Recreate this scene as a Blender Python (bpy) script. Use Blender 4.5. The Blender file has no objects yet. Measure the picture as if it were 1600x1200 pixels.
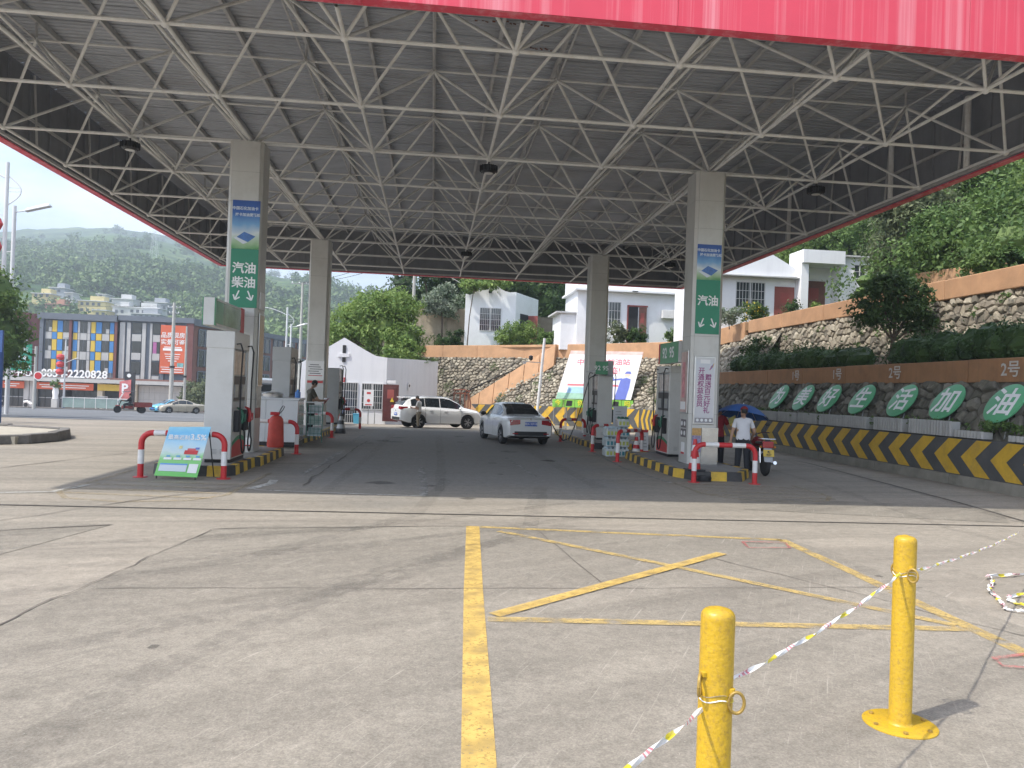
import bpy, math, random
import numpy as np
from mathutils import Vector, Matrix

R = math.radians
rnd = random.Random(11)
sc = bpy.context.scene
COL = sc.collection

# ---------------------------------------------------------------- camera, sky, sun, exposure
cam = bpy.data.cameras.new('camera')
cam.lens = 27.0
cam.sensor_width = 36.0
cam.clip_start = 0.1
cam.clip_end = 9000.0
cam_o = bpy.data.objects.new('camera', cam)
COL.objects.link(cam_o)
cam_o.matrix_world = (Matrix.Translation((0, 0, 1.9)) @ Matrix.Rotation(R(-5.9), 4, 'Z')
                      @ Matrix.Rotation(R(90.41), 4, 'X') @ Matrix.Rotation(R(2.05), 4, 'Z'))
sc.camera = cam_o

SUN_EL = math.atan2(1.0, math.hypot(0.60, 0.27))
SUN_AZ = math.atan2(-0.60, -0.27)
w = bpy.data.worlds.new('World')
sc.world = w
w.use_nodes = True
wn, wl = w.node_tree.nodes, w.node_tree.links
wn.clear()
sky = wn.new('ShaderNodeTexSky')
sky.sky_type = 'NISHITA'
sky.sun_disc = False
sky.sun_elevation = SUN_EL
sky.sun_rotation = SUN_AZ
sky.air_density = 1.0
sky.dust_density = 2.2
sky.ozone_density = 1.4
tc = wn.new('ShaderNodeTexCoord')
mp = wn.new('ShaderNodeMapping')
mp.inputs['Scale'].default_value = (1.0, 1.0, 2.6)
cn = wn.new('ShaderNodeTexNoise')
cn.inputs['Scale'].default_value = 2.3
cn.inputs['Detail'].default_value = 7
cn.inputs['Roughness'].default_value = 0.56
cr = wn.new('ShaderNodeValToRGB')
cr.color_ramp.elements[0].position = 0.42
cr.color_ramp.elements[1].position = 0.72
cm = wn.new('ShaderNodeMix')
cm.data_type = 'RGBA'
cm.inputs[7].default_value = (7.6, 8.1, 8.8, 1)
bg = wn.new('ShaderNodeBackground')
bg.inputs['Strength'].default_value = 0.15
wo = wn.new('ShaderNodeOutputWorld')
wl.new(tc.outputs['Generated'], mp.inputs['Vector'])
wl.new(mp.outputs['Vector'], cn.inputs['Vector'])
wl.new(cn.outputs['Fac'], cr.inputs['Fac'])
wl.new(cr.outputs['Color'], cm.inputs[0])
wl.new(sky.outputs['Color'], cm.inputs[6])
wl.new(cm.outputs[2], bg.inputs['Color'])
wl.new(bg.outputs['Background'], wo.inputs['Surface'])

sl = bpy.data.lights.new('sun', 'SUN')
sl.energy = 2.75
sl.angle = R(1.0)
sl.color = (1.0, 0.95, 0.86)
so = bpy.data.objects.new('sun', sl)
COL.objects.link(so)
so.rotation_euler = Vector((0.60, 0.27, -1.0)).to_track_quat('-Z', 'Y').to_euler()
so.location = (-30, -20, 60)

sc.view_settings.view_transform = 'Standard'
sc.view_settings.look = 'None'
sc.view_settings.gamma = 1.0
sc.view_settings.use_curve_mapping = False
sc.view_settings.exposure = 1.0
sc.render.engine = 'CYCLES'
sc.cycles.use_denoising = True
sc.cycles.max_bounces = 8
sc.cycles.diffuse_bounces = 4
sc.cycles.glossy_bounces = 3
sc.cycles.transmission_bounces = 4
sc.cycles.volume_bounces = 0
sc.cycles.transparent_max_bounces = 8
sc.cycles.volume_step_rate = 4

# ---------------------------------------------------------------- helpers
WORLD = {}


class MB:
    """collects faces, then links them as one mesh object"""

    def __init__(s):
        s.v, s.f, s.m = [], [], []

    def add(s, vs, fs, mi=0):
        n = len(s.v)
        s.v += [tuple(p) for p in vs]
        s.f += [tuple(i + n for i in f) for f in fs]
        s.m += [mi] * len(fs)
        return s

    def box(s, x0, x1, y0, y1, z0, z1, mi=0):
        vs = [(x, y, z) for z in (z0, z1) for y in (y0, y1) for x in (x0, x1)]
        return s.add(vs, [(0, 2, 3, 1), (4, 5, 7, 6), (0, 1, 5, 4), (2, 6, 7, 3), (0, 4, 6, 2), (1, 3, 7, 5)], mi)

    def hexa(s, b, t, mi=0):
        """b, t: four corners each, same order"""
        return s.add(list(b) + list(t), [(3, 2, 1, 0), (4, 5, 6, 7), (0, 1, 5, 4), (1, 2, 6, 5), (2, 3, 7, 6), (3, 0, 4, 7)], mi)

    def bar(s, p0, p1, w, h, mi=0):
        """square bar between two points, w sideways, h upwards"""
        p0, p1 = Vector(p0), Vector(p1)
        d = (p1 - p0).normalized()
        up = Vector((0, 0, 1)) if abs(d.z) < .95 else Vector((0, 1, 0))
        a = d.cross(up).normalized() * w / 2
        b = a.cross(d).normalized() * h / 2
        return s.hexa([p0 - a - b, p0 + a - b, p0 + a + b, p0 - a + b], [p1 - a - b, p1 + a - b, p1 + a + b, p1 - a + b], mi)

    def cyl(s, p0, p1, r0, r1=None, n=12, mi=0, cap=True):
        r1 = r0 if r1 is None else r1
        p0, p1 = Vector(p0), Vector(p1)
        d = (p1 - p0).normalized()
        a = d.orthogonal().normalized()
        b = d.cross(a)
        vs = []
        for p, r in ((p0, r0), (p1, r1)):
            for i in range(n):
                t = 2 * math.pi * i / n
                vs.append(p + (a * math.cos(t) + b * math.sin(t)) * r)
        fs = [(i, (i + 1) % n, n + (i + 1) % n, n + i) for i in range(n)]
        if cap:
            fs += [tuple(range(n - 1, -1, -1)), tuple(range(n, 2 * n))]
        return s.add(vs, fs, mi)

    def tube(s, pts, r, n=8, mi=0, cap=True):
        pts = [Vector(p) for p in pts]
        rs = r if isinstance(r, (list, tuple)) else [r] * len(pts)
        d0 = (pts[1] - pts[0]).normalized()
        a = d0.orthogonal().normalized()
        vs = []
        for k, p in enumerate(pts):
            d = (pts[min(k + 1, len(pts) - 1)] - pts[max(k - 1, 0)]).normalized()
            a = (a - d * a.dot(d)).normalized()
            b = d.cross(a)
            for i in range(n):
                t = 2 * math.pi * i / n
                vs.append(p + (a * math.cos(t) + b * math.sin(t)) * rs[k])
        fs = []
        for k in range(len(pts) - 1):
            for i in range(n):
                j = (i + 1) % n
                fs.append((k * n + i, k * n + j, (k + 1) * n + j, (k + 1) * n + i))
        if cap:
            fs += [tuple(range(n - 1, -1, -1)), tuple(range((len(pts) - 1) * n, len(pts) * n))]
        return s.add(vs, fs, mi)

    def lathe(s, prof, n=20, c=(0, 0, 0), mi=0, axis='z'):
        vs = []
        for r, z in prof:
            for i in range(n):
                t = 2 * math.pi * i / n
                p = (r * math.cos(t), r * math.sin(t), z)
                if axis == 'y':
                    p = (p[0], p[2], p[1])
                if axis == 'x':
                    p = (p[2], p[0], p[1])
                vs.append((p[0] + c[0], p[1] + c[1], p[2] + c[2]))
        fs = []
        m = len(prof)
        for k in range(m - 1):
            for i in range(n):
                j = (i + 1) % n
                fs.append((k * n + i, k * n + j, (k + 1) * n + j, (k + 1) * n + i))
        fs += [tuple(range(n - 1, -1, -1)), tuple(range((m - 1) * n, m * n))]
        return s.add(vs, fs, mi)

    def prism(s, poly, z0, z1, mi=0):
        n = len(poly)
        vs = [(x, y, z0) for x, y in poly] + [(x, y, z1) for x, y in poly]
        fs = [tuple(range(n - 1, -1, -1)), tuple(range(n, 2 * n))] + [(i, (i + 1) % n, n + (i + 1) % n, n + i) for i in range(n)]
        return s.add(vs, fs, mi)

    def slab(s, pts, off, mi=0):
        """planar polygon given in 3D, thickened by the vector off"""
        pts = [Vector(p) for p in pts]
        off = Vector(off)
        n = len(pts)
        fs = [tuple(range(n)), tuple(range(2 * n - 1, n - 1, -1))] + [(i, n + i, n + (i + 1) % n, (i + 1) % n) for i in range(n)]
        return s.add(pts + [p + off for p in pts], fs, mi)

    def quad(s, *pts, mi=0):
        return s.add(pts, [tuple(range(len(pts)))], mi)

    def ball(s, c, r, n=8, m=6, mi=0):
        r = r if isinstance(r, (list, tuple)) else (r, r, r)
        prof = []
        vs, fs = [], []
        for k in range(m + 1):
            t = math.pi * k / m
            for i in range(n):
                a = 2 * math.pi * i / n
                vs.append((c[0] + r[0] * math.sin(t) * math.cos(a), c[1] + r[1] * math.sin(t) * math.sin(a), c[2] - r[2] * math.cos(t)))
        for k in range(m):
            for i in range(n):
                j = (i + 1) % n
                fs.append((k * n + i, k * n + j, (k + 1) * n + j, (k + 1) * n + i))
        return s.add(vs, fs, mi)

    def mesh(s, name, mats, smooth=False):
        me = bpy.data.meshes.new(name)
        me.from_pydata(s.v, [], s.f)
        for m in (mats if isinstance(mats, (list, tuple)) else [mats]):
            me.materials.append(m)
        if any(s.m):
            me.polygons.foreach_set('material_index', s.m)
        if smooth:
            me.polygons.foreach_set('use_smooth', [True] * len(me.polygons))
            me.set_sharp_from_angle(angle=R(smooth if smooth is not True else 38))
        me.update()
        return me

    def build(s, name, mats, parent=None, smooth=False, bevel=0):
        return link(name, s.mesh(name, mats, smooth), parent, bevel)


def link(name, me, parent=None, bevel=0, matrix=None):
    o = bpy.data.objects.new(name, me)
    COL.objects.link(o)
    if matrix is not None:
        o.matrix_basis = matrix
    if parent is not None:
        o.parent = parent
        if WORLD.get(parent.name):
            o.matrix_parent_inverse = parent.matrix_basis.inverted()
    if bevel:
        b = o.modifiers.new('bevel', 'BEVEL')
        b.width = bevel
        b.segments = 2
        b.limit_method = 'ANGLE'
    return o


def tag(o, label, cat, group=None):
    o['label'] = label
    o['category'] = cat
    o['kind'] = 'thing'
    if group:
        o['group'] = group
    return o


def thing(name, label, cat, loc=(0, 0, 0), rotz=0, group=None, world=False):
    """an empty at the thing's base; world=True: parts are given in scene coordinates"""
    o = bpy.data.objects.new(name, None)
    COL.objects.link(o)
    o.empty_display_size = .2
    o.matrix_basis = Matrix.Translation(loc) @ Matrix.Rotation(rotz, 4, 'Z')
    tag(o, label, cat, group)
    if world:
        WORLD[o.name] = True
    return o


def struct(name, mb, m, parent=None, smooth=False):
    o = mb.build(name, m, parent, smooth)
    if parent is None:
        o['kind'] = 'structure'
    return o


def copy_thing(root, loc, rotz, label, group=None):
    r = root.copy()
    COL.objects.link(r)
    r.matrix_basis = Matrix.Translation(loc) @ Matrix.Rotation(rotz, 4, 'Z')
    r['label'] = label
    if group:
        r['group'] = group
    for ch in list(root.children):
        c = ch.copy()
        COL.objects.link(c)
        c.parent = r
        for g in list(ch.children):
            d = g.copy()
            COL.objects.link(d)
            d.parent = c
    return r


FONT = {}


def text_mesh(body, size, m, bold=0.0, depth=0.004, align='CENTER', sx=1.0, spacing=1.0):
    key = (body, size, m.name, bold, depth, align, sx, spacing)
    if key in FONT:
        return FONT[key]
    c = bpy.data.curves.new('lettering', 'FONT')
    c.body = body
    c.size = size
    c.align_x = align
    c.align_y = 'CENTER'
    c.offset = bold
    c.extrude = depth / 2
    c.resolution_u = 2
    c.space_character = spacing
    o = bpy.data.objects.new('lettering', c)
    COL.objects.link(o)
    bpy.context.view_layer.update()
    dg = bpy.context.evaluated_depsgraph_get()
    me = bpy.data.meshes.new_from_object(o.evaluated_get(dg))
    bpy.data.objects.remove(o)
    if sx != 1.0:
        me.transform(Matrix.Diagonal((sx, 1, 1, 1)))
    me.materials.clear()
    me.materials.append(m)
    FONT[key] = me
    return me


def text(body, size, m, parent, loc, rot=(90, 0, 0), name='lettering', **k):
    """letters facing -Y by default; loc and rot in the parent's space (or scene space for world things)"""
    me = text_mesh(body, size, m, **k)
    rm = Matrix.Rotation(R(rot[2]), 4, 'Z') @ Matrix.Rotation(R(rot[1]), 4, 'Y') @ Matrix.Rotation(R(rot[0]), 4, 'X')
    return link(name, me, parent, matrix=Matrix.Translation(loc) @ rm)


def text_on(body, size, m, parent, o, right, up, name='lettering', **k):
    """letters on a plane through o with the given right and up vectors"""
    r = Vector(right).normalized()
    u = Vector(up)
    u = (u - r * u.dot(r)).normalized()
    n = r.cross(u)
    mt = Matrix(((r.x, u.x, n.x, o[0]), (r.y, u.y, n.y, o[1]), (r.z, u.z, n.z, o[2]), (0, 0, 0, 1)))
    return link(name, text_mesh(body, size, m, **k), parent, matrix=mt)


# ---------------------------------------------------------------- materials
MATS = {}


def mat(name, col, rough=.6, metal=0.0, var=.12, scale=2.5, bump=0.0, bscale=60, streak=0.0, streakcol=None,
        sscale=(7, 7, .12), spec=.5, dirt=0.0, dirtcol=(.12, .1, .08), dscale=1.2, coat=0, coords='pos', detail=5):
    """surface with colour variation, streaks running down it, blotches of dirt and fine relief"""
    if name in MATS:
        return MATS[name]
    m = bpy.data.materials.new(name)
    m.use_nodes = True
    n, l = m.node_tree.nodes, m.node_tree.links
    p = n['Principled BSDF']
    p.inputs['Roughness'].default_value = rough
    p.inputs['Metallic'].default_value = metal
    p.inputs['Specular IOR Level'].default_value = spec
    if coat:
        p.inputs['Coat Weight'].default_value = coat
        p.inputs['Coat Roughness'].default_value = .08
    c = tuple(col) + (1,)
    if coords == 'pos':
        g = n.new('ShaderNodeNewGeometry')
        vec = g.outputs['Position']
    else:
        g = n.new('ShaderNodeTexCoord')
        vec = g.outputs['Object']
    out = None
    if var:
        nz = n.new('ShaderNodeTexNoise')
        nz.inputs['Scale'].default_value = scale
        nz.inputs['Detail'].default_value = detail
        nz.inputs['Roughness'].default_value = .62
        l.new(vec, nz.inputs['Vector'])
        r = n.new('ShaderNodeMapRange')
        r.inputs[1].default_value, r.inputs[2].default_value = .25, .75
        r.inputs[3].default_value, r.inputs[4].default_value = 1 - var, 1 + var
        l.new(nz.outputs['Fac'], r.inputs[0])
        mx = n.new('ShaderNodeMix')
        mx.data_type = 'RGBA'
        mx.blend_type = 'MULTIPLY'
        mx.inputs[0].default_value = 1
        mx.inputs[6].default_value = c
        l.new(r.outputs[0], mx.inputs[7])
        out = mx.outputs[2]
    else:
        rgb = n.new('ShaderNodeRGB')
        rgb.outputs[0].default_value = c
        out = rgb.outputs[0]
    if streak:
        mpg = n.new('ShaderNodeMapping')
        mpg.inputs['Scale'].default_value = sscale
        l.new(vec, mpg.inputs['Vector'])
        nz = n.new('ShaderNodeTexNoise')
        nz.inputs['Scale'].default_value = 1
        nz.inputs['Detail'].default_value = 6
        nz.inputs['Roughness'].default_value = .7
        l.new(mpg.outputs[0], nz.inputs['Vector'])
        r = n.new('ShaderNodeMapRange')
        r.inputs[1].default_value, r.inputs[2].default_value = .48, .78
        r.inputs[4].default_value = streak
        l.new(nz.outputs['Fac'], r.inputs[0])
        mx = n.new('ShaderNodeMix')
        mx.data_type = 'RGBA'
        l.new(r.outputs[0], mx.inputs[0])
        l.new(out, mx.inputs[6])
        mx.inputs[7].default_value = tuple(streakcol or [v * .5 for v in col]) + (1,)
        out = mx.outputs[2]
    if dirt:
        nz = n.new('ShaderNodeTexNoise')
        nz.inputs['Scale'].default_value = dscale
        nz.inputs['Detail'].default_value = 9
        nz.inputs['Roughness'].default_value = .7
        l.new(vec, nz.inputs['Vector'])
        r = n.new('ShaderNodeMapRange')
        r.inputs[1].default_value, r.inputs[2].default_value = .5, .72
        r.inputs[4].default_value = dirt
        l.new(nz.outputs['Fac'], r.inputs[0])
        mx = n.new('ShaderNodeMix')
        mx.data_type = 'RGBA'
        l.new(r.outputs[0], mx.inputs[0])
        l.new(out, mx.inputs[6])
        mx.inputs[7].default_value = tuple(dirtcol) + (1,)
        out = mx.outputs[2]
    l.new(out, p.inputs['Base Color'])
    if bump:
        nz = n.new('ShaderNodeTexNoise')
        nz.inputs['Scale'].default_value = bscale
        nz.inputs['Detail'].default_value = 5
        l.new(vec, nz.inputs['Vector'])
        b = n.new('ShaderNodeBump')
        b.inputs['Strength'].default_value = bump
        b.inputs['Distance'].default_value = .02
        l.new(nz.outputs['Fac'], b.inputs['Height'])
        l.new(b.outputs[0], p.inputs['Normal'])
    MATS[name] = m
    return m


def glassy(name, col=(.02, .025, .03), rough=.06):
    return mat(name, col, rough, var=.2, scale=1.5, spec=.8)


def leafmat(name, c0, c1, trans=.35, clump=.9):
    """leaf colour varies from leaf to leaf and over patches of the crown"""
    if name in MATS:
        return MATS[name]
    m = bpy.data.materials.new(name)
    m.use_nodes = True
    n, l = m.node_tree.nodes, m.node_tree.links
    p = n['Principled BSDF']
    p.inputs['Roughness'].default_value = .55
    p.inputs['Specular IOR Level'].default_value = .3
    g = n.new('ShaderNodeNewGeometry')
    nz = n.new('ShaderNodeTexNoise')
    nz.inputs['Scale'].default_value = clump
    nz.inputs['Detail'].default_value = 3
    l.new(g.outputs['Position'], nz.inputs['Vector'])
    a = n.new('ShaderNodeMath')
    a.operation = 'MULTIPLY_ADD'
    l.new(g.outputs['Random Per Island'], a.inputs[0])
    a.inputs[1].default_value = .55
    l.new(nz.outputs['Fac'], a.inputs[2])
    r = n.new('ShaderNodeMapRange')
    r.inputs[1].default_value, r.inputs[2].default_value = .4, 1.15
    l.new(a.outputs[0], r.inputs[0])
    mx = n.new('ShaderNodeMix')
    mx.data_type = 'RGBA'
    l.new(r.outputs[0], mx.inputs[0])
    mx.inputs[6].default_value = tuple(c0) + (1,)
    mx.inputs[7].default_value = tuple(c1) + (1,)
    l.new(mx.outputs[2], p.inputs['Base Color'])
    tr = n.new('ShaderNodeBsdfTranslucent')
    l.new(mx.outputs[2], tr.inputs['Color'])
    ms = n.new('ShaderNodeMixShader')
    ms.inputs[0].default_value = trans
    l.new(p.outputs[0], ms.inputs[1])
    l.new(tr.outputs[0], ms.inputs[2])
    l.new(ms.outputs[0], n['Material Output'].inputs['Surface'])
    MATS[name] = m
    return m


def concrete(name, col, dark, streak_rot=0, bump=.25, blotch=.5, trackcol=None, lane=False):
    """worn slab: blotches, tyre smears in one direction, pale chips and fine grit"""
    m = bpy.data.materials.new(name)
    m.use_nodes = True
    n, l = m.node_tree.nodes, m.node_tree.links
    p = n['Principled BSDF']
    p.inputs['Roughness'].default_value = .82
    p.inputs['Specular IOR Level'].default_value = .3
    g = n.new('ShaderNodeNewGeometry')

    def noise(scale, detail, vec=None, rough=.6, dist=0):
        z = n.new('ShaderNodeTexNoise')
        z.inputs['Scale'].default_value = scale
        z.inputs['Detail'].default_value = detail
        z.inputs['Roughness'].default_value = rough
        z.inputs['Distortion'].default_value = dist
        l.new(vec or g.outputs['Position'], z.inputs['Vector'])
        return z.outputs['Fac']

    def rng(v, a, b, c=0., d=1.):
        r = n.new('ShaderNodeMapRange')
        r.inputs[1].default_value, r.inputs[2].default_value = a, b
        r.inputs[3].default_value, r.inputs[4].default_value = c, d
        l.new(v, r.inputs[0])
        return r.outputs[0]

    def mix(f, a, b, blend='MIX'):
        x = n.new('ShaderNodeMix')
        x.data_type = 'RGBA'
        x.blend_type = blend
        if isinstance(f, float):
            x.inputs[0].default_value = f
        else:
            l.new(f, x.inputs[0])
        for s_, v in ((6, a), (7, b)):
            if isinstance(v, tuple):
                x.inputs[s_].default_value = v + (1,)
            else:
                l.new(v, x.inputs[s_])
        return x.outputs[2]

    c = mix(rng(noise(.55, 8, rough=.65), .35, .68, 0, blotch), tuple(col), tuple(dark))
    mp_ = n.new('ShaderNodeMapping')
    mp_.vector_type = 'TEXTURE'
    mp_.inputs['Rotation'].default_value = (0, 0, R(streak_rot))
    mp_.inputs['Scale'].default_value = (5.0, .35, 1)
    l.new(g.outputs['Position'], mp_.inputs['Vector'])
    c = mix(rng(noise(.35, 5, mp_.outputs[0], .55, .8), .46, .66, 0, .45), c, tuple(v * .8 for v in dark))
    c = mix(rng(noise(.8, 6, mp_.outputs[0], .62, .4), .48, .72, 0, .5), c, tuple(trackcol or [v * .62 for v in dark]))
    c = mix(rng(noise(5, 7, rough=.7), .3, .75, .86, 1.12), c, c) if False else c
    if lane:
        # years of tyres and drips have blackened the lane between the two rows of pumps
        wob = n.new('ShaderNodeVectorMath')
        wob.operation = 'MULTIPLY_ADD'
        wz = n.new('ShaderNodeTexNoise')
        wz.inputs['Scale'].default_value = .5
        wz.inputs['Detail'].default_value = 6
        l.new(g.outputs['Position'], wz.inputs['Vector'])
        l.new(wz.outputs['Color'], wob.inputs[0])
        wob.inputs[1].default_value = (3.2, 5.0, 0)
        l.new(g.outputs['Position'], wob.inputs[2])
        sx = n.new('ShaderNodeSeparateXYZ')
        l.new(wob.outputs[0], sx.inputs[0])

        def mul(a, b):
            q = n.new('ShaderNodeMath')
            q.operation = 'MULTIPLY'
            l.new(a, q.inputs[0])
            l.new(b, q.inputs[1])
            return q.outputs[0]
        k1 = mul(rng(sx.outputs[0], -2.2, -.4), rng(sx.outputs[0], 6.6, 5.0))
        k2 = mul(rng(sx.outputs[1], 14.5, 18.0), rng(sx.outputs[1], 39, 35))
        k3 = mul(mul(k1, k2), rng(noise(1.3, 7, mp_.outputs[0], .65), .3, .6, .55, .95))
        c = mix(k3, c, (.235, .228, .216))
    fine = rng(noise(7, 10, rough=.8), .3, .7, .76, 1.2)
    c = mix(1.0, c, fine, 'MULTIPLY')
    c = mix(1.0, c, rng(noise(24, 9, rough=.85), .34, .66, .80, 1.17), 'MULTIPLY')
    grit = rng(noise(80, 4), .25, .75, .72, 1.25)
    c = mix(1.0, c, grit, 'MULTIPLY')
    chips = rng(noise(34, 5, rough=.85), .63, .70, 0, .7)
    c = mix(chips, c, (.62, .58, .52))
    ms = n.new('ShaderNodeMapping')
    ms.vector_type = 'TEXTURE'
    ms.inputs['Rotation'].default_value = (0, 0, R(streak_rot + 34))
    ms.inputs['Scale'].default_value = (1.6, .035, 1)
    l.new(g.outputs['Position'], ms.inputs['Vector'])
    c = mix(rng(noise(1.6, 4, ms.outputs[0], .6), .62, .70, 0, .36), c, (.5, .46, .4))
    stains = rng(noise(2.4, 5, rough=.5), .66, .74, 0, .3)
    c = mix(stains, c, tuple(v * .55 for v in dark))
    l.new(c, p.inputs['Base Color'])
    b = n.new('ShaderNodeBump')
    b.inputs['Strength'].default_value = bump
    b.inputs['Distance'].default_value = .01
    l.new(noise(60, 6, rough=.7), b.inputs['Height'])
    l.new(b.outputs[0], p.inputs['Normal'])
    return m


def wornpaint(name, col, under, wear=.5, scale=9, film=None):
    """paint or film worn through: the ground shows where it has gone"""
    m = mat(name, col, .7, var=.12, scale=4)
    n, l = m.node_tree.nodes, m.node_tree.links
    p = n['Principled BSDF']
    g = n.new('ShaderNodeNewGeometry')
    z = n.new('ShaderNodeTexNoise')
    z.inputs['Scale'].default_value = scale
    z.inputs['Detail'].default_value = 8
    z.inputs['Roughness'].default_value = .75
    l.new(g.outputs['Position'], z.inputs['Vector'])
    r = n.new('ShaderNodeMapRange')
    r.inputs[1].default_value, r.inputs[2].default_value = .64 - wear * .3, .78 - wear * .2
    l.new(z.outputs['Fac'], r.inputs[0])
    z2 = n.new('ShaderNodeTexNoise')
    z2.inputs['Scale'].default_value = scale * .14
    z2.inputs['Detail'].default_value = 5
    l.new(g.outputs['Position'], z2.inputs['Vector'])
    r2 = n.new('ShaderNodeMapRange')
    r2.inputs[1].default_value, r2.inputs[2].default_value, r2.inputs[4].default_value = .42, .70, .55 if film is None else 1
    l.new(z2.outputs['Fac'], r2.inputs[0])
    mxm = n.new('ShaderNodeMath')
    mxm.operation = 'MAXIMUM'
    tr = n.new('ShaderNodeBsdfTransparent')
    ms = n.new('ShaderNodeMixShader')
    if film is not None:
        r.inputs[3].default_value, r.inputs[4].default_value = 1 - film, 1
    l.new(r.outputs[0], mxm.inputs[0])
    l.new(r2.outputs[0], mxm.inputs[1])
    l.new(mxm.outputs[0], ms.inputs[0])
    l.new(p.outputs[0], ms.inputs[1])
    l.new(tr.outputs[0], ms.inputs[2])
    l.new(ms.outputs[0], n['Material Output'].inputs['Surface'])
    return m


WHITE = mat('white paint', (.74, .74, .73), .45, var=.06, scale=3, dirt=.25, dirtcol=(.42, .4, .36))
WHITESIGN = mat('white lettering', (.82, .82, .82), .5, var=0)
RED = mat('red paint', (.52, .025, .03), .42, var=.12, scale=8, dirt=.25, dirtcol=(.25, .06, .05), dscale=6)
BANDWHITE = mat('white band paint', (.74, .73, .72), .42, var=.08, scale=8, dirt=.3, dirtcol=(.4, .37, .33), dscale=7)
BLACK = mat('black plastic', (.018, .018, .02), .45, var=.1)
RUBBER = mat('rubber', (.02, .02, .02), .75, var=.2, scale=10)
STEEL = mat('brushed steel', (.55, .55, .55), .28, 1.0, var=.1, scale=4)
GREYSTEEL = mat('grey steel', (.36, .37, .38), .5, .3, var=.12)
CREAMTUBE = mat('cream steel tube', (.70, .70, .68), .5, var=.1, scale=3, dirt=.35, dirtcol=(.34, .27, .2), dscale=2.5)
GREENSIGN = mat('green sign film', (.02, .23, .13), .4, var=.06)
DARKGLASS = glassy('dark glass')
YELLOWPAINT = mat('yellow kerb paint', (.62, .40, .04), .6, var=.2, scale=6, dirt=.5, dirtcol=(.16, .13, .08), dscale=5)
BLACKPAINT = mat('black kerb paint', (.04, .04, .042), .6, var=.25, scale=6, dirt=.3, dirtcol=(.15, .14, .12), dscale=5)
# ---------------------------------------------------------------- ground, road, markings
GY = [(-80, 0), (33, 0), (42, -.38), (49, -.58), (60, -.95), (90, -2.1), (118, -3.2), (150, -3.4), (1600, -3.4)]


def gz(y):
    for (a, za), (b, zb) in zip(GY, GY[1:]):
        if y <= b:
            return za + (zb - za) * (y - a) / (b - a)
    return GY[-1][1]


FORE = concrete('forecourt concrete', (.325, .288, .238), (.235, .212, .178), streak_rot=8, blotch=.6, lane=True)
SLAB = concrete('grey worn concrete', (.284, .255, .212), (.207, .187, .156), streak_rot=28, bump=.4, blotch=.75)
ASPH = mat('asphalt', (.115, .12, .128), .85, var=.18, scale=.6, bump=.3, bscale=80, dirt=.25, dirtcol=(.2, .19, .18), dscale=.15)
PAVE = mat('pink pavement', (.40, .32, .28), .8, var=.12, scale=3)
GAP = mat('dark joint', (.045, .04, .035), .9, var=.2)
CRACK = mat('crack', (.12, .105, .09), .9, var=.3)

xs = [-900, -400, -200, -120, -60, -30, -15, -8, 0, 8, 12.5, 20, 40, 80, 200, 500, 900]
ys = [-80, -30, 0, 12, 24, 33, 42, 49, 60, 90, 118, 150, 300, 700, 1600]
mb = MB()
mb.add([(x, y, gz(y)) for y in ys for x in xs],
       [(j * len(xs) + i, j * len(xs) + i + 1, (j + 1) * len(xs) + i + 1, (j + 1) * len(xs) + i) for j in range(len(ys) - 1) for i in range(len(xs) - 1)])
ground = struct('ground', mb, FORE)


def sheet(name, poly, m, z=.004, parent=None):
    mb_ = MB()
    mb_.quad(*[(x, y, gz(y) + z) for x, y in poly])
    o = mb_.build(name, m, parent or ground)
    return o


# the grey resurfaced slab in the foreground, the older slab far left, the oily lane under the canopy
ragged = [(-3.3, 5.2), (-3.17, 6.15), (-3.05, 6.9), (-2.98, 7.5), (-2.9, 8.3), (-2.86, 9.0), (-2.74, 9.6), (-2.66, 10.06), (-1.98, 10.36), (-.6, 10.48), (.63, 10.6), (2.4, 10.5), (4.9, 10.3)]
sheet('concrete_slab', [(-3.5, -4), (5.2, -4), (5.2, 4), (5.1, 8)] + ragged[::-1], SLAB)
sheet('concrete_slab', [(-9, 10.32), (-9, 6.2), (-7.4, 7.2), (-4.4, 8.43), (-3.98, 10.26), (-5.4, 10.36)], SLAB)
sheet('concrete_slab', [(5.35, 12.6), (9.5, 11.7), (10.6, 13.4), (5.9, 14.2)], SLAB)


def strip(pts, w, m, name, z=.008, jit=0, parent=None):
    """flat painted or cracked band along a polyline"""
    pts = [Vector((x, y)) for x, y in pts]
    mb_ = MB()
    L, Rr = [], []
    for k, p in enumerate(pts):
        d = (pts[min(k + 1, len(pts) - 1)] - pts[max(k - 1, 0)]).normalized()
        nrm = Vector((-d.y, d.x))
        ww = w * (1 + rnd.uniform(-jit, jit)) / 2
        L.append(p + nrm * ww)
        Rr.append(p - nrm * ww)
    for k in range(len(pts) - 1):
        mb_.quad(*[(q.x, q.y, gz(q.y) + z) for q in (Rr[k], Rr[k + 1], L[k + 1], L[k])])
    return mb_.build(name, m, parent or ground)


def wander(a, b, n, amp):
    a, b = Vector(a), Vector(b)
    d = b - a
    q = Vector((-d.y, d.x)).normalized()
    out, off = [], 0
    for i in range(n + 1):
        off = off * .7 + rnd.uniform(-amp, amp)
        out.append(a + d * i / n + q * (off if 0 < i < n else 0))
    return [(p.x, p.y) for p in out]


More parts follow.
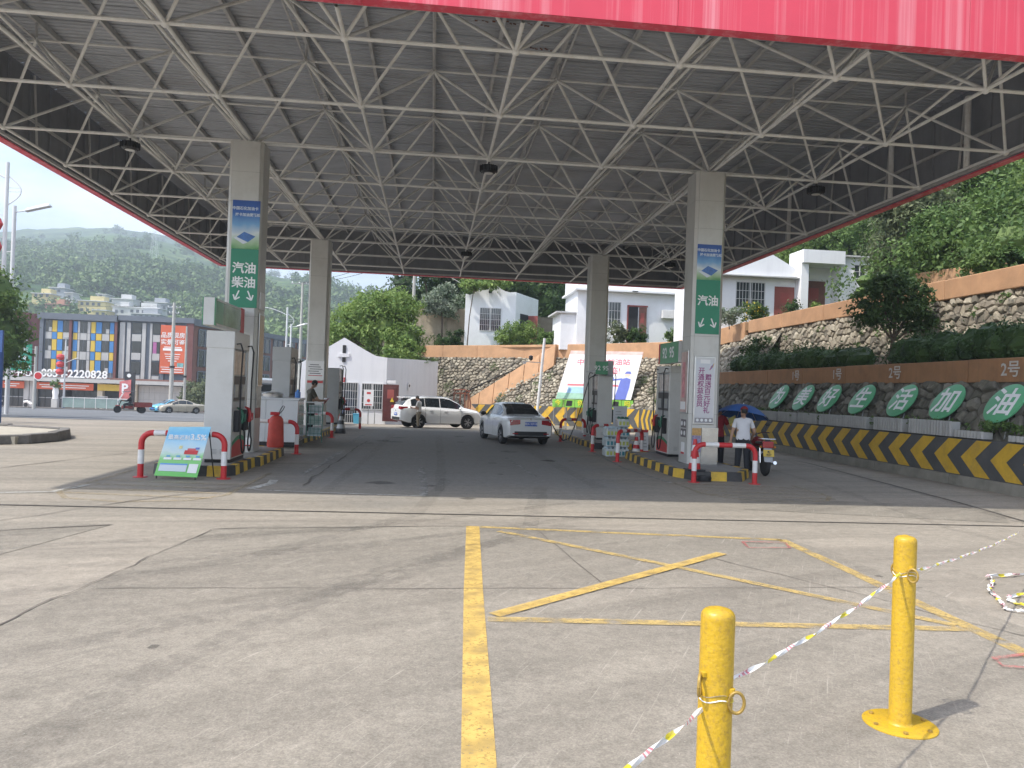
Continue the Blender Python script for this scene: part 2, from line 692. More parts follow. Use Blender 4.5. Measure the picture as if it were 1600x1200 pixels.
YEL = wornpaint('yellow road paint', (.53, .36, .10), (.25, .23, .19), .42, 34)
YELOLD = wornpaint('faded yellow road paint', (.40, .31, .17), (.28, .25, .2), .70, 12, .5)
YELTHIN = wornpaint('thin yellow road paint', (.50, .36, .13), (.26, .235, .2), .5, 30, .85)
WHT = wornpaint('white road paint', (.55, .54, .5), (.3, .27, .23), .55, 8)
WHTOLD = wornpaint('faded white road paint', (.34, .33, .31), (.2, .19, .175), .75, 6)
REDOLD = wornpaint('red spray paint', (.45, .12, .11), (.27, .24, .21), .6, 14, .6)

strip([(.2, .5), (.30, 3.85), (.45, 7.2), (.62, 10.55)], .18, YEL, 'yellow_line')
strip([(.72, 10.5), (2.6, 10.22), (4.75, 9.92)], .12, YELTHIN, 'yellow_line')
strip([(4.75, 9.95), (4.72, 8.2), (4.66, 6.6), (4.6, 4.6), (4.5, 2.0)], .15, YELTHIN, 'yellow_line')
strip([(.52, 6.3), (4.6, 6.08)], .13, YELTHIN, 'yellow_line', .012)
strip([(.58, 6.4), (3.55, 8.98)], .14, YEL, 'yellow_line', .016)
strip([(.95, 10.2), (2.75, 8.25), (4.55, 6.18)], .12, YELTHIN, 'yellow_line', .012)
for a in [[(4.11, 9.71), (4.68, 9.67), (4.59, 9.35), (4.03, 9.31), (4.11, 9.71)], [(4.6, 5.45), (4.26, 5.36), (4.2, 5.2), (4.6, 5.1)]]:
    strip(a, .05, REDOLD, 'red_spray_mark', .02)
strip([(-3.1, 13.82), (-2.9, 14.6), (-2.95, 15.1)], .16, WHT, 'white_line')
strip([(-3.0, 13.7), (-1.6, 13.5), (-.06, 13.36)], .07, WHT, 'white_line')
strip([(-.08, 13.34), (-.1, 15.2), (-.2, 18.2)], .15, WHTOLD, 'white_line', .012)
strip([(2.09, 21.2), (2.34, 16.5), (4.0, 16.25)], .10, WHTOLD, 'white_line')
strip([(-2.6, 16.2), (-2.5, 18.5), (-2.45, 22)], .14, WHTOLD, 'white_line')
strip([(-2.55, 25), (-2.5, 29)], .14, WHTOLD, 'white_line')
strip([(-9.5, 12.6), (-6.66, 12.77), (-5.95, 12.96)], .10, WHT, 'white_line')
strip([(-5.97, 12.9), (-5.85, 13.9)], .14, WHT, 'white_line')
strip([(5.1, 24), (4.9, 19), (5.2, 16.2)], .10, WHTOLD, 'white_line')
# faded yellow no-stopping noses round the two islands
for cx, sgn in ((-4.6, 1), (6.6, 1)):
    yb = 12.1 if cx < 0 else 13.6
    strip([(cx - 1.35, 16.2), (cx - 1.3, yb + .9), (cx - .9, yb + .25), (cx, yb), (cx + .9, yb + .25), (cx + 1.3, yb + .9), (cx + 1.35, 16.2)], .1, YELOLD, 'faded_yellow_line')
    for k in range(4):
        strip([(cx - 1.2, yb + .8 + .55 * k), (cx + 1.2, yb + .5 + .55 * k)], .12, YELOLD, 'faded_yellow_line', .012)
# drain slot, joints, cracks
strip([(-16, 11.66), (-6, 11.6), (9.45, 11.38), (12.5, 11.35)], .05, GAP, 'drain_slot')
strip([(9.2, 8), (10.3, 14), (11.3, 22), (11.4, 36)], .05, GAP, 'drain_slot')
FILM = wornpaint('tyre rubber film', (.09, .085, .08), None, .55, 3.5, .10)
for a in [[(-9, 7.6), (-5, 8.6), (-1, 10.2), (2.5, 13)], [(-9, 6.4), (-4.8, 7.4), (-.8, 9.1), (3, 12)], [(-6, 3.6), (-3, 5.2), (-.5, 7.4), (1.4, 10.5), (2.2, 15)], [(-7, 4.6), (-4.4, 6.2), (-1.9, 8.4), (-.2, 11.4), (.4, 16)],
          [(-2.4, 2), (-1.8, 5), (-.4, 8), (2, 10.8)], [(8.5, 7), (8.0, 11), (8.8, 16), (9.4, 24)], [(10.2, 7), (9.7, 11), (10.5, 16), (11.0, 24)],
          [(-1.8, 14), (-1.6, 20), (-1.5, 30)], [(.2, 14), (.3, 20), (.3, 30)], [(3.4, 15), (3.2, 20), (3.1, 25)]]:
    strip([tuple(Vector(p).lerp(Vector(q), k / 6)) for p, q in zip(a, a[1:]) for k in range(6)] + [a[-1]], rnd.uniform(.2, .3), FILM, 'tyre_mark', .0055 + rnd.uniform(0, .001), .25)
OIL = wornpaint('oil film', (.05, .048, .045), None, .35, 6, .38)
for k in range(22):
    x, y = (rnd.uniform(-2.6, 4.4), rnd.uniform(13, 31)) if k < 20 else (rnd.uniform(-2.5, 5), rnd.uniform(4, 10))
    r = rnd.uniform(.04, .3 if k < 20 else .05)
    sheet('oil_stain', [(x + r * rnd.uniform(.6, 1.3) * math.cos(q), y + r * rnd.uniform(.6, 1.3) * math.sin(q)) for q in [2 * math.pi * j / 11 for j in range(11)]], OIL, .0068 + k * .00001)
strip(wander((-3.25, 5.4), (-2.7, 10.0), 26, .03), .014, CRACK, 'crack', .010, .6)
strip(wander((-2.7, 10.05), (.6, 10.56), 14, .02), .02, CRACK, 'crack', .010, .6)
strip(wander((-2.9, 7.15), (5.1, 7.45), 30, .02), .010, CRACK, 'crack', .010, .5)
strip(wander((1.5, 10.3), (1.75, 7.3), 10, .02), .010, CRACK, 'crack', .010, .5)
strip(wander((-5.5, 10.2), (-3.0, 14.8), 16, .05), .022, CRACK, 'crack', .010, .7)
strip(wander((-8.8, 8.0), (-4.0, 10.2), 12, .05), .03, CRACK, 'crack', .010, .6)
strip(wander((-9.0, 13.2), (-7.4, 19.8), 12, .06), .03, CRACK, 'crack', .010, .5)
strip(wander((3.3, 8.9), (5.2, 5.4), 14, .04), .010, CRACK, 'crack', .010, .5)
strip(wander((-2.3, 14.4), (-2.1, 26), 26, .05), .03, CRACK, 'crack', .010, .7)
strip(wander((5.2, 4.2), (8.8, 10.6), 18, .06), .014, CRACK, 'crack', .010, .5)

# road beyond the forecourt on the left
yr = [36, 42, 49, 60, 90, 97]
mb = MB()
xr = [-160, -60, -7.5]
mb.add([(x + (0 if x < -50 else (y - 45) * -.05 - max(0, 45 - y) * .9), y, gz(y) + .012) for y in yr for x in xr],
       [(j * 3 + i, j * 3 + i + 1, (j + 1) * 3 + i + 1, (j + 1) * 3 + i) for j in range(len(yr) - 1) for i in range(2)])
road = struct('road', mb, ASPH)
LANE = wornpaint('lane paint', (.5, .5, .49), (.13, .13, .135), .4, 2)
for y, segs in ((52, [(-34, -26), (-20, -14)]), (60, [(-70, -24)]), (73, [(-60, -44), (-38, -22), (-17, -10)]), (86, [(-90, -12)])):
    for a, b in segs:
        mb = MB()
        mb.quad(*[(x, yy, gz(yy) + .018) for x, yy in ((a, y), (b, y + .4), (b, y + .75), (a, y + .35))])
        mb.build('lane_line', LANE, road)
mb = MB()
mb.hexa([(-160, 97, gz(97)), (-6, 97, gz(97)), (-6, 118, gz(118)), (-160, 118, gz(118))],
        [(-160, 97, gz(97) + .14), (-6, 97, gz(97) + .14), (-6, 118, gz(118) + .14), (-160, 118, gz(118) + .14)])
struct('pavement', mb, PAVE)
KERB = mat('rough kerb stone', (.16, .15, .14), .9, var=.3, scale=3, bump=.6, bscale=20, dirt=.4, dirtcol=(.07, .07, .06))
KTOP = mat('kerb top', (.36, .33, .27), .9, var=.2)
mb = MB()
for k in range(34):
    x = -100 + k * 2.8
    mb.box(x, x + 2.76, 96.7, 96.99, gz(97) - .1, gz(97) + .17)
ks = mb.build('kerb_row', KERB, ground)

# traffic island at the left edge of the picture
ti = bpy.data.objects.new('traffic_island', None)
COL.objects.link(ti)
ti.location = (-16, 23, 0)
ti['kind'] = 'structure'
WORLD[ti.name] = True
edge = [(-26, 18.2), (-21, 19.0), (-18.6, 19.4), (-16.5, 19.75), (-14.6, 20.1), (-12.8, 20.45), (-11.2, 20.95), (-10.55, 21.6), (-10.3, 22.6), (-10.5, 23.8), (-11.0, 24.9), (-13, 25.6), (-17, 26), (-26, 26.4)]
MB().prism([(x * .995 - .08 + (-.22 if x > -12 else 0), y * 1.0 + (.3 if y < 21.5 else -.3)) for x, y in edge], 0, .2).build('island_fill', KTOP, ti)
for a, b in zip(edge[:-1], edge[1:]):
    a, b = Vector(a), Vector(b)
    d = (b - a)
    q = Vector((-d.y, d.x)).normalized() * .3
    g_ = d.normalized() * .012
    m_ = MB()
    h = .25 + rnd.uniform(-.02, .03)
    a0, b0 = a + g_, b - g_
    m_.hexa([(*a0, 0), (*b0, 0), (*(b0 + q), 0), (*(a0 + q), 0)], [(*(a0 + q * .12), h), (*(b0 + q * .12), h), (*(b0 + q), h), (*(a0 + q), h)])
    m_.build('kerb_stone', KERB, ti, bevel=.03)

# ---------------------------------------------------------------- hillside terraces and walls
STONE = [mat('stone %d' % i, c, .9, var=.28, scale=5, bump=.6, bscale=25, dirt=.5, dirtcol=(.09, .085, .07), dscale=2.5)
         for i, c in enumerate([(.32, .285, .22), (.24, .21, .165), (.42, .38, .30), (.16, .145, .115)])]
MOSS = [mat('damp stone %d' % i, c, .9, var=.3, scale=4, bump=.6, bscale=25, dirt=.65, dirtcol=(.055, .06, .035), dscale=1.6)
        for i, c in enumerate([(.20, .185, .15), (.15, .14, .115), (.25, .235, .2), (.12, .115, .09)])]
MORTAR = mat('mortar', (.11, .10, .08), .95, var=.3, scale=3, bump=.5, bscale=30, dirt=.5, dirtcol=(.06, .06, .045), dscale=1.2)
ORANGE = mat('orange wash', (.48, .28, .155), .8, var=.22, scale=1.2, bump=.15, bscale=30, streak=.5, streakcol=(.42, .26, .15), dirt=.35, dirtcol=(.32, .2, .12), dscale=1.5)
BROWNBAND = mat('brown wash', (.38, .20, .10), .85, var=.18, scale=1.5, streak=.45, streakcol=(.2, .13, .08), dirt=.4, dirtcol=(.16, .12, .08), dscale=1.2)
SOIL = mat('planted soil', (.10, .085, .05), .95, var=.35, scale=2, bump=.5, bscale=15, dirt=.6, dirtcol=(.06, .09, .03), dscale=1.5)


def surf(bot, top):
    """bilinear surface between two polylines of equal count; u runs in metres along the bottom"""
    bot = [Vector(p) for p in bot]
    top = [Vector(p) for p in top]
    L = [0]
    for a, b in zip(bot, bot[1:]):
        L.append(L[-1] + (b - a).length)
    H = sum((t - b).length for t, b in zip(top, bot)) / len(bot)

    def f(u, v, h=0.):
        u = min(max(u, 0), L[-1] - 1e-4)
        k = max(i for i in range(len(L)) if L[i] <= u)
        k = min(k, len(L) - 2)
        t = (u - L[k]) / (L[k + 1] - L[k])
        b = bot[k].lerp(bot[k + 1], t)
        q = top[k].lerp(top[k + 1], t)
        n = (bot[k + 1] - bot[k]).cross(q - b).normalized()
        if n.z < 0:
            n = -n
        return b.lerp(q, v / H) + n * h
    return f, L[-1], H


def cells(U, V, size, seed, jit=.49):
    """irregular polygons covering a U x V strip"""
    rg = random.Random(seed)
    nu, nv = max(2, int(U / size)), max(2, int(V / (size * .78)))
    du, dv = U / nu, V / nv
    P = {}
    for i in range(-1, nu + 1):
        for j in range(-1, nv + 1):
            P[i, j] = ((i + .5 + (.5 if j % 2 else 0) + rg.uniform(-jit, jit)) * du, (j + .5 + rg.uniform(-jit, jit) * .8) * dv)
    out = []
    for i in range(nu):
        for j in range(nv):
            c = P[i, j]
            poly = [(c[0] - 2 * du, c[1] - 2 * dv), (c[0] + 2 * du, c[1] - 2 * dv), (c[0] + 2 * du, c[1] + 2 * dv), (c[0] - 2 * du, c[1] + 2 * dv)]
            for a in (-2, -1, 0, 1, 2):
                for b in (-1, 0, 1):
                    q = P.get((i + a, j + b))
                    if q is None or (a == 0 and b == 0):
                        continue
                    mx, my = (c[0] + q[0]) / 2, (c[1] + q[1]) / 2
                    nx, ny = q[0] - c[0], q[1] - c[1]
                    new = []
                    for k in range(len(poly)):
                        p, r = poly[k], poly[(k + 1) % len(poly)]
                        dp = (p[0] - mx) * nx + (p[1] - my) * ny
                        dr = (r[0] - mx) * nx + (r[1] - my) * ny
                        if dp <= 0:
                            new.append(p)
                        if dp * dr < 0:
                            t = dp / (dp - dr)
                            new.append((p[0] + (r[0] - p[0]) * t, p[1] + (r[1] - p[1]) * t))
                    poly = new
            poly = [(min(max(x, 0), U), min(max(y, 0), V)) for x, y in poly]
            if len(poly) >= 3:
                out.append((c, poly))
    return out


def stone_into(mb_, f, c, poly, rg, gap=.025, bulge=.07):
    n = len(poly)
    ring = []
    cx, cy = sum(p[0] for p in poly) / n, sum(p[1] for p in poly) / n
    rad = max(.05, sum(math.hypot(p[0] - cx, p[1] - cy) for p in poly) / n)
    for s_, h in ((1 - gap / rad, -.02), (1 - gap / rad - .06, bulge * .6), (.62, bulge)):
        for x, y in poly:
            ring.append(f(cx + (x - cx) * s_, cy + (y - cy) * s_, h + (rg.uniform(-.012, .012) if h > 0 else 0)))
    fs = []
    for k in range(2):
        for i in range(n):
            j = (i + 1) % n
            fs.append((k * n + i, k * n + j, (k + 1) * n + j, (k + 1) * n + i))
    fs.append(tuple(range(2 * n, 3 * n)))
    mb_.add(ring, fs)


def stone_wall(root, bot, top, size, mats, seed, nearby, limit=230, bulge=.07, skip=None):
    f, U, V = surf(bot, top)
    rg = random.Random(seed)
    nu = max(6, int(U / .8))
    nv = max(3, int(V / .8))
    mb_ = MB()
    pts = [f(U * i / nu, V * j / nv, 0) for j in range(nv + 1) for i in range(nu + 1)]
    mb_.add(pts, [(j * (nu + 1) + i, j * (nu + 1) + i + 1, (j + 1) * (nu + 1) + i + 1, (j + 1) * (nu + 1) + i) for j in range(nv) for i in range(nu)])
    mb_.build('mortar_bed', MORTAR, root)
    cl = cells(U, V, size, seed)
    if skip:
        cl = [c for c in cl if not skip(f(*c[0]))]
    cl.sort(key=lambda c: nearby(f(*c[0])))
    rest = [MB() for _ in mats]
    for k, (c, poly) in enumerate(cl):
        b = bulge * rg.uniform(.3, 1.9)
        mi = rg.choice([0, 0, 1, 1, 2, 3]) % len(mats)
        if k < limit:
            m_ = MB()
            stone_into(m_, f, c, poly, rg, bulge=b)
            m_.build('stone', mats[mi], root)
        else:
            stone_into(rest[mi], f, c, poly, rg, bulge=b)
    for mi, m_ in enumerate(rest):
        if m_.v:
            o = m_.build('stonework', mats[mi], root)
            o['kind'] = 'stuff'
    return f, U, V


# lower dark wall beside the drive, leaning back above the chevron wall
lw = thing('stone_wall', 'dark mossy stone wall behind the round green signs, leaning back', 'wall', (13.3, 22, 0), world=True)
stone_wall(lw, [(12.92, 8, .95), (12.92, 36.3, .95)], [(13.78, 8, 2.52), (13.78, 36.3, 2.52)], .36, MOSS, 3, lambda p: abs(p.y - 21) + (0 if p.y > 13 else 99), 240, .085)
# upper sunlit wall
uw = thing('stone_wall', 'sunlit rubble stone wall above the clipped hedges, under an orange coping', 'wall', (16.7, 24, 3), world=True)
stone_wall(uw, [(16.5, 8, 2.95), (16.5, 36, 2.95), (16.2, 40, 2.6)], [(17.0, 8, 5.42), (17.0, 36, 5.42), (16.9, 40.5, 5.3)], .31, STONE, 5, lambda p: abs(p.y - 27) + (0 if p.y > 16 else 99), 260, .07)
# wall at the back of the yard, sloping, turning the corner
BB = [(12.95, 32.5, .95), (12.95, 45.7, .75), (9.1, 50.4, .5), (5.1, 55.2, .3), (2.6, 58.3, -.4), (.3, 60.2, -.95), (-4, 63, -1.0)]
BT = [(16.9, 36.0, 5.2), (15.5, 48.2, 4.3), (11.5, 52.6, 4.3), (6.8, 56.8, 4.3), (3.4, 59.2, 4.3), (.8, 61.2, 4.3), (-3.2, 64.5, 4.3)]
bw = thing('stone_wall', 'sloping rubble stone retaining wall at the back, behind the white cars', 'wall', (7, 54, 0), world=True)
bf, BU, BV = stone_wall(bw, BB, BT, .32, STONE, 8, lambda p: abs(p.x - 6.5) + (0 if p.y > 44 else 99), 280, .10)

# orange coping along the terrace edge
cp = thing('coping_wall', 'orange washed parapet running along the terrace edge under the white houses', 'parapet', (7, 56, 4.3), world=True)
ct = [(-3.6, 64.9), (.8, 61.3), (3.4, 59.3), (6.8, 56.9), (11.5, 52.7), (15.5, 48.3), (16.85, 42.6), (16.95, 40.4)]
zt = [(4.25, 5.2), (4.25, 5.2), (4.25, 5.22), (4.25, 5.25), (4.25, 5.3), (4.2, 5.35), (5.0, 5.95), (5.05, 6.05)]
for (a, za), (b, zb) in zip(zip(ct, zt), zip(ct[1:], zt[1:])):
    a, b = Vector(a), Vector(b)
    q = Vector((-(b - a).y, (b - a).x)).normalized() * .13
    MB().hexa([(*(a + q), za[0]), (*(b + q), zb[0]), (*(b - q), zb[0]), (*(a - q), za[0])],
              [(*(a + q), za[1]), (*(b + q), zb[1]), (*(b - q), zb[1]), (*(a - q), za[1])]).build('parapet_section', ORANGE, cp, bevel=.03)
cp2 = thing('coping_wall', 'orange parapet on top of the sunlit stone wall on the right', 'parapet', (17, 24, 5.4), world=True)
for k in range(8):
    y0, y1 = 8 + 4 * k + .01, 12 + 4 * k - .01
    MB().box(16.86, 17.14, y0, y1, 5.4, 6.08 + rnd.uniform(-.02, .02)).build('parapet_section', ORANGE, cp2, bevel=.03)
cp3 = thing('coping_wall', 'short orange wall set back on the slope under the big trees', 'wall', (20.5, 27, 6), world=True)
MB().hexa([(19.6, 24.5, 6.2), (20.9, 32, 6.2), (20.6, 32, 6.2), (19.3, 24.5, 6.2)], [(19.6, 24.5, 6.9), (20.9, 32, 7.6), (20.6, 32, 7.6), (19.3, 24.5, 6.9)]).build('wall_face', ORANGE, cp3, bevel=.03)

# sloping orange ramp edge on the back wall
rp = thing('ramp_edge', 'orange washed ramp edge climbing diagonally across the back stone wall', 'ramp', (4, 57, 0), world=True)
ra, rb = Vector((2.35, 57.55, -.35)), Vector((8.6, 54.4, 4.05))
up = Vector((.1, .25, 1.0))
for k in range(6):
    p, q = ra.lerp(rb, k / 6 + .002), ra.lerp(rb, (k + 1) / 6 - .002)
    MB().slab([p - up * .35, q - up * .35, q + up * 1.25, p + up * 1.25], (.22, .35, -.02)).build('ramp_section', ORANGE, rp, bevel=.03)

# planter band with the parking numbers
pb = thing('planter_wall', 'low brown planter wall below the hedges with chalked bay numbers', 'planter', (13.9, 24, 2.5), world=True)
yb = [9, 12.5, 15.6, 18.5, 21.4, 24.4, 27.4, 30.4, 33.4, 36.2]
for a, b in zip(yb, yb[1:]):
    off = rnd.uniform(-.02, .02)
    MB().box(13.72 + off, 13.95, a + .01, b - .01, 2.5, 3.08 + rnd.uniform(-.015, .015)).build('planter_section', BROWNBAND, pb, bevel=.02)
CHALK = mat('chalk white', (.62, .58, .54), .8, var=.2, scale=9)
for s_, y in (('1号', 27.9), ('1号', 24.9), ('2号', 21.6), ('2号', 17.0)):
    text(s_, .42, CHALK, pb, (13.69, y, 2.79), (90, 0, -90), bold=.006)
mb = MB()
mb.quad((13.9, 6, 2.98), (16.7, 6, 2.98), (16.7, 36.3, 2.98), (13.9, 36.3, 2.98))
struct('planting_bed', mb, SOIL)

# terrace, and the slope rising behind it
mb = MB()
prof = [(16.9, 5.5), (19.3, 6.0), (22, 8.0), (28, 13), (40, 22), (70, 38), (120, 60)]
yy = [-20, 8, 20, 30, 36]
mb.add([(x, y, z) for y in yy for x, z in prof], [(j * 7 + i, j * 7 + i + 1, (j + 1) * 7 + i + 1, (j + 1) * 7 + i) for j in range(4) for i in range(6)])
n0 = len(mb.v)
mb.add([(16.9, 36, 5.5), (28, 36, 6.0), (28, 50, 6.0), (16.9, 42.5, 5.6), (15.4, 48.4, 5.1), (28, 60, 5.4), (11.4, 52.8, 5.1), (-3.6, 65, 5.0), (-3.6, 72, 5.0), (10, 72, 5.1), (28, 72, 5.6)],
       [(0, 1, 2, 3), (3, 2, 5, 4), (4, 5, 10, 9, 6), (6, 9, 8, 7)])
mb.add([(28, 36, 6.0), (28, 36, 13), (40, 36, 22), (70, 36, 38), (120, 36, 60), (28, 60, 6), (30, 60, 9), (40, 62, 20), (70, 66, 36), (120, 70, 58)],
       [(0, 5, 6, 1), (1, 6, 7, 2), (2, 7, 8, 3), (3, 8, 9, 4)])
mb.add([(-7.5, 61, -1.2), (-7, 64, 1.5), (-3.6, 65, 5), (-3.6, 72, 5), (10, 72, 5.1), (28, 72, 5.6), (28, 60, 6),
        (-13, 90, 1), (-9, 88, 6), (5, 86, 11), (28, 84, 14), (60, 80, 32), (120, 70, 58), (-20, 130, 2), (0, 140, 18), (60, 140, 40), (120, 120, 62), (40, 62, 20), (70, 66, 36)],
       [(0, 1, 8, 7), (1, 2, 3, 8), (3, 4, 9, 8), (4, 5, 10, 9), (5, 6, 17, 10), (10, 17, 11), (17, 18, 11), (18, 12, 11), (7, 8, 14, 13), (8, 9, 14), (9, 10, 15, 14), (10, 11, 15), (11, 12, 16, 15)])
struct('hillside', mb, mat('rough grass', (.075, .105, .035), .95, var=.4, scale=1.2, bump=.6, bscale=8, dirt=.6, dirtcol=(.05, .07, .02), dscale=.6))

# ---------------------------------------------------------------- chevron wall
CHEVGREY = mat('dark grey wall paint', (.075, .077, .08), .7, var=.2, scale=3, dirt=.5, dirtcol=(.16, .15, .13), dscale=1.2)
CHEVYEL = mat('yellow wall paint', (.60, .37, .03), .65, var=.16, scale=3, dirt=.5, dirtcol=(.24, .18, .08), dscale=2, streak=.3, streakcol=(.3, .2, .08))
PLINTH = mat('old concrete plinth', (.24, .225, .19), .9, var=.25, scale=2, bump=.4, bscale=30, dirt=.5, dirtcol=(.09, .1, .06), dscale=1.5)
chev_path = [(12.58, 8.0), (12.58, 45.8), (5.0, 55.2), (2.5, 57.9)]
for seg, (lab, pitch) in enumerate([('long low wall with yellow and dark grey chevrons along the drive', .975), ('chevron painted low wall at the back behind the white sedan', 1.3), ('short end of the chevron wall at the foot of the orange ramp', 1.3)]):
    a, b = Vector(chev_path[seg]), Vector(chev_path[seg + 1])
    d = (b - a).normalized()
    nrm = Vector((-d.y, d.x))
    L = (b - a).length
    za, zb = gz(a.y), gz(b.y)
    top_a, top_b = (1.15, 1.0) if seg == 0 else (1.0, .8) if seg == 1 else (.8, .7)
    cw = thing('chevron_wall', lab, 'wall', (a.x, a.y, za), world=True)
    P = lambda t, z, o=0.: (*(a + d * t + nrm * o), z)
    m_ = MB().hexa([P(0, za - .3, .0), P(L, zb - .3, .0), P(L, zb - .3, -.34), P(0, za - .3, -.34)], [P(0, top_a, -.02), P(L, top_b, -.02), P(L, top_b, -.34), P(0, top_a, -.34)])
    m_.build('wall_body', CHEVGREY, cw, bevel=.02)
    nseg = max(1, int(L / 3))
    for k in range(nseg):
        t0, t1 = L * k / nseg + .006, L * (k + 1) / nseg - .006
        zz0, zz1 = gz((a + d * t0).y), gz((a + d * t1).y)
        MB().hexa([P(t0, zz0 - .2, .10), P(t1, zz1 - .2, .10), P(t1, zz1 - .2, -.05), P(t0, zz0 - .2, -.05)], [P(t0, zz0 + .24, .05), P(t1, zz1 + .24, .05), P(t1, zz1 + .24, -.05), P(t0, zz0 + .24, -.05)]).build('plinth_block', PLINTH, cw, bevel=.03)
    t = .35
    while t < L - pitch * .2:
        f_ = t / L
        zlo = gz((a + d * t).y) + .26
        zhi = top_a + (top_b - top_a) * f_ - .01
        zm = (zlo + zhi) / 2
        wd = pitch * .5
        lean = pitch * .52
        lean_o = lambda z: .0 - .02 * (z - zlo) / (zhi - zlo) + .006
        pts = [(t - lean, zhi), (t, zm), (t - lean, zlo), (t - lean - wd, zlo), (t - wd, zm), (t - lean - wd, zhi)]
        m_ = MB()
        c_ = [P(min(max(q, .0), L), z, lean_o(z)) for q, z in pts]
        m_.add(c_, [(0, 1, 4, 5), (1, 2, 3, 4)])
        m_.build('chevron_stripe', CHEVYEL, cw)
        t += pitch
# ---------------------------------------------------------------- canopy: space frame, deck, fascia
GX = [-10.17 + 2.84 * i for i in range(9)]
GYY = [12.86 + 3.075 * j for j in range(9)]
ZL, ZU = 7.6, 9.05
UX = [(a + b) / 2 for a, b in zip(GX, GX[1:])]
UY = [GYY[0] - 1.54] + [(a + b) / 2 for a, b in zip(GYY, GYY[1:])] + [GYY[-1] + 1.54]
X0, X1, Y0, Y1 = -10.5, 12.76, 11.52, 39.2
FB, FT = 7.5, 9.75

FASCIA = mat('faded red fascia', (.66, .055, .095), .45, var=.08, scale=.8, streak=.8, streakcol=(.82, .40, .44), sscale=(5, 5, .05))
FASCIA_IN = mat('grey fascia lining', (.23, .24, .26), .7, var=.18, scale=1.5, streak=.4, streakcol=(.12, .115, .11), sscale=(4, 4, .2))
DECK = mat('grey corrugated deck', (.39, .41, .45), .5, .12, var=.12, scale=.8, dirt=.35, dirtcol=(.2, .18, .16), dscale=.7)
RUST = mat('rust flakes', (.16, .07, .045), .9, var=.3)
TUBE_DK = mat('dull steel tube', (.48, .48, .48), .55, var=.15, scale=3, dirt=.4, dirtcol=(.24, .2, .16), dscale=2)
cy = thing('station_canopy', 'large petrol station canopy with steel space frame and faded red fascia', 'canopy', (1.1, 25, 0), world=True)

n_ = 8
unit = MB().cyl((0, 0, 0), (0, 0, 1), 1, n=n_, cap=False)
U_CREAM = unit.mesh('frame_tube', CREAMTUBE, True)
U_DULL = unit.mesh('frame_tube_dull', TUBE_DK, True)
nodeb = MB()
nodeb.ball((0, 0, 0), 1, 10, 7)
N_CREAM = nodeb.mesh('frame_node', CREAMTUBE, True)


def member(name, p0, p1, r, me, parent):
    p0, p1 = Vector(p0), Vector(p1)
    d = p1 - p0
    mt = Matrix.Translation(p0) @ d.to_track_quat('Z', 'Y').to_matrix().to_4x4() @ Matrix.Diagonal((r, r, d.length, 1))
    return link(name, me, parent, matrix=mt)


LN = {}
for i, x in enumerate(GX):
    for j, y in enumerate(GYY):
        LN[i, j] = (x, y, ZL)
UN = {}
for i, x in enumerate(UX):
    for j, y in enumerate(UY):
        UN[i, j] = (x, y, ZU)
for (i, j), p in LN.items():
    link('lower_node', N_CREAM, cy, matrix=Matrix.Translation(p) @ Matrix.Scale(.078, 4))
    if (i + 1, j) in LN:
        member('lower_chord', p, LN[i + 1, j], .036, U_CREAM, cy)
    if (i, j + 1) in LN:
        member('lower_chord', p, LN[i, j + 1], .036, U_CREAM, cy)
    if j == 0:
        member('lower_chord', (p[0], Y0 + .25, ZL), p, .036, U_CREAM, cy)
    if j == 8:
        member('lower_chord', p, (p[0], Y1 - .06, ZL - .03), .036, U_CREAM, cy)
    for a in (-1, 0):
        for b in (0, 1):
            q = UN.get((i + a, j + b))
            if q:
                member('diagonal', p, q, .032, U_CREAM, cy)
for (i, j), p in UN.items():
    link('upper_node', N_CREAM, cy, matrix=Matrix.Translation(p) @ Matrix.Scale(.07, 4))
    if (i + 1, j) in UN:
        member('upper_chord', p, UN[i + 1, j], .026, U_CREAM, cy)
    if (i, j + 1) in UN:
        member('upper_chord', p, UN[i, j + 1], .026, U_DULL, cy)
    member('purlin_stub', p, (p[0], p[1], 9.42), .028, U_DULL, cy)
# lower rail of the frame along the two sides carries hangers to the fascia
for x in (GX[0], GX[-1]):
    for j, y in enumerate(UY):
        member('fascia_hanger', (x, y, ZL), (x + (.12 if x > 0 else -.12), y, 9.4), .03, U_DULL, cy)
for y in (GYY[1], GYY[2], GYY[4]):
    member('downpipe', (12.5, y + 1.2, ZL + .0), (12.5, y + 1.2, 9.3), .07, U_CREAM, cy)

# purlins along the canopy
for k in range(16):
    x = UX[0] + (UX[-1] - UX[0]) * (k / 14) if k < 15 else GX[0] + .4
    m_ = MB()
    m_.box(x - .035, x + .035, Y0 + .1, Y1 - .1, 9.42, 9.55)
    m_.build('purlin', TUBE_DK, cy)
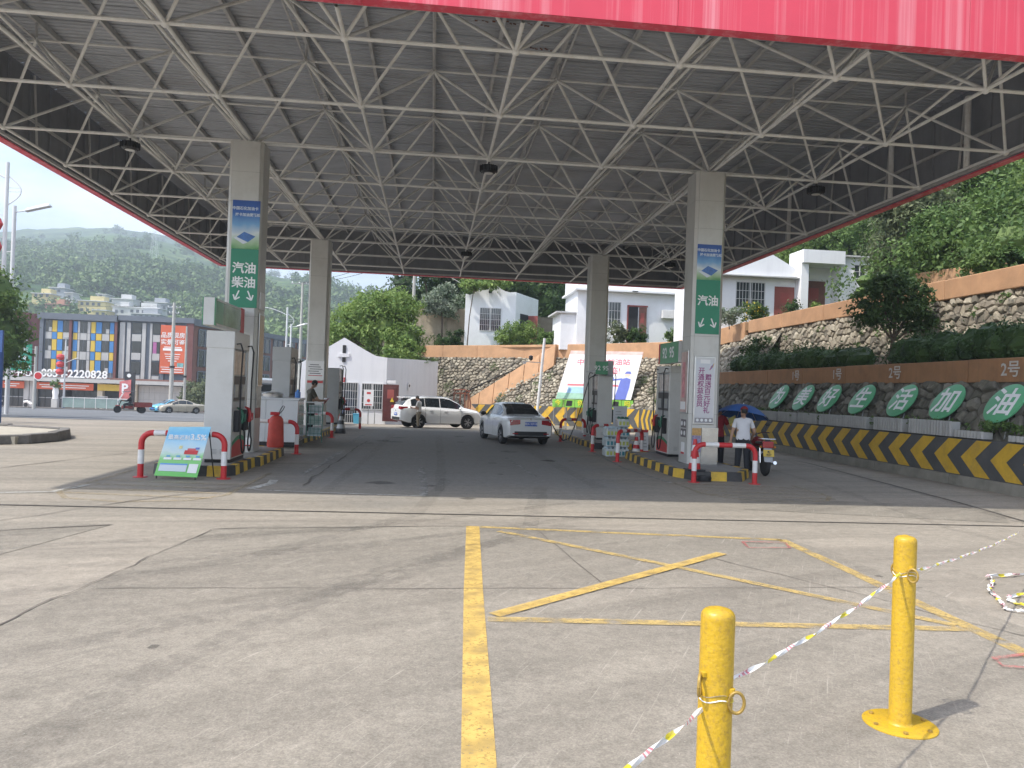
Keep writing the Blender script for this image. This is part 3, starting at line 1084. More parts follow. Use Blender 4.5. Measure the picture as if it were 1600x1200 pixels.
# deck of trapezoid sheets, each sheet running across
nsheet = 32
ds = (Y1 - Y0) / nsheet
for k in range(nsheet):
    y0 = Y0 + ds * k
    prof = []
    nr = 5
    for r in range(nr):
        b = y0 + ds * r / nr
        w_ = ds / nr
        prof += [(b + .002, 9.56), (b + w_ * .62, 9.56), (b + w_ * .72, 9.595), (b + w_ * .90, 9.595)]
    prof.append((y0 + ds - .004, 9.565))
    dz = rnd.uniform(0, .012)
    m_ = MB()
    vs = [(x, y, z + dz) for x in (X0 + .03, X1 - .03) for y, z in prof]
    L = len(prof)
    m_.add(vs, [(i, i + 1, L + i + 1, L + i) for i in range(L - 1)])
    m_.build('deck_sheet', DECK, cy)
for y, x0, x1 in ((14.4, 3.2, 6.4), (14.9, 2.0, 5.2), (15.9, .6, 2.2), (14.2, 7.8, 9.0), (17.0, 1.6, 2.4)):
    m_ = MB()
    n2 = 22
    for k in range(n2):
        if rnd.random() < .62:
            xa = x0 + (x1 - x0) * k / n2
            xb = xa + (x1 - x0) / n2 * rnd.uniform(.5, 1.2)
            yy_ = y + rnd.uniform(-.05, .05)
            m_.quad((xa, yy_, 9.552), (xb, yy_ + .02, 9.552), (xb, yy_ + rnd.uniform(.03, .09), 9.552), (xa, yy_ + rnd.uniform(.03, .09), 9.552))
    o = m_.build('rust_flakes', RUST, cy)
    o['kind'] = 'stuff'

# fascia: outer red skin in panels, grey ribbed lining inside


def fascia_run(a, b, inward, npan, tag_, lining=True):
    a, b, q = Vector(a), Vector(b), Vector(inward)
    for k in range(npan):
        p0, p1 = a.lerp(b, k / npan + .00012), a.lerp(b, (k + 1) / npan - .00012)
        o0, o1 = p0 - q * .22, p1 - q * .22
        m_ = MB()
        m_.hexa([(*o0, FB), (*o1, FB), (*p1, FB), (*p0, FB)], [(*o0, FB + .03), (*o1, FB + .03), (*p1, FB + .03), (*p0, FB + .03)])
        m_.hexa([(*o0, FB + .03), (*o1, FB + .03), (*(o1 + q * .03), FB + .03), (*(o0 + q * .03), FB + .03)],
                [(*o0, FT), (*o1, FT), (*(o1 + q * .03), FT), (*(o0 + q * .03), FT)])
        m_.build('fascia_panel', FASCIA, cy)
    if lining:
        L = (b - a).length
        n3 = int(L / 1.02)
        for k in range(n3):
            p0, p1 = a.lerp(b, k / n3), a.lerp(b, (k + 1) / n3)
            m_ = MB()
            m_.hexa([(*p0, FB + .04), (*p1, FB + .04), (*(p1 - q * .02), FB + .04), (*(p0 - q * .02), FB + .04)],
                    [(*p0, 9.63), (*p1, 9.63), (*(p1 - q * .02), 9.63), (*(p0 - q * .02), 9.63)])
            r0 = p0 + q * .05
            d_ = (p1 - p0).normalized() * .05
            m_.hexa([(*p0, FB + .04), (*(p0 + d_), FB + .04), (*(r0 + d_), FB + .04), (*r0, FB + .04)], [(*p0, 9.5), (*(p0 + d_), 9.5), (*(r0 + d_), 9.5), (*r0, 9.5)])
            m_.build('fascia_lining', FASCIA_IN, cy)
        m_ = MB()
        m_.bar((*(a + q * .06), 8.35), (*(b + q * .06), 8.35), .05, .07)
        m_.bar((*(a + q * .06), FB + .09), (*(b + q * .06), FB + .09), .07, .07)
        m_.build('fascia_rail', TUBE_DK, cy)


fascia_run((X0 - .2, Y0), (X1 + .2, Y0), (0, 1), 5, 'front')
fascia_run((X0, Y0), (X0, Y1), (1, 0), 6, 'left')
fascia_run((X1, Y0), (X1, Y1), (-1, 0), 6, 'right')
fascia_run((X0 - .2, Y1), (X1 + .2, Y1), (0, -1), 5, 'back')
MB().box(X0 + .02, X1 - .02, Y0 + .02, Y1 - .02, 9.64, 9.70).build('roof_skin', DECK, cy)

# ---------------------------------------------------------------- columns
CLAD = mat('aluminium cladding', (.55, .545, .52), .42, .25, var=.07, scale=1.0, dirt=.3, dirtcol=(.3, .28, .25), dscale=1.5, streak=.15, streakcol=(.34, .32, .29))
POLISH = mat('polished steel sheet', (.52, .52, .51), .22, .9, var=.2, scale=2.5, dirt=.3, dirtcol=(.2, .2, .2))
SEAM = mat('cladding seam', (.10, .10, .095), .7, var=.2)
NODEDARK = mat('lamp housing', (.025, .026, .03), .5, var=.1)
COLS = {'LF': (-4.55, 19.0), 'LB': (-4.6, 31.25), 'RF': (6.78, 19.0), 'RB': (6.68, 31.4)}


def column(cx, cy_, label):
    t = thing('canopy_column', label, 'column', (cx, cy_, .2), group='columns carrying the canopy')
    h, c = .39, .075
    oct_ = [(-h + c, -h), (h - c, -h), (h, -h + c), (h, h - c), (h - c, h), (-h + c, h), (-h, h - c), (-h, -h + c)]
    inner = [(x * .985, y * .985) for x, y in oct_]
    MB().prism(inner, 0, 7.33).build('column_core', SEAM, t)
    for z0, z1 in ((.0, 1.25), (1.255, 3.2), (3.205, 5.9), (5.905, 6.6), (6.605, 7.33)):
        for k in range(8):
            a, b = Vector(oct_[k]), Vector(oct_[(k + 1) % 8])
            g_ = (b - a).normalized() * .003
            m_ = MB()
            m_.hexa([(*(a + g_), z0), (*(b - g_), z0), (*((b - g_) * .97), z0), (*((a + g_) * .97), z0)], [(*(a + g_), z1), (*(b - g_), z1), (*((b - g_) * .97), z1), (*((a + g_) * .97), z1)])
            if k % 2 == 0:
                m_.build('cladding_panel', CLAD, t)
            else:
                m_.build('corner_trim', CLAD, t)
    return t


column(*COLS['LF'], 'grey clad canopy column nearest on the left, with the petrol and diesel sign')
column(*COLS['RF'], 'grey clad canopy column on the right with posters and a polished steel base')
column(*COLS['LB'], 'grey clad canopy column behind the reading man')
column(*COLS['RB'], 'grey clad canopy column in front of the leaning billboard')

# floodlights hung from the lower nodes
fl_labels = ['black canopy floodlight at the far left near the left fascia', 'black canopy floodlight in the middle of the front bay',
             'black canopy floodlight deep in the back bay near the centre', 'black canopy floodlight near the right fascia', 'black canopy floodlight at the back right behind the poster column']
for lab, (x, y) in zip(fl_labels, [(GX[1], GYY[2]), (GX[4], GYY[2]), (GX[4], GYY[6]), (GX[7], GYY[2]), (GX[7], GYY[6])]):
    t = thing('flood_light', lab, 'light', (x, y, ZL - .05), group='floodlights under the canopy')
    MB().cyl((0, 0, 0), (0, 0, -.13), .02, n=8).build('bracket', NODEDARK, t)
    m_ = MB()
    m_.lathe([(.06, -.10), (.17, -.12), (.19, -.16), (.19, -.26), (.14, -.30)], 16)
    for k in range(18):
        a = 2 * math.pi * k / 18
        m_.bar((.19 * math.cos(a), .19 * math.sin(a), -.20), (.225 * math.cos(a), .225 * math.sin(a), -.20), .012, .14)
    m_.build('housing', NODEDARK, t)
    MB().lathe([(.10, -.302), (.11, -.310), (.02, -.318)], 16).build('lens', mat('lamp lens', (.6, .6, .58), .3, var=0), t)
# ---------------------------------------------------------------- pump islands
ISLTOP = mat('island top concrete', (.26, .25, .235), .7, var=.2, scale=3, dirt=.4, dirtcol=(.12, .115, .11))


def island(label, outline, h, loc):
    t = thing('pump_island', label, 'island', (*loc, 0), world=True)
    c = Vector((sum(p[0] for p in outline) / len(outline), sum(p[1] for p in outline) / len(outline)))
    inn = [tuple(Vector(p) + (c - Vector(p)).normalized() * .05) for p in outline]
    MB().prism(inn, 0, h - .004).build('island_slab', ISLTOP, t)
    k = 0
    for a, b in zip(outline, outline[1:] + outline[:1]):
        a, b = Vector(a), Vector(b)
        n = max(1, round((b - a).length / .34))
        q = Vector((-(b - a).y, (b - a).x)).normalized() * .14
        for i in range(n):
            p0, p1 = a.lerp(b, i / n), a.lerp(b, (i + 1) / n)
            g_ = (b - a).normalized() * .002
            MB().hexa([(*(p0 + g_), 0), (*(p1 - g_), 0), (*(p1 - g_ + q), 0), (*(p0 + g_ + q), 0)],
                      [(*(p0 + g_ + q * .12), h), (*(p1 - g_ + q * .12), h), (*(p1 - g_ + q), h), (*(p0 + g_ + q), h)]).build('kerb_block', YELLOWPAINT if k % 2 else BLACKPAINT, t)
            k += 1
    return t


island('pump island with black and yellow kerb under the nearest left column', [(-5.2, 15.45), (-4.0, 15.45), (-3.82, 15.75), (-3.82, 17.4), (-3.72, 17.5), (-3.72, 20.2), (-3.95, 20.65), (-5.3, 20.65), (-5.4, 20.2), (-5.4, 15.75)], .2, (-4.6, 18))
island('dark kerbed pump island behind the white cabinet on the left', [(-5.4, 24.2), (-3.95, 24.2), (-3.78, 26), (-3.78, 34.2), (-5.4, 34.2)], .2, (-4.6, 29))
island('pump island with black and yellow kerb under the poster column on the right', [(5.95, 16.75), (7.05, 16.75), (7.6, 17.7), (7.6, 22.2), (5.72, 22.2), (5.6, 20.5), (5.66, 17.5)], .2, (6.6, 19))
island('dark kerbed pump island under the far right column, beside the white sedan', [(5.5, 25.4), (7.4, 25.4), (7.4, 34), (5.5, 34), (5.35, 32), (5.35, 27)], .2, (6.4, 29))


# ---------------------------------------------------------------- red and white guard rails
def rail(label, a, b, h=.84, r=.055):
    a, b = Vector((*a, gz(a[1]))), Vector((*b, gz(b[1])))
    d = (b - a)
    L = d.length
    d.normalize()
    t = thing('guard_rail', label, 'guard rail', a, math.atan2(d.y, d.x), group='red and white pump guard rails')
    bend = .2
    path = [(0, 0), (0, h - bend)]
    path += [(bend - bend * math.cos(k * math.pi / 12), h - bend + bend * math.sin(k * math.pi / 12)) for k in range(1, 7)]
    m_ = len(path)
    full = path + [(L - x, z) for x, z in reversed(path)]
    pts = [(x, 0, z) for x, z in full]
    # bands: foot red, white, red bend, then alternating along the top
    cuts = [0, h * .30, h * .62]
    arc = [0]
    for p, q in zip(full, full[1:]):
        arc.append(arc[-1] + math.hypot(q[0] - p[0], q[1] - p[1]))
    tot = arc[-1]
    corner = h - bend + bend * math.pi / 2 + .03
    n_top = max(3, int(round((tot - 2 * corner) / .27)) | 1)
    inner = [corner + (tot - 2 * corner) * k / n_top for k in range(n_top + 1)]
    cuts = cuts + inner + [tot - h * .62, tot - h * .30, tot]

    def at(s_):
        for k in range(len(arc) - 1):
            if s_ <= arc[k + 1] + 1e-9:
                f_ = (s_ - arc[k]) / (arc[k + 1] - arc[k])
                return (pts[k][0] + (pts[k + 1][0] - pts[k][0]) * f_, 0, pts[k][2] + (pts[k + 1][2] - pts[k][2]) * f_)
        return pts[-1]
    for k, (s0, s1) in enumerate(zip(cuts, cuts[1:])):
        mid = [s_ for s_ in arc if s0 < s_ < s1]
        seq = [at(s_) for s_ in [s0] + mid + [s1]]
        MB().tube(seq, r if k % 2 == 0 else r * 1.01, 14).build('red_band' if k % 2 == 0 else 'white_band', RED if k % 2 == 0 else BANDWHITE, t, smooth=True)
    for x in (0, L):
        MB().lathe([(.13, 0), (.13, .012), (.06, .014), (.06, .02)], 14, (x, 0, 0)).build('base_plate', RED, t)
    return t


rail('red and white guard rail behind the blue and green advertising board', (-5.42, 15.14), (-3.9, 15.14))
rail('red and white guard rail beside the red fire extinguisher', (-5.3, 20.9), (-3.5, 20.7))
rail('red and white guard rail beside the reading man', (-5.2, 27.2), (-3.42, 27.2))
rail('farthest red and white guard rail on the left, near the black cone', (-5.0, 33.9), (-3.05, 33.6))
rail('red and white guard rail in front of the poster column on the right', (5.80, 16.44), (7.16, 16.36))
rail('red and white guard rail beside the stacked water packs', (5.17, 20.9), (6.28, 22.45))
rail('red and white guard rail behind the stacked water packs', (5.16, 24.2), (6.1, 24.9))
rail('farthest red and white guard rail on the right, by the sedan', (4.86, 28.6), (5.9, 29.2))

# ---------------------------------------------------------------- fuel dispensers
PUMPW = mat('dispenser white', (.58, .575, .55), .4, var=.05, scale=2, dirt=.3, dirtcol=(.4, .38, .34), dscale=2.5)
PUMPG = mat('dispenser grey', (.40, .41, .41), .45, var=.08, scale=2, dirt=.3, dirtcol=(.25, .24, .22))
PANEL = mat('dispenser front', (.30, .31, .32), .35, var=.12, scale=6)
DECRED = mat('red wave film', (.55, .04, .04), .4, var=.08)
DECGREEN = mat('green wave film', (.03, .26, .12), .4, var=.08)
SCREEN = mat('display screen', (.42, .38, .34), .18, var=.35, scale=9)
HOSE = mat('black hose', (.015, .015, .016), .5, var=.1)
NOZG = mat('green nozzle', (.02, .12, .07), .45, var=.1)
NOZR = mat('red nozzle', (.45, .03, .03), .45, var=.1)


def hose_curve(x, y0, y1, ztop, zlow, zend, out):
    pts = []
    for k in range(19):
        t = k / 18
        y = y0 + (y1 - y0) * t
        if t < .55:
            z = ztop + (zlow - ztop) * (math.sin(t / .55 * math.pi / 2) ** 1.0)
        else:
            u = (t - .55) / .45
            z = zlow + (zend - zlow) * (1 - math.cos(u * math.pi / 2)) if u < 1 else zend
        pts.append((x + out * math.sin(math.pi * min(1, t * 1.1)) * (1 if x > 0 else -1), y, z))
    return pts


def dispenser(label, loc, rotz=0, sides=(1, -1), body=None, h=2.62, noz=None, waves=True, group='fuel dispensers'):
    body = body or PUMPW
    t = thing('fuel_dispenser', label, 'fuel pump', loc, rotz, group=group)
    w, d = .27, .58
    MB().box(-w + .02, w - .02, -d + .02, d - .02, 0, .07).build('plinth', BLACK, t)
    for s in (1, -1):
        o = MB().box(-w, w, s * d - .05, s * d + .05, .07, h).build('end_panel', body, t, bevel=.012)
        m_ = MB()
        for g_ in (-.11, .06):
            for k in range(4):
                m_.box(g_, g_ + .11, s * (d + .051), s * (d + .056), .18 + k * .028, .192 + k * .028)
        m_.build('vent_slots', PUMPG, o)
    MB().box(-w + .015, w - .015, -d + .052, d - .052, .07, 1.08).build('lower_cabinet', body, t, bevel=.008)
    MB().box(-w + .03, w - .03, -d + .052, d - .052, 1.085, 1.25).build('shelf', PUMPG, t)
    MB().box(-w + .05, w - .05, -d + .052, d - .052, 1.255, 2.32).build('mid_cabinet', PANEL, t)
    MB().box(-w - .01, w + .01, -d - .06, d + .06, 2.325, h + .02).build('header', body, t, bevel=.015)
    for s in sides:
        x = s * (w - .05)
        q = lambda a, b: (min(a, b), max(a, b))
        # display window above, pump face below
        xa, xb = q(x, x + s * .02)
        wn_ = MB().box(xa, xb, -d + .1, d - .1, 1.80, 2.28).build('display_window', SCREEN, t)
        xa, xb = q(x, x + s * .035)
        pf = MB().box(xa, xb, -d + .1, d - .1, 1.27, 1.77).build('pump_face', BLACK, t)
        for yy_ in (-.3, .3):
            xa, xb = q(x + s * .035, x + s * .05)
            MB().box(xa, xb, yy_ - .15, yy_ + .15, 1.33, 1.60).build('digit_panel', PANEL, pf)
            xa, xb = q(x + s * .05, x + s * .054)
            MB().box(xa, xb, yy_ - .11, yy_ + .11, 1.46, 1.56).build('digits', mat('lcd', (.33, .36, .33), .3, var=.1), pf)
        if waves:
            xw = s * (w - .015 + .003)
            for zs, m_ in ((0, DECGREEN), (-.09, DECRED)):
                mm = MB()
                n2 = 10
                for k in range(n2):
                    ya, yb_ = -d + .06 + (2 * d - .12) * k / n2, -d + .06 + (2 * d - .12) * (k + 1) / n2
                    za = .40 + zs + .13 * math.sin((k / n2) * 2.6) - (.0 if zs == 0 else 0)
                    zb = .40 + zs + .13 * math.sin(((k + 1) / n2) * 2.6)
                    lo = (za - .09, zb - .09) if zs == 0 else (.10, .10)
                    mm.quad((xw + s * .001, ya, lo[0]), (xw + s * .001, yb_, lo[1]), (xw + s * .001, yb_, zb), (xw + s * .001, ya, za))
                mm.build('wave_decal', m_, t)
        for k, yy_ in enumerate((-.33, .33)):
            MB().box(*q(s * (w - .015), s * (w + .10)), yy_ - .09, yy_ + .09, .62, 1.06).build('nozzle_holster', BLACK, t, bevel=.02)
            nm = (noz or (NOZG, NOZR))[k]
            m_ = MB()
            m_.tube([(s * (w + .12), yy_, .80), (s * (w + .15), yy_, .95), (s * (w + .10), yy_ + .02, 1.08), (s * (w + .02), yy_ + .05, 1.12)], [.035, .045, .035, .018], 8)
            m_.tube([(s * (w + .12), yy_, .80), (s * (w + .20), yy_, .86), (s * (w + .2), yy_, 1.0)], .012, 6)
            m_.build('nozzle', nm, t, smooth=True)
            m_ = MB()
            y0 = yy_ * 1.45
            xo = s * (w + .05)
            pts = [(s * (w - .02), y0, 2.42), (s * (w + .09), y0, 2.44), (s * (w + .14), y0, 2.30), (s * (w + .12), y0 * .98, 1.7), (s * (w + .12), y0 * .95, 1.0), (s * (w + .14), y0 * .92, .5)]
            dy = -.30 if yy_ > 0 else .30
            for a in range(9):
                u = a / 8 * math.pi
                pts.append((s * (w + .16), y0 * .9 + dy * .5 * (1 - math.cos(u)), .42 - .24 * math.sin(u)))
            pts += [(s * (w + .16), yy_ * .95 + dy * .35, .62), (s * (w + .14), yy_, .80)]
            m_.tube(pts, .017, 7)
            m_.build('hose', HOSE, t, smooth=True)
    return t


dispenser('tall white fuel dispenser beside the advertising board, end panel towards the camera', (-4.30, 16.72, .2), 0, sides=(1,), h=2.66)
dispenser('grey fuel dispenser rising behind the white cabinet', (-4.66, 24.95, .2), 0, sides=(1,), body=PUMPG, h=2.74)
dispenser('fuel dispenser with looping hoses tucked behind the far left column', (-4.12, 33.0, .2), 0, sides=(1,), body=PUMPG, h=2.3)
dispenser('white fuel dispenser with red and green wave beside the poster column', (6.78, 21.25, .2), 0, sides=(-1,), h=2.5, noz=(NOZG, NOZR))
dispenser('white fuel dispenser with long black hoses beside the far right column', (6.22, 27.9, .2), 0, sides=(-1, 1), h=2.35, noz=(NOZG, NOZG))
# hose stretched to the sedan's filler
MB().tube([(5.9, 27.5, 2.55), (5.62, 27.3, 2.4), (5.4, 27.2, 1.6), (5.15, 27.1, .8), (4.9, 26.9, .25), (4.65, 26.75, .16), (4.4, 26.6, .4), (4.2, 26.45, .72), (4.05, 26.3, .9)], .017, 7).build('hose', HOSE)
fh = bpy.data.objects['hose.%03d' % max(int(o.name[5:]) for o in bpy.data.objects if o.name.startswith('hose.'))]
fh.name = 'filling_hose'
tag(fh, 'black filling hose drooping from the far right dispenser to the sedan', 'hose')
nz_ = MB().tube([(4.07, 26.31, .89), (3.98, 26.2, .97), (3.9, 26.1, .96)], [.03, .045, .02], 8).build('nozzle', NOZR, fh, smooth=True)

# ---------------------------------------------------------------- grade boxes over the pumps
BOXG = mat('green light box', (.05, .27, .13), .3, var=.15, scale=4)
BOXW = mat('light box white', (.6, .6, .58), .35, var=.1)
BOXREFL = mat('light box face', (.32, .42, .33), .15, var=.5, scale=2.5)
t = thing('grade_sign', 'white and green light box sticking out of the nearest left column', 'sign', (-4.53, 17.2, 2.98), group='light boxes over the pumps')
MB().box(-.11, .11, -1.2, 1.2, 0, .56).build('box', BOXW, t, bevel=.01)
MB().box(.112, .122, -1.1, 1.1, .05, .51).build('face', BOXREFL, t)
MB().box(.112, .126, -1.2, -1.08, 0, .56).build('green_edge', BOXG, t)
MB().box(.112, .126, .9, 1.2, 0, .56).build('red_edge', DECRED, t)
MB().box(-.126, -.112, -1.2, 1.2, 0, .56).build('green_edge', BOXG, t)
MB().box(.122, .126, -1.06, -.6, .06, .5).build('green_edge', BOXG, t)
t = thing('grade_sign', 'green light box reading 92 95 beside the poster column', 'sign', (6.42, 20.25, 2.76), group='light boxes over the pumps')
MB().box(-.1, .1, -.85, .85, 0, .56).build('box', BOXW, t, bevel=.01)
MB().box(-.112, -.102, -.85, .72, .0, .56).build('face', BOXG, t)
MB().box(-.114, -.102, .72, .85, 0, .56).build('red_edge', DECRED, t)
text('92  95', .40, WHITESIGN, t, (-.116, -.02, .27), (90, 0, -90), bold=.008)
t = thing('grade_sign', 'small green light box reading 92 95 on the far right column', 'sign', (6.0, 26.9, 2.55), group='light boxes over the pumps')
MB().box(-.24, .2, 0, .12, 0, .46).build('box', BOXG, t, bevel=.01)
MB().box(.21, .42, .1, 1.2, -.04, .5).build('side_box', GREYSTEEL, t, bevel=.01)
text('92 95', .23, WHITESIGN, t, (-.03, -.005, .22), (90, 0, 0), bold=.004)
MB().box(-.25, -.24, .0, 1.6, .1, .14).build('arm', GREYSTEEL, t)


# ---------------------------------------------------------------- posters on the columns
def printmat(name, stops, z0, z1):
    """flat print graded from bottom to top of the sheet"""
    m = bpy.data.materials.new(name)
    m.use_nodes = True
    n, l = m.node_tree.nodes, m.node_tree.links
    p = n['Principled BSDF']
    p.inputs['Roughness'].default_value = .35
    g = n.new('ShaderNodeTexCoord')
    sp = n.new('ShaderNodeSeparateXYZ')
    l.new(g.outputs['Object'], sp.inputs[0])
    nz = n.new('ShaderNodeTexNoise')
    nz.inputs['Scale'].default_value = 3.0 / max(.3, (z1 - z0))
    l.new(g.outputs['Object'], nz.inputs['Vector'])
    ad = n.new('ShaderNodeMath')
    ad.operation = 'MULTIPLY_ADD'
    l.new(nz.outputs['Fac'], ad.inputs[0])
    ad.inputs[1].default_value = (z1 - z0) * .25
    l.new(sp.outputs[2], ad.inputs[2])
    r = n.new('ShaderNodeMapRange')
    r.inputs[1].default_value, r.inputs[2].default_value = z0 + (z1 - z0) * .125, z1 + (z1 - z0) * .125
    l.new(ad.outputs[0], r.inputs[0])
    cr_ = n.new('ShaderNodeValToRGB')
    el = cr_.color_ramp.elements
    while len(el) < len(stops):
        el.new(.5)
    for e, (pos, c) in zip(el, stops):
        e.position = pos
        e.color = tuple(c) + (1,)
    l.new(r.outputs[0], cr_.inputs[0])
    l.new(cr_.outputs[0], p.inputs['Base Color'])
    return m


PALEBLUE = mat('pale print', (.62, .68, .75), .4, var=0)
CARDBLUE = mat('card blue', (.05, .15, .42), .3, var=.3, scale=12)


def card_poster(label, x, y, zlo, zmid, zhi, w_, lines):
    t = thing('column_sign', label, 'sign', (x, y, zlo), group='fuel signs on the front columns')
    hb = zhi - zmid
    o = MB().box(-w_ / 2, w_ / 2, -.012, 0, zmid - zlo, zhi - zlo)
    pm = printmat('card print %.1f' % x, [(0, (.10, .30, .09)), (.12, (.35, .5, .3)), (.3, (.62, .68, .7)), (.5, (.16, .36, .62)), (.75, (.03, .12, .42)), (1, (.02, .07, .3))], zmid - zlo, zhi - zlo)
    ph = o.build('picture_panel', pm, t)
    MB().box(-w_ / 2, w_ / 2, -.012, 0, 0, zmid - zlo - .004).build('green_panel', GREENSIGN, t)
    zt_ = zhi - zlo
    text('中国石化加油卡', w_ * .135, PALEBLUE, ph, (-.02, -.015, zt_ - hb * .17), bold=.002)
    text('持卡加油更轻松', w_ * .13, PALEBLUE, ph, (.04, -.015, zt_ - hb * .30), bold=.002)
    c0 = Vector((0, -.018, zmid - zlo + hb * .22))
    MB().slab([c0 + Vector((-.20, 0, .02)), c0 + Vector((.06, 0, -.09)), c0 + Vector((.23, 0, .05)), c0 + Vector((-.03, 0, .15))], (0, .004, 0)).build('card_picture', CARDBLUE, ph)
    MB().slab([c0 + Vector((-.27, 0.002, .0)), c0 + Vector((-.05, 0.002, -.14)), c0 + Vector((.05, .002, -.1)), c0 + Vector((-.19, .002, .03))], (0, .003, 0)).build('hand_picture', PALEBLUE, ph)
    gh = zmid - zlo
    for k, s_ in enumerate(lines):
        text(s_, w_ * .44, WHITESIGN, t, (0, -.015, gh * (.66 if len(lines) == 2 else .60) - k * gh * .245), bold=.006)
    for s in (-1, 1):
        zc = gh * .2
        m_ = MB()
        a, b = Vector((s * .10, -.016, zc + .12)), Vector((s * .19, -.016, zc - .10))
        d_ = (b - a).normalized()
        q = Vector((-d_.z, 0, d_.x))
        m_.slab([a + q * .016, b + q * .016, b - q * .016, a - q * .016], (0, .003, 0))
        for ang in (38, -38):
            rr = Matrix.Rotation(R(ang), 3, 'Y') @ (-d_)
            e = b + rr * .13
            q2 = Vector((-rr.z, 0, rr.x)) * .016
            m_.slab([b + q2 + Vector((0, -.001, 0)), e + q2 + Vector((0, -.001, 0)), e - q2 + Vector((0, -.001, 0)), b - q2 + Vector((0, -.001, 0))], (0, .003, 0))
        m_.build('arrow', WHITESIGN, t)
    return t


card_poster('blue and green petrol and diesel sign on the nearest left column', -4.50, 18.605, 3.60, 4.98, 6.12, .63, ['汽油', '柴油'])
card_poster('blue and green petrol sign on the poster column on the right', 6.77, 18.605, 3.46, 4.82, 5.70, .62, ['汽油'])

# tall poster in a silver frame, front of the right column
t = thing('framed_poster', 'pale framed poster with purple vertical lettering on the right column', 'poster', (6.755, 18.605, 1.2))
MB().box(-.275, .275, -.03, 0, 0, 1.70).build('frame', STEEL, t, bevel=.012)
pm = printmat('pale violet print', [(0, (.42, .42, .45)), (.1, (.62, .62, .64)), (.6, (.66, .65, .67)), (.9, (.6, .63, .68)), (1, (.6, .6, .6))], .03, 1.67)
sh = MB().box(-.245, .245, -.036, -.031, .03, 1.67).build('sheet', pm, t)
PURPLE = mat('purple lettering', (.30, .06, .20), .45, var=.1)
for k, ch in enumerate('开通权益会员'):
    text(ch, .17, PURPLE, t, (-.095 - .006 * k, -.040, 1.33 - k * .165), bold=.0025)
for k, ch in enumerate('赠送百元好礼'):
    text(ch, .17, PURPLE, t, (.085 - .006 * k, -.040, 1.17 - k * .165), bold=.0025)
MB().box(-.23, .23, -.041, -.036, .05, .16).build('footer_strip', mat('footer grey', (.3, .29, .3), .5, var=.1), sh)
for k in range(4):
    MB().lathe([(.036, 0), (.036, .004)], 12, (-.165 + k * .11, -.046, .105), axis='y').build('footer_badge', WHITESIGN, sh)
MB().box(-.13, .12, -.041, -.036, 1.52, 1.62).build('logo_plate', WHITESIGN, sh)
for k, c_ in enumerate(((.55, .2, .35), (.25, .25, .55), (.65, .45, .2))):
    MB().slab([(.10 + .03 * k, -.04, 1.36 + .03 * k), (.13 + .03 * k, -.04, 1.36 + .03 * k), (.17 + .03 * k, -.04, 1.47 + .03 * k), (.15 + .03 * k, -.04, 1.47 + .03 * k)], (0, .003, 0)).build('confetti', mat('confetti %d' % k, c_, .5, var=0), sh)
# polished sheet, small posters at its foot
t = thing('steel_cover', 'polished steel sheet covering the foot of the right column', 'cover', (6.9, 18.6, .2))
MB().box(-.18, .24, -.03, 0, .0, .92).build('sheet', POLISH, t)
t = thing('small_poster', 'small orange and blue poster at the foot of the right column', 'poster', (6.57, 18.6, .5))
MB().box(-.09, .14, -.012, 0, .42, .60).build('orange_strip', mat('orange print', (.55, .33, .12), .5, var=.3, scale=20), t)
MB().box(-.09, .14, -.012, 0, 0, .415).build('sheet', mat('mixed print', (.28, .24, .36), .5, var=.6, scale=14), t)
# side faces
PINKPRINT = mat('pink print', (.52, .36, .33), .35, var=.35, scale=3)
t = thing('framed_poster', 'pink poster strip on the lane side of the right column', 'poster', (6.385, 19.0, 1.45))
MB().box(-.025, 0, -.27, .27, 0, 1.6).build('frame', STEEL, t, bevel=.01)
sh = MB().box(-.030, -.026, -.23, .23, .04, 1.56).build('sheet', PINKPRINT, t)
MB().box(-.034, -.031, -.18, .2, .1, .3).build('white_block', WHITESIGN, sh)
MB().box(-.034, -.031, -.1, .12, .4, 1.3).build('lettering_block', mat('rose print', (.55, .2, .22), .4, var=.5, scale=10), sh)
t = thing('safety_notice', 'four small square safety notices on the right column', 'notice', (6.388, 19.0, .85))
for a in (0, 1):
    for b in (0, 1):
        o = MB().box(-.008, 0, -.2 + a * .21, -.02 + a * .21, .0 + b * .24, .21 + b * .24).build('notice_plate', mat('notice grey', (.17, .15, .16), .5, var=.2), t)
        MB().lathe([(.06, 0), (.06, .004)], 12, (-.0125, -.11 + a * .21, .105 + b * .24), axis='x').build('notice_symbol', WHITESIGN, o)
t = thing('safety_notice', 'small white and red notice low on the right column', 'notice', (6.388, 19.0, .42))
o = MB().box(-.008, 0, -.12, .12, 0, .3).build('notice_plate', WHITESIGN, t)
MB().box(-.012, -.008, -.12, .12, 0, .05).build('red_strip', DECRED, o)
t = thing('framed_poster', 'brown framed poster on the lane side of the nearest left column', 'poster', (-4.155, 19.0, 1.75))
MB().box(0, .025, -.25, .25, 0, 1.75).build('frame', STEEL, t, bevel=.01)
MB().box(.026, .03, -.22, .22, .04, 1.71).build('sheet', mat('sepia print', (.42, .30, .17), .3, var=.3, scale=2), t)
MB().box(.0, .022, -.25, .25, 1.85, 2.25).build('white_plate', BANDWHITE, t)
t = thing('small_poster', 'dark red and white sticker low on the nearest left column', 'poster', (-4.155, 19.0, 1.0))
MB().box(0, .01, -.25, .25, .25, .6).build('white_part', mat('grey print', (.45, .44, .43), .4, var=.6, scale=8), t)
MB().box(0, .01, -.25, .25, 0, .245).build('red_part', mat('dark red print', (.3, .05, .05), .4, var=.6, scale=8), t)
t = thing('small_notice', 'small white plate with red edge by the dispenser foot', 'notice', (-4.5, 18.606, .35))
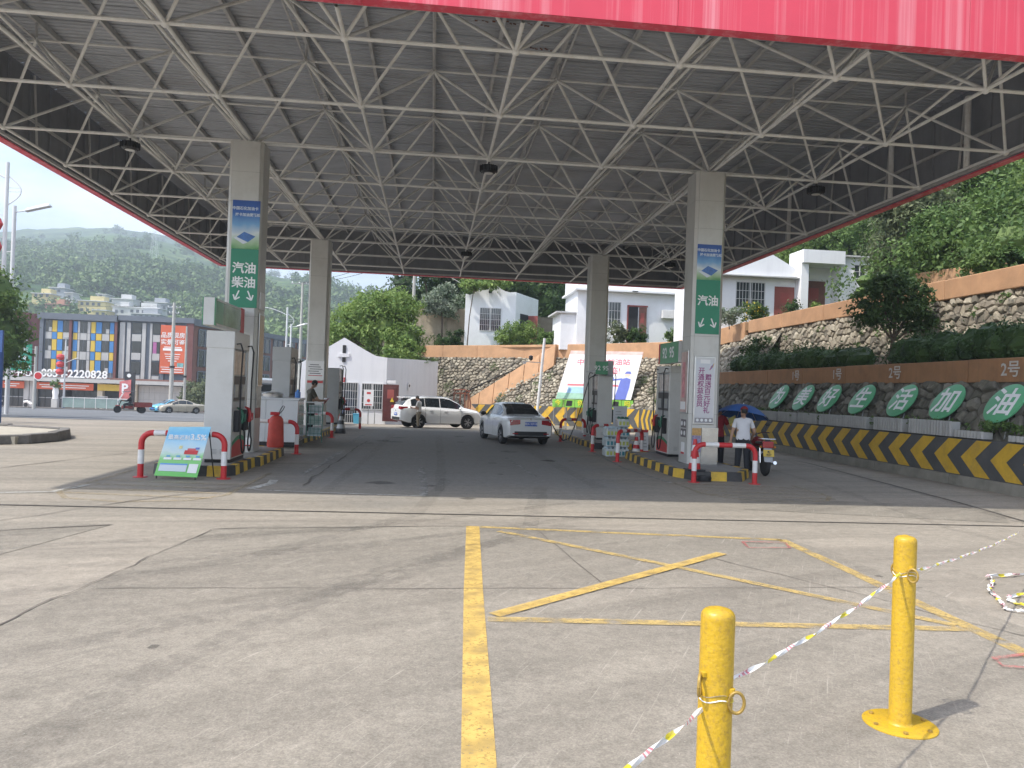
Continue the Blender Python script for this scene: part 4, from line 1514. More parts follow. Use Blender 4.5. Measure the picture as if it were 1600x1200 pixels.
MB().box(.02, .30, -.01, 0, 0, .2).build('plate', WHITESIGN, t)
MB().box(.02, .30, -.014, -.01, 0, .03).build('red_strip', DECRED, t)
t = thing('wall_notice', 'white notice with dark lines on the far left column', 'notice', (-4.6, 30.86, 2.0))
MB().box(-.33, .33, -.012, 0, 0, .75).build('sheet', WHITESIGN, t)
for k in range(6):
    MB().box(-.27 + .05 * (k % 2), .27 - .07 * (k % 3), -.016, -.012, .16 + k * .085, .185 + k * .085).build('text_line', BLACK if k else DECRED, t)
MB().box(-.3, .3, -.016, -.012, -.12, -.03).build('red_strip', DECRED, t)
MB().box(-.33, .33, -.012, 0, -1.1, -.14).build('lower_sheet', mat('pale notice', (.5, .51, .5), .5, var=.12, scale=5), t)

# ---------------------------------------------------------------- advertising board leaning on the front rail
BL, BR, TR, TL = [Vector(p) for p in ((-5.06, 14.84, .07), (-4.31, 14.86, .05), (-4.14, 15.03, .98), (-4.88, 15.02, .96))]
ab = thing('advertising_board', 'sky blue and green advertising board leaning on the front left rail', 'board', (-4.65, 14.9, 0), world=True)
nrm = (BR - BL).cross(TL - BL).normalized()
if nrm.y > 0:
    nrm = -nrm
AP = lambda u, v, o=0.: BL.lerp(BR, u).lerp(TL.lerp(TR, u), v) + nrm * o
m_ = MB()
m_.slab([AP(0, 0, -.03), AP(1, 0, -.03), AP(1, 1, -.03), AP(0, 1, -.03)], nrm * .02)
m_.build('board_frame', BLACK, ab)
SKYPRINT = printmat('board print', [(0, (.16, .55, .12)), (.38, (.27, .62, .22)), (.50, (.6, .72, .72)), (.68, (.42, .66, .82)), (.85, (.17, .50, .78)), (1, (.30, .62, .80))], .05, 1.0)
m_ = MB()
nu, nv = 8, 10
wav = lambda u, v: .004 + .006 * math.sin(u * 5 + v * 3) * v
m_.add([AP(u / nu * 1.02 - .01, v / nv * 1.01, wav(u / nu, v / nv)) for v in range(nv + 1) for u in range(nu + 1)], [(j * (nu + 1) + i, j * (nu + 1) + i + 1, (j + 1) * (nu + 1) + i + 1, (j + 1) * (nu + 1) + i) for j in range(nv) for i in range(nu)])
bs = m_.build('printed_sheet', SKYPRINT, ab, smooth=True)


def adpatch(u0, u1, v0, v1, m, name, o=.014):
    MB().slab([AP(u0, v0, o), AP(u1, v0, o), AP(u1, v1, o), AP(u0, v1, o)], nrm * -.001).build(name, m, bs)


rt, up_ = (BR - BL), (TL - BL)
text_on('最高返利', .098, WHITESIGN, bs, AP(.31, .785, .015), rt, up_, bold=.0015)
text_on('3.5%', .15, WHITESIGN, bs, AP(.78, .79, .015), rt, up_, bold=.003)
adpatch(.54, .86, .45, .53, DECRED, 'van_picture')
adpatch(.60, .80, .53, .57, mat('rose red print', (.6, .12, .13), .4, var=.1), 'van_picture')
adpatch(.78, .88, .55, .59, mat('blue print', (.12, .2, .5), .4, var=.1), 'flag_picture')
adpatch(.38, .46, .56, .62, mat('cream print', (.68, .62, .3), .4, var=.1), 'box_picture')
for k in range(4):
    adpatch(.09 + k * .235, .28 + k * .235, .335, .38, WHITESIGN, 'white_tab')
    adpatch(.14 + k * .235, .23 + k * .235, .39, .425, mat('tab blue', (.15, .4, .65), .4, var=.1), 'blue_tab')
adpatch(.05, .70, .10, .26, PALEBLUE, 'price_table')
adpatch(.05, .70, .23, .26, mat('table blue', (.15, .35, .7), .4, var=.1), 'table_header', .017)
adpatch(.74, .96, .08, .26, WHITESIGN, 'white_square')
for u in (.04, .96):
    MB().tube([AP(u, .0, -.02) + Vector((0, 0, .02)), AP(u, 0, -.02) + Vector((0, -.01, -.05))], .014, 6).build('foot', BLACK, ab)
MB().tube([AP(.96, .97, -.03), (-4.12, 15.3, .02)], .012, 6).build('rear_leg', BLACK, ab)

# ---------------------------------------------------------------- cabinet, extinguisher, rack, odds and ends on the left
CABW = mat('cabinet white', (.60, .62, .64), .4, var=.05, scale=2, dirt=.2, dirtcol=(.4, .4, .4))
t = thing('counter_cabinet', 'white cabinet with polished steel side between the left columns', 'cabinet', (-4.5, 23.2, 0), R(2))
MB().box(-.68, .66, -.62, .62, 0.03, .16).build('plinth', BLACK, t)
for k in range(3):
    MB().box(-.68 + .447 * k + .003, -.68 + .447 * (k + 1) - .003, -.64, -.60, .16, 1.36).build('door_panel', CABW, t, bevel=.006)
MB().box(-.67, .65, -.60, .62, .16, 1.36).build('carcass', CABW, t)
MB().box(-.70, .70, -.66, .66, 1.362, 1.42).build('counter_top', CABW, t, bevel=.01)
for z0, z1 in ((.18, .75), (.755, 1.35)):
    MB().hexa([(.655, -.64, z0), (.67, -.64, z0), (.67, .63, z0), (.655, .63, z0)], [(.655, -.64, z1), (.68, -.64, z1), (.665, .63, z1), (.655, .63, z1)]).build('steel_side', POLISH, t)
t = thing('steel_pot', 'low steel pot with lid on the white cabinet', 'pot', (-4.62, 23.0, 1.422))
MB().lathe([(.29, 0), (.3, .11), (.31, .115)], 24).build('pot_body', STEEL, t, smooth=True)
MB().lathe([(.305, .116), (.2, .15), (.02, .165)], 24).build('lid', STEEL, t, smooth=True)
MB().tube([(-.06, 0, .16), (-.05, 0, .2), (.05, 0, .2), (.06, 0, .16)], .008, 6).build('handle', STEEL, t)

EXT = mat('faded red cover', (.52, .06, .04), .6, var=.18, scale=5, bump=.2, bscale=14)
t = thing('fire_extinguisher', 'large faded red fire extinguisher standing behind the nearest left column', 'extinguisher', (-3.98, 20.36, .2))
MB().lathe([(.20, 0), (.215, .05), (.20, .35), (.19, .62), (.175, .72), (.12, .79), (.05, .82)], 18).build('tank', EXT, t, smooth=55)
MB().box(-.15, .08, -.05, .05, .82, .90).build('valve_head', RED, t, bevel=.015)
MB().tube([(.08, 0, .86), (.16, 0, .96), (.2, 0, 1.05), (.16, 0, 1.07), (.10, 0, .97), (.06, 0, .85)], .012, 6).build('handle', BLACK, t)
t = thing('wire_rack', 'green wire display rack beside the white cabinet', 'rack', (-3.7, 25.0, 0), R(8))
GREENWIRE = mat('green wire', (.05, .2, .15), .5, var=.1)
m_ = MB()
for k in range(8):
    z = .15 + k * .14
    m_.bar((-.24, -.2, z), (.24, -.2, z), .012, .012)
    m_.bar((.24, -.2, z), (.24, .25, z), .012, .012)
for k in range(5):
    m_.bar((-.24 + .12 * k, -.2, .1), (-.24 + .12 * k, -.2, 1.2), .012, .012)
    m_.bar((.24, -.2 + .11 * k, .1), (.24, -.2 + .11 * k, 1.2), .012, .012)
m_.build('grid', GREENWIRE, t)
for x in (-.24, .24):
    for y in (-.2, .25):
        MB().cyl((x, y, 0), (x, y, 1.25), .014, n=8).build('post', GREENWIRE, t)
for k in range(3):
    MB().box(-.22, .22, -.18, .23, .2 + k * .36, .22 + k * .36).build('shelf', PALEBLUE, t)
    MB().box(-.18, .2, -.15, .2, .222 + k * .36, .46 + k * .36).build('packet_row', mat('pale packets %d' % k, [(.4, .5, .52), (.36, .46, .42), (.5, .53, .55)][k], .5, var=.3, scale=9), t)
MB().box(-.26, .26, -.22, .27, 1.25, 1.28).build('rack_top', BANDWHITE, t)
t = thing('water_jug', 'small blue water jug at the end of the white cabinet', 'jug', (-4.02, 23.65, 1.422))
MB().lathe([(.07, 0), (.085, .03), (.085, .16), (.04, .2), (.03, .24)], 14).build('jug_body', mat('blue plastic', (.1, .25, .6), .3, var=.1), t, smooth=True)
MB().lathe([(.034, .24), (.034, .27)], 12).build('jug_cap', WHITESIGN, t)


def cone(label, loc, m1, m2, h=.68, r=.15, n=5):
    t = thing('traffic_cone', label, 'cone', loc, group='traffic cones')
    MB().box(-.2, .2, -.2, .2, 0, .04).build('cone_base', BLACK, t, bevel=.015)
    for k in range(n):
        z0, z1 = .04 + (h - .04) * k / n, .04 + (h - .04) * (k + 1) / n
        f_ = lambda z: r - (r - .035) * (z - .04) / (h - .04)
        MB().lathe([(f_(z0), z0), (f_(z1), z1 - .001)], 18).build('cone_band', m1 if k % 2 == 0 else m2, t, smooth=True)
    return t


cone('red and white traffic cone behind the front right rail', (6.02, 17.05, .2), RED, BANDWHITE, .72, .14)
cone('red and white traffic cone beside the stacked water packs', (6.12, 22.45, 0), RED, BANDWHITE, .62, .15)
cone('black weathered traffic cone by the far left rail', (-3.42, 29.8, 0), BLACK, GREYSTEEL, .8, .2)
t = thing('hose_coil', 'black coiled hose lying at the foot of the front right cone', 'hose', (6.1, 16.62, 0))
m_ = MB()
pts = []
for k in range(64):
    a = k / 64 * 2 * math.pi * 4
    pts.append((.15 * math.cos(a) * (1 + .05 * math.sin(a * .7)), .11 * math.sin(a), .016 + .027 * (k / 16)))
m_.tube(pts, .016, 7)
m_.build('coil', HOSE, t, smooth=True)

# stacked packs of bottled water
WRAP = mat('clear wrap', (.52, .57, .58), .12, var=.25, scale=7)
LBLUE = mat('teal label', (.04, .22, .27), .4, var=.25, scale=10)
LYEL = mat('yellow green label', (.45, .5, .10), .4, var=.3, scale=10)
BOT = mat('water bottle', (.45, .55, .60), .08, var=.15, scale=9)
for c_ in range(2):
    for r_ in range(3 if c_ == 0 else 4):
        t = thing('water_pack', ['left', 'right'][c_] + ' stack of bottled water, ' + ['bottom pack', 'second pack up', 'third pack up', 'top pack with loose green bottles'][r_], 'water pack', (5.38 + c_ * .38, 22.75 + .02 * (r_ % 2), r_ * .30), R(rnd.uniform(-4, 4)), group='packs of bottled water stacked by the island')
        MB().box(-.175, .175, -.25, .25, .0, .235).build('wrapped_bottles', WRAP, t, bevel=.03)
        m_ = MB()
        for k in range(3):
            m_.box(-.15 + k * .11, -.08 + k * .11, -.255, -.25, .05, .16)
        m_.build('label_row', LBLUE if (c_ + r_) % 2 else LYEL, t)
        m_ = MB()
        for a in range(3):
            for b in range(4):
                m_.lathe([(.035, .235), (.02, .27), (.014, .29), (.014, .297)], 8, (-.115 + a * .115, -.18 + b * .12, 0))
        m_.build('bottle_necks', BOT if r_ < 3 else NOZG, t, smooth=True)
t = thing('notice_stand', 'white notice sheet standing behind the stacked water packs', 'notice', (5.85, 23.5, 0), R(4))
MB().box(-.22, .22, -.01, .01, .75, 1.5).build('sheet', mat('pale notice 2', (.58, .6, .62), .5, var=.06), t)
for x in (-.18, .18):
    MB().cyl((x, .02, 0), (x, .02, .8), .012, n=6).build('leg', GREYSTEEL, t)
for k in range(4):
    MB().box(-.15, .12 - .03 * k, -.014, -.01, 1.05 + k * .09, 1.07 + k * .09).build('text_line', GREYSTEEL, t)
t = thing('price_board', 'small white board with red foot propped beside the water packs', 'board', (6.35, 22.75, 0), R(10))
m_ = MB()
m_.slab([(-.25, -.12, .05), (.18, -.12, .05), (.28, .12, .82), (-.14, .12, .82)], (0, .015, 0))
m_.build('sheet', WHITESIGN, t)
MB().slab([(-.25, -.135, .05), (.18, -.135, .05), (.20, -.095, .19), (-.23, -.095, .19)], (0, .004, 0)).build('red_foot', DECRED, t)
MB().slab([(-.155, .085, .74), (.26, .085, .74), (.275, .108, .82), (-.135, .108, .82)], (0, .003, 0)).build('red_head', DECRED, t)
for k in range(4):
    z = .3 + k * .1
    MB().slab([(-.14 + .026 * k, -.06 + .031 * k, z), (.16, -.06 + .031 * k, z), (.165, -.055 + .031 * k, z + .02), (-.135 + .026 * k, -.055 + .031 * k, z + .02)], (0, .002, 0)).build('text_line', GREYSTEEL, t)
MB().tube([(.26, .12, .82), (.34, .5, .01)], .014, 6).build('rear_leg', BLACK, t)
MB().tube([(-.12, .12, .82), (-.04, .5, .01)], .014, 6).build('rear_leg', BLACK, t)
MB().box(6.05, 6.35, 24.4, 24.8, 0, .42).build('cardboard_box', mat('cardboard', (.25, .17, .10), .8, var=.2), None, bevel=.01)
tag(bpy.data.objects['cardboard_box'], 'brown cardboard box on the ground behind the water packs', 'box')
# ---------------------------------------------------------------- vehicles
def interp(tab, y):
    if y <= tab[0][0]:
        return tab[0][1]
    for (a, va), (b, vb) in zip(tab, tab[1:]):
        if y <= b:
            t = (y - a) / (b - a)
            t = t * t * (3 - 2 * t) * .35 + t * .65
            return va + (vb - va) * t
    return tab[-1][1]


TYRE = mat('tyre', (.022, .022, .023), .85, var=.15)
RIM = mat('alloy rim', (.5, .5, .51), .3, .8, var=.05)
CHROME = mat('chrome', (.65, .65, .66), .12, 1.0, var=0)
TAIL = mat('tail lamp', (.32, .012, .018), .15, var=.15, scale=20, coat=.5)
HEADL = mat('head lamp', (.55, .57, .6), .08, var=.3, scale=20, coat=.5)
PLATEB = mat('blue number plate', (.03, .10, .45), .4, var=0)
PLATEY = mat('yellow number plate', (.58, .40, .04), .4, var=0)
TRIMBLK = mat('black bumper trim', (.02, .02, .022), .6, var=.1)


def wheel(parent, x, y, r, w_, s):
    t = MB().lathe([(r * .62, -w_ / 2), (r * .93, -w_ / 2), (r, -w_ / 2 + .03), (r, w_ / 2 - .03), (r * .93, w_ / 2), (r * .62, w_ / 2)], 28, (x, y, r), axis='x').build('wheel', TYRE, parent, smooth=True)
    m_ = MB()
    xo = x + s * (w_ / 2 - .012)
    m_.lathe([(r * .64, 0), (r * .64, .02), (r * .56, .022), (r * .55, .004)], 28, (xo - .01, y, r), axis='x')
    for k in range(10):
        a = 2 * math.pi * k / 10 + (.16 if k % 2 else -.16)
        a2 = 2 * math.pi * (k // 2) / 5
        m_.bar((xo + s * .008, y + .05 * math.cos(a2), r + .05 * math.sin(a2)), (xo + s * .002, y + r * .6 * math.cos(a2 + (.22 if k % 2 else -.22)), r + r * .6 * math.sin(a2 + (.22 if k % 2 else -.22))), .02, .035)
    m_.lathe([(.06, -.01), (.055, .015), (.01, .02)], 12, (xo, y, r), axis='x')
    m_.build('rim', RIM, t)
    return t


def car(name, label, cat, loc, rotz, paint, sp, group=None, plate=None, zscale=1.0, scale=1.0, taillab=None):
    t = thing(name, label, cat, loc, rotz, group)
    if scale != 1.0:
        t.matrix_basis = t.matrix_basis @ Matrix.Scale(scale, 4)
    L, W = sp['L'], sp['W']
    zt, zb, zs, wd, wr = sp['top'], sp['belt'], sp['sill'], sp['wide'], sp['roofw']
    rw, wy = sp['wheel_r'], sp['wheels']
    ra = rw + .055

    def sill(y):
        z = interp(zs, y)
        for c in wy:
            d = abs(y - c)
            if d < ra:
                z = max(z, rw + math.sqrt(max(0, ra * ra - d * d)))
        return z

    def section(y):
        z0, z1, z2 = sill(y), interp(zb, y), interp(zt, y)
        z0 = min(z0, z1 - .05)
        w0 = interp(wd, y)
        c = min(1, max(0, (z2 - z1) / .38))
        wroof = w0 * .80 * (1 - c) + interp(wr, y) * c
        zmid = z0 + (z1 - z0) * .5
        return [(0, z0), (w0 * .9, z0), (w0 * .975, z0 + .03), (w0, zmid), (w0 * .985, z1 - .09), (w0 * .955, z1 - .015), (w0 * .93 * (1 - c) + w0 * .90 * c, z1 + (z2 - z1) * .05 + .0),
                (wroof, z2 - .055 * c - (z2 - z1) * .25 * (1 - c)), (wroof * .88, z2 - .018 * c - (z2 - z1) * .10 * (1 - c)), (wroof * .5, z2 - .003), (0, z2)]
    ysn = sorted(set([round(-L / 2 + L * k / 46, 3) for k in range(47)] + [round(c + ra * math.cos(math.pi * k / 10), 3) for c in wy for k in range(11)]))
    m_ = MB()
    ring = []
    for y in ysn:
        s_ = section(y)
        ring.append([(x, y, z) for x, z in s_] + [(-x, y, z) for x, z in reversed(s_[1:-1])])
    n = len(ring[0])
    vs = [p for r_ in ring for p in r_]
    fs, mi = [], []
    for k in range(len(ring) - 1):
        for i in range(n):
            j = (i + 1) % n
            fs.append((k * n + i, k * n + j, (k + 1) * n + j, (k + 1) * n + i))
            mi.append(1 if i in (0, n - 1) else 0)
    fs += [tuple(range(n - 1, -1, -1)), tuple(range((len(ring) - 1) * n, len(ring) * n))]
    mi += [0, 0]
    m_.v, m_.f, m_.m = vs, fs, mi
    body = m_.build('body', [paint, TRIMBLK], t, smooth=32)

    def side(y, tt, s, off=.006):
        q = section(y)
        a, b = q[6], q[7]
        return (s * (a[0] + (b[0] - a[0]) * tt + off), y, a[1] + (b[1] - a[1]) * tt + off * .3)
    for s in (1, -1):
        for y0, y1 in sp['windows']:
            m_ = MB()
            nn = 10
            pts = [side(y0 + (y1 - y0) * k / nn, tt, s) for tt in (.10, .92) for k in range(nn + 1)]
            m_.add(pts, [(k, k + 1, nn + 1 + k + 1, nn + 1 + k) for k in range(nn)])
            m_.build('window', DARKGLASS, t, smooth=True)
        for y in sp['seams']:
            m_ = MB()
            q = section(y)
            for (a, b) in zip(q[2:6], q[3:7]):
                m_.quad((s * (a[0] + .003), y - .006, a[1]), (s * (a[0] + .003), y + .006, a[1]), (s * (b[0] + .003), y + .006, b[1]), (s * (b[0] + .003), y - .006, b[1]))
            m_.build('door_seam', TRIMBLK, body)
        for y in sp['handles']:
            q = section(y)
            MB().box(s * q[4][0] - .02, s * q[4][0] + .02, y - .1, y + .1, q[4][1] - .02, q[4][1] + .015).build('door_handle', paint, body, bevel=.01)
        ym = sp['mirror']
        q = section(ym)
        m_ = MB()
        m_.ball((s * (q[6][0] + .12), ym, q[6][1] + .07), (.11, .06, .075), 10, 7)
        m_.bar((s * q[6][0] * .97, ym, q[6][1] + .03), (s * (q[6][0] + .1), ym, q[6][1] + .05), .05, .04)
        m_.build('mirror', sp.get('mirrorm', TRIMBLK), t, smooth=True)
    # front and rear glass
    for y0, y1 in sp['screens']:
        m_ = MB()
        nn = 8
        pts = []
        for k in range(nn + 1):
            y = y0 + (y1 - y0) * k / nn
            q = section(y)
            for x, z in ((-q[7][0] * .93, q[7][1] + .012), (-q[8][0], q[8][1] + .012), (-q[9][0], q[9][1] + .012), (0, q[10][1] + .012), (q[9][0], q[9][1] + .012), (q[8][0], q[8][1] + .012), (q[7][0] * .93, q[7][1] + .012)):
                pts.append((x, y + (-.008 if y1 < 0 else .008), z))
        m_.add(pts, [(k * 7 + i, k * 7 + i + 1, (k + 1) * 7 + i + 1, (k + 1) * 7 + i) for k in range(nn) for i in range(6)])
        m_.build('windscreen' if y0 > 0 else 'rear_window', DARKGLASS, t, smooth=True)
    for c in wy:
        for s in (1, -1):
            wheel(t, s * (W / 2 - .13), c, rw, .20, s)
    # lamps, plate, bumpers
    ye = -L / 2
    wE = interp(wd, ye)
    for s in (1, -1):
        a, b = sp['tail']
        x0, x1 = wE * .52, wE * 1.0
        m_ = MB()
        m_.hexa([(s * x0, ye - .012, a + .05), (s * x1, ye - .004, a), (s * (wE * 1.07), ye + .32, a + .07), (s * x0, ye + .1, a + .05)],
                [(s * x0, ye - .008, b), (s * x1, ye + .004, b), (s * (wE * 1.06), ye + .36, b - .01), (s * x0, ye + .1, b)])
        m_.build('tail_lamp', TAIL, t, bevel=.01)
        MB().box(min(s * wE * .62, s * wE * .88), max(s * wE * .62, s * wE * .88), ye - .012, ye + .05, .40, .435).build('reflector', TAIL, t)
        yf = L / 2
        wF = interp(wd, yf)
        a, b = sp['head']
        m_ = MB()
        m_.hexa([(s * wF * .55, yf + .006, a), (s * wF * 1.02, yf - .06, a), (s * wF * 1.14, yf - .42, a + .06), (s * wF * .55, yf - .2, a)],
                [(s * wF * .55, yf - .02, b - .03), (s * wF * 1.0, yf - .1, b), (s * wF * 1.10, yf - .46, b + .03), (s * wF * .55, yf - .2, b)])
        m_.build('head_lamp', HEADL, t, bevel=.01)
    MB().box(-wE * .8, wE * .8, ye - .006, ye + .12, interp(zs, ye) - .0, interp(zs, ye) + .16).build('rear_valance', TRIMBLK, t, bevel=.02)
    MB().box(-wE * .7, wE * .7, L / 2 - .1, L / 2 + .012, interp(zs, L / 2) + .02, interp(zs, L / 2) + .22).build('front_grille', TRIMBLK, t, bevel=.02)
    MB().box(-wE * .6, wE * .6, L / 2 - .1, L / 2 + .012, .56, .66).build('upper_grille', TRIMBLK, t, bevel=.02)
    zp = sp['plate_z']
    pl = MB().box(-.22, .22, ye - .02, ye - .008, zp, zp + .14).build('number_plate', PLATEB, t)
    pf = MB().box(-.22, .22, L / 2 + .014, L / 2 + .026, .40, .53).build('number_plate', PLATEB, t)
    if plate:
        text(plate, .10, WHITESIGN, pl, (0, ye - .022, zp + .07), (90, 0, 0), bold=.001)
    MB().lathe([(.045, 0), (.045, .008), (.02, .01)], 12, (0, ye - .016, zp + .25), axis='y').build('badge', CHROME, t)
    if sp.get('spoiler'):
        yS, zS = sp['spoiler']
        MB().hexa([(-.55, yS - .22, zS - .03), (.55, yS - .22, zS - .03), (.6, yS + .15, zS - .02), (-.6, yS + .15, zS - .02)], [(-.55, yS - .22, zS), (.55, yS - .22, zS), (.6, yS + .15, zS + .02), (-.6, yS + .15, zS + .02)]).build('spoiler', paint, t, bevel=.01)
        for s in (1, -1):
            MB().tube([(s * .58, yS + .1, zS + .0), (s * .6, yS + .3, zS + .06), (s * .6, .4, zS + .07), (s * .58, .6, zS + .01)], .014, 6).build('roof_rail', CHROME, t)
    return t


SEDAN = dict(L=4.45, W=1.75, wheel_r=.315, wheels=(-1.33, 1.30),
             top=[(-2.225, .90), (-2.12, .97), (-1.75, 1.0), (-1.42, 1.03), (-.9, 1.27), (-.45, 1.42), (0, 1.465), (.3, 1.45), (.75, 1.27), (1.25, 1.0), (1.45, .95), (1.95, .84), (2.15, .74), (2.225, .62)],
             belt=[(-2.225, .86), (-2.0, .92), (-1.2, .94), (.4, .92), (1.2, .90), (1.9, .78), (2.225, .58)],
             sill=[(-2.225, .34), (-1.9, .24), (-1, .22), (1, .2), (1.9, .22), (2.225, .28)],
             wide=[(-2.225, .74), (-2.1, .82), (-1.6, .865), (-.5, .875), (.8, .875), (1.6, .85), (2.0, .78), (2.18, .66), (2.225, .58)],
             roofw=[(-1.5, .66), (-.8, .59), (0, .58), (.8, .62), (1.2, .66)],
             windows=[(-1.0, -.41), (-.37, .37), (.40, 1.0)], seams=[-.39, .39, 1.0], handles=[-.62, .2], mirror=.86,
             screens=[(-1.36, -.52), (.42, 1.18)], tail=(.69, .89), head=(.56, .70), plate_z=.68)
SUVS = dict(L=4.65, W=1.86, wheel_r=.355, wheels=(-1.38, 1.36),
            top=[(-2.325, 1.05), (-2.22, 1.18), (-1.95, 1.50), (-1.6, 1.62), (-.8, 1.69), (0, 1.68), (.35, 1.63), (.8, 1.43), (1.25, 1.13), (1.5, 1.08), (2.0, .98), (2.22, .84), (2.325, .70)],
            belt=[(-2.325, 1.0), (-1.8, 1.10), (-1, 1.06), (.4, 1.0), (1.25, .98), (1.95, .88), (2.325, .66)],
            sill=[(-2.325, .42), (-1.9, .30), (-1, .27), (1, .26), (1.9, .28), (2.325, .36)],
            wide=[(-2.325, .80), (-2.15, .89), (-1.6, .93), (0, .93), (1.4, .92), (2.0, .84), (2.25, .70), (2.325, .62)],
            roofw=[(-2.1, .66), (-1.5, .62), (0, .62), (.8, .66), (1.2, .7)],
            windows=[(-1.78, -1.05), (-1.02, -.22), (-.18, .98)], seams=[-1.03, -.20, 1.0], handles=[-.72, .1], mirror=.88,
            screens=[(-2.2, -1.86), (.42, 1.2)], tail=(.96, 1.14), head=(.72, .86), plate_z=.66, spoiler=(-1.9, 1.60), mirrorm=None)
VANS = dict(L=4.2, W=1.7, wheel_r=.30, wheels=(-1.3, 1.25),
            top=[(-2.1, 1.2), (-2.04, 1.6), (-1.9, 1.82), (-1, 1.88), (.6, 1.86), (1.0, 1.74), (1.55, 1.2), (1.95, 1.02), (2.1, .8)],
            belt=[(-2.1, 1.05), (-1, 1.05), (1, 1.03), (1.6, 1.0), (2.1, .76)],
            sill=[(-2.1, .38), (-1.7, .26), (1.7, .26), (2.1, .32)],
            wide=[(-2.1, .80), (-1.9, .85), (1.2, .85), (1.8, .80), (2.1, .68)],
            roofw=[(-2, .70), (0, .68), (1.2, .70)],
            windows=[(-1.85, -.85), (-.78, .2), (.28, 1.2)], seams=[-.8, .24, 1.25], handles=[-.6, .42], mirror=1.1,
            screens=[(-2.08, -2.0), (.95, 1.5)], tail=(.85, 1.15), head=(.66, .82), plate_z=.62)
PEARL = mat('pearl white car paint', (.76, .76, .75), .25, var=.02, coat=.6, coords='obj')
SILVERW = mat('silver white car paint', (.72, .73, .73), .25, .1, var=.03, coat=.6, coords='obj')
CHAMP = mat('champagne car paint', (.42, .37, .29), .28, .3, var=.03, coat=.6, coords='obj')
CYANP = mat('light blue car paint', (.10, .42, .62), .3, var=.03, coat=.5, coords='obj')
BLUEP = mat('blue van paint', (.03, .12, .46), .3, var=.04, coat=.5, coords='obj')
GREYP = mat('grey car paint', (.25, .27, .28), .3, .3, var=.04, coat=.5, coords='obj')
SUVS['mirrorm'] = PEARL
sed = car('white_sedan', 'silver white sedan refuelling beside the right islands, seen from behind', 'car', (2.98, 28.1, 0), R(10.5), SILVERW, SEDAN, plate='桂A·3391B', scale=.99)
car('white_suv', 'pearl white sport utility car standing in the sun before the shed', 'car', (.35, 43.5, gz(43.5)), R(-69), PEARL, SUVS, plate='贵J 6K02', scale=1.06)
car('blue_van', 'bright blue van half hidden behind the far left column', 'van', (-5.95, 44.6, gz(44.6)), R(-2), BLUEP, VANS)
car('champagne_sedan', 'champagne sedan driving on the road, behind the left dispenser', 'car', (-26.2, 84, gz(84) + .012), R(117), CHAMP, SEDAN, scale=1.0)
car('blue_hatchback', 'light blue car half hidden behind the champagne sedan', 'car', (-29.0, 89.5, gz(89.5) + .012), R(140), CYANP, SEDAN)
car('grey_van', 'grey van on the road, glimpsed left of the grey dispenser', 'van', (-10.1, 46, gz(46) + .012), R(20), GREYP, VANS, scale=1.35)


# ---------------------------------------------------------------- people
SKIN = mat('skin', (.42, .26, .18), .55, var=.08)
HAIR = mat('black hair', (.015, .013, .012), .6, var=.2)
SHOE = mat('dark shoes', (.03, .03, .032), .6, var=.1)


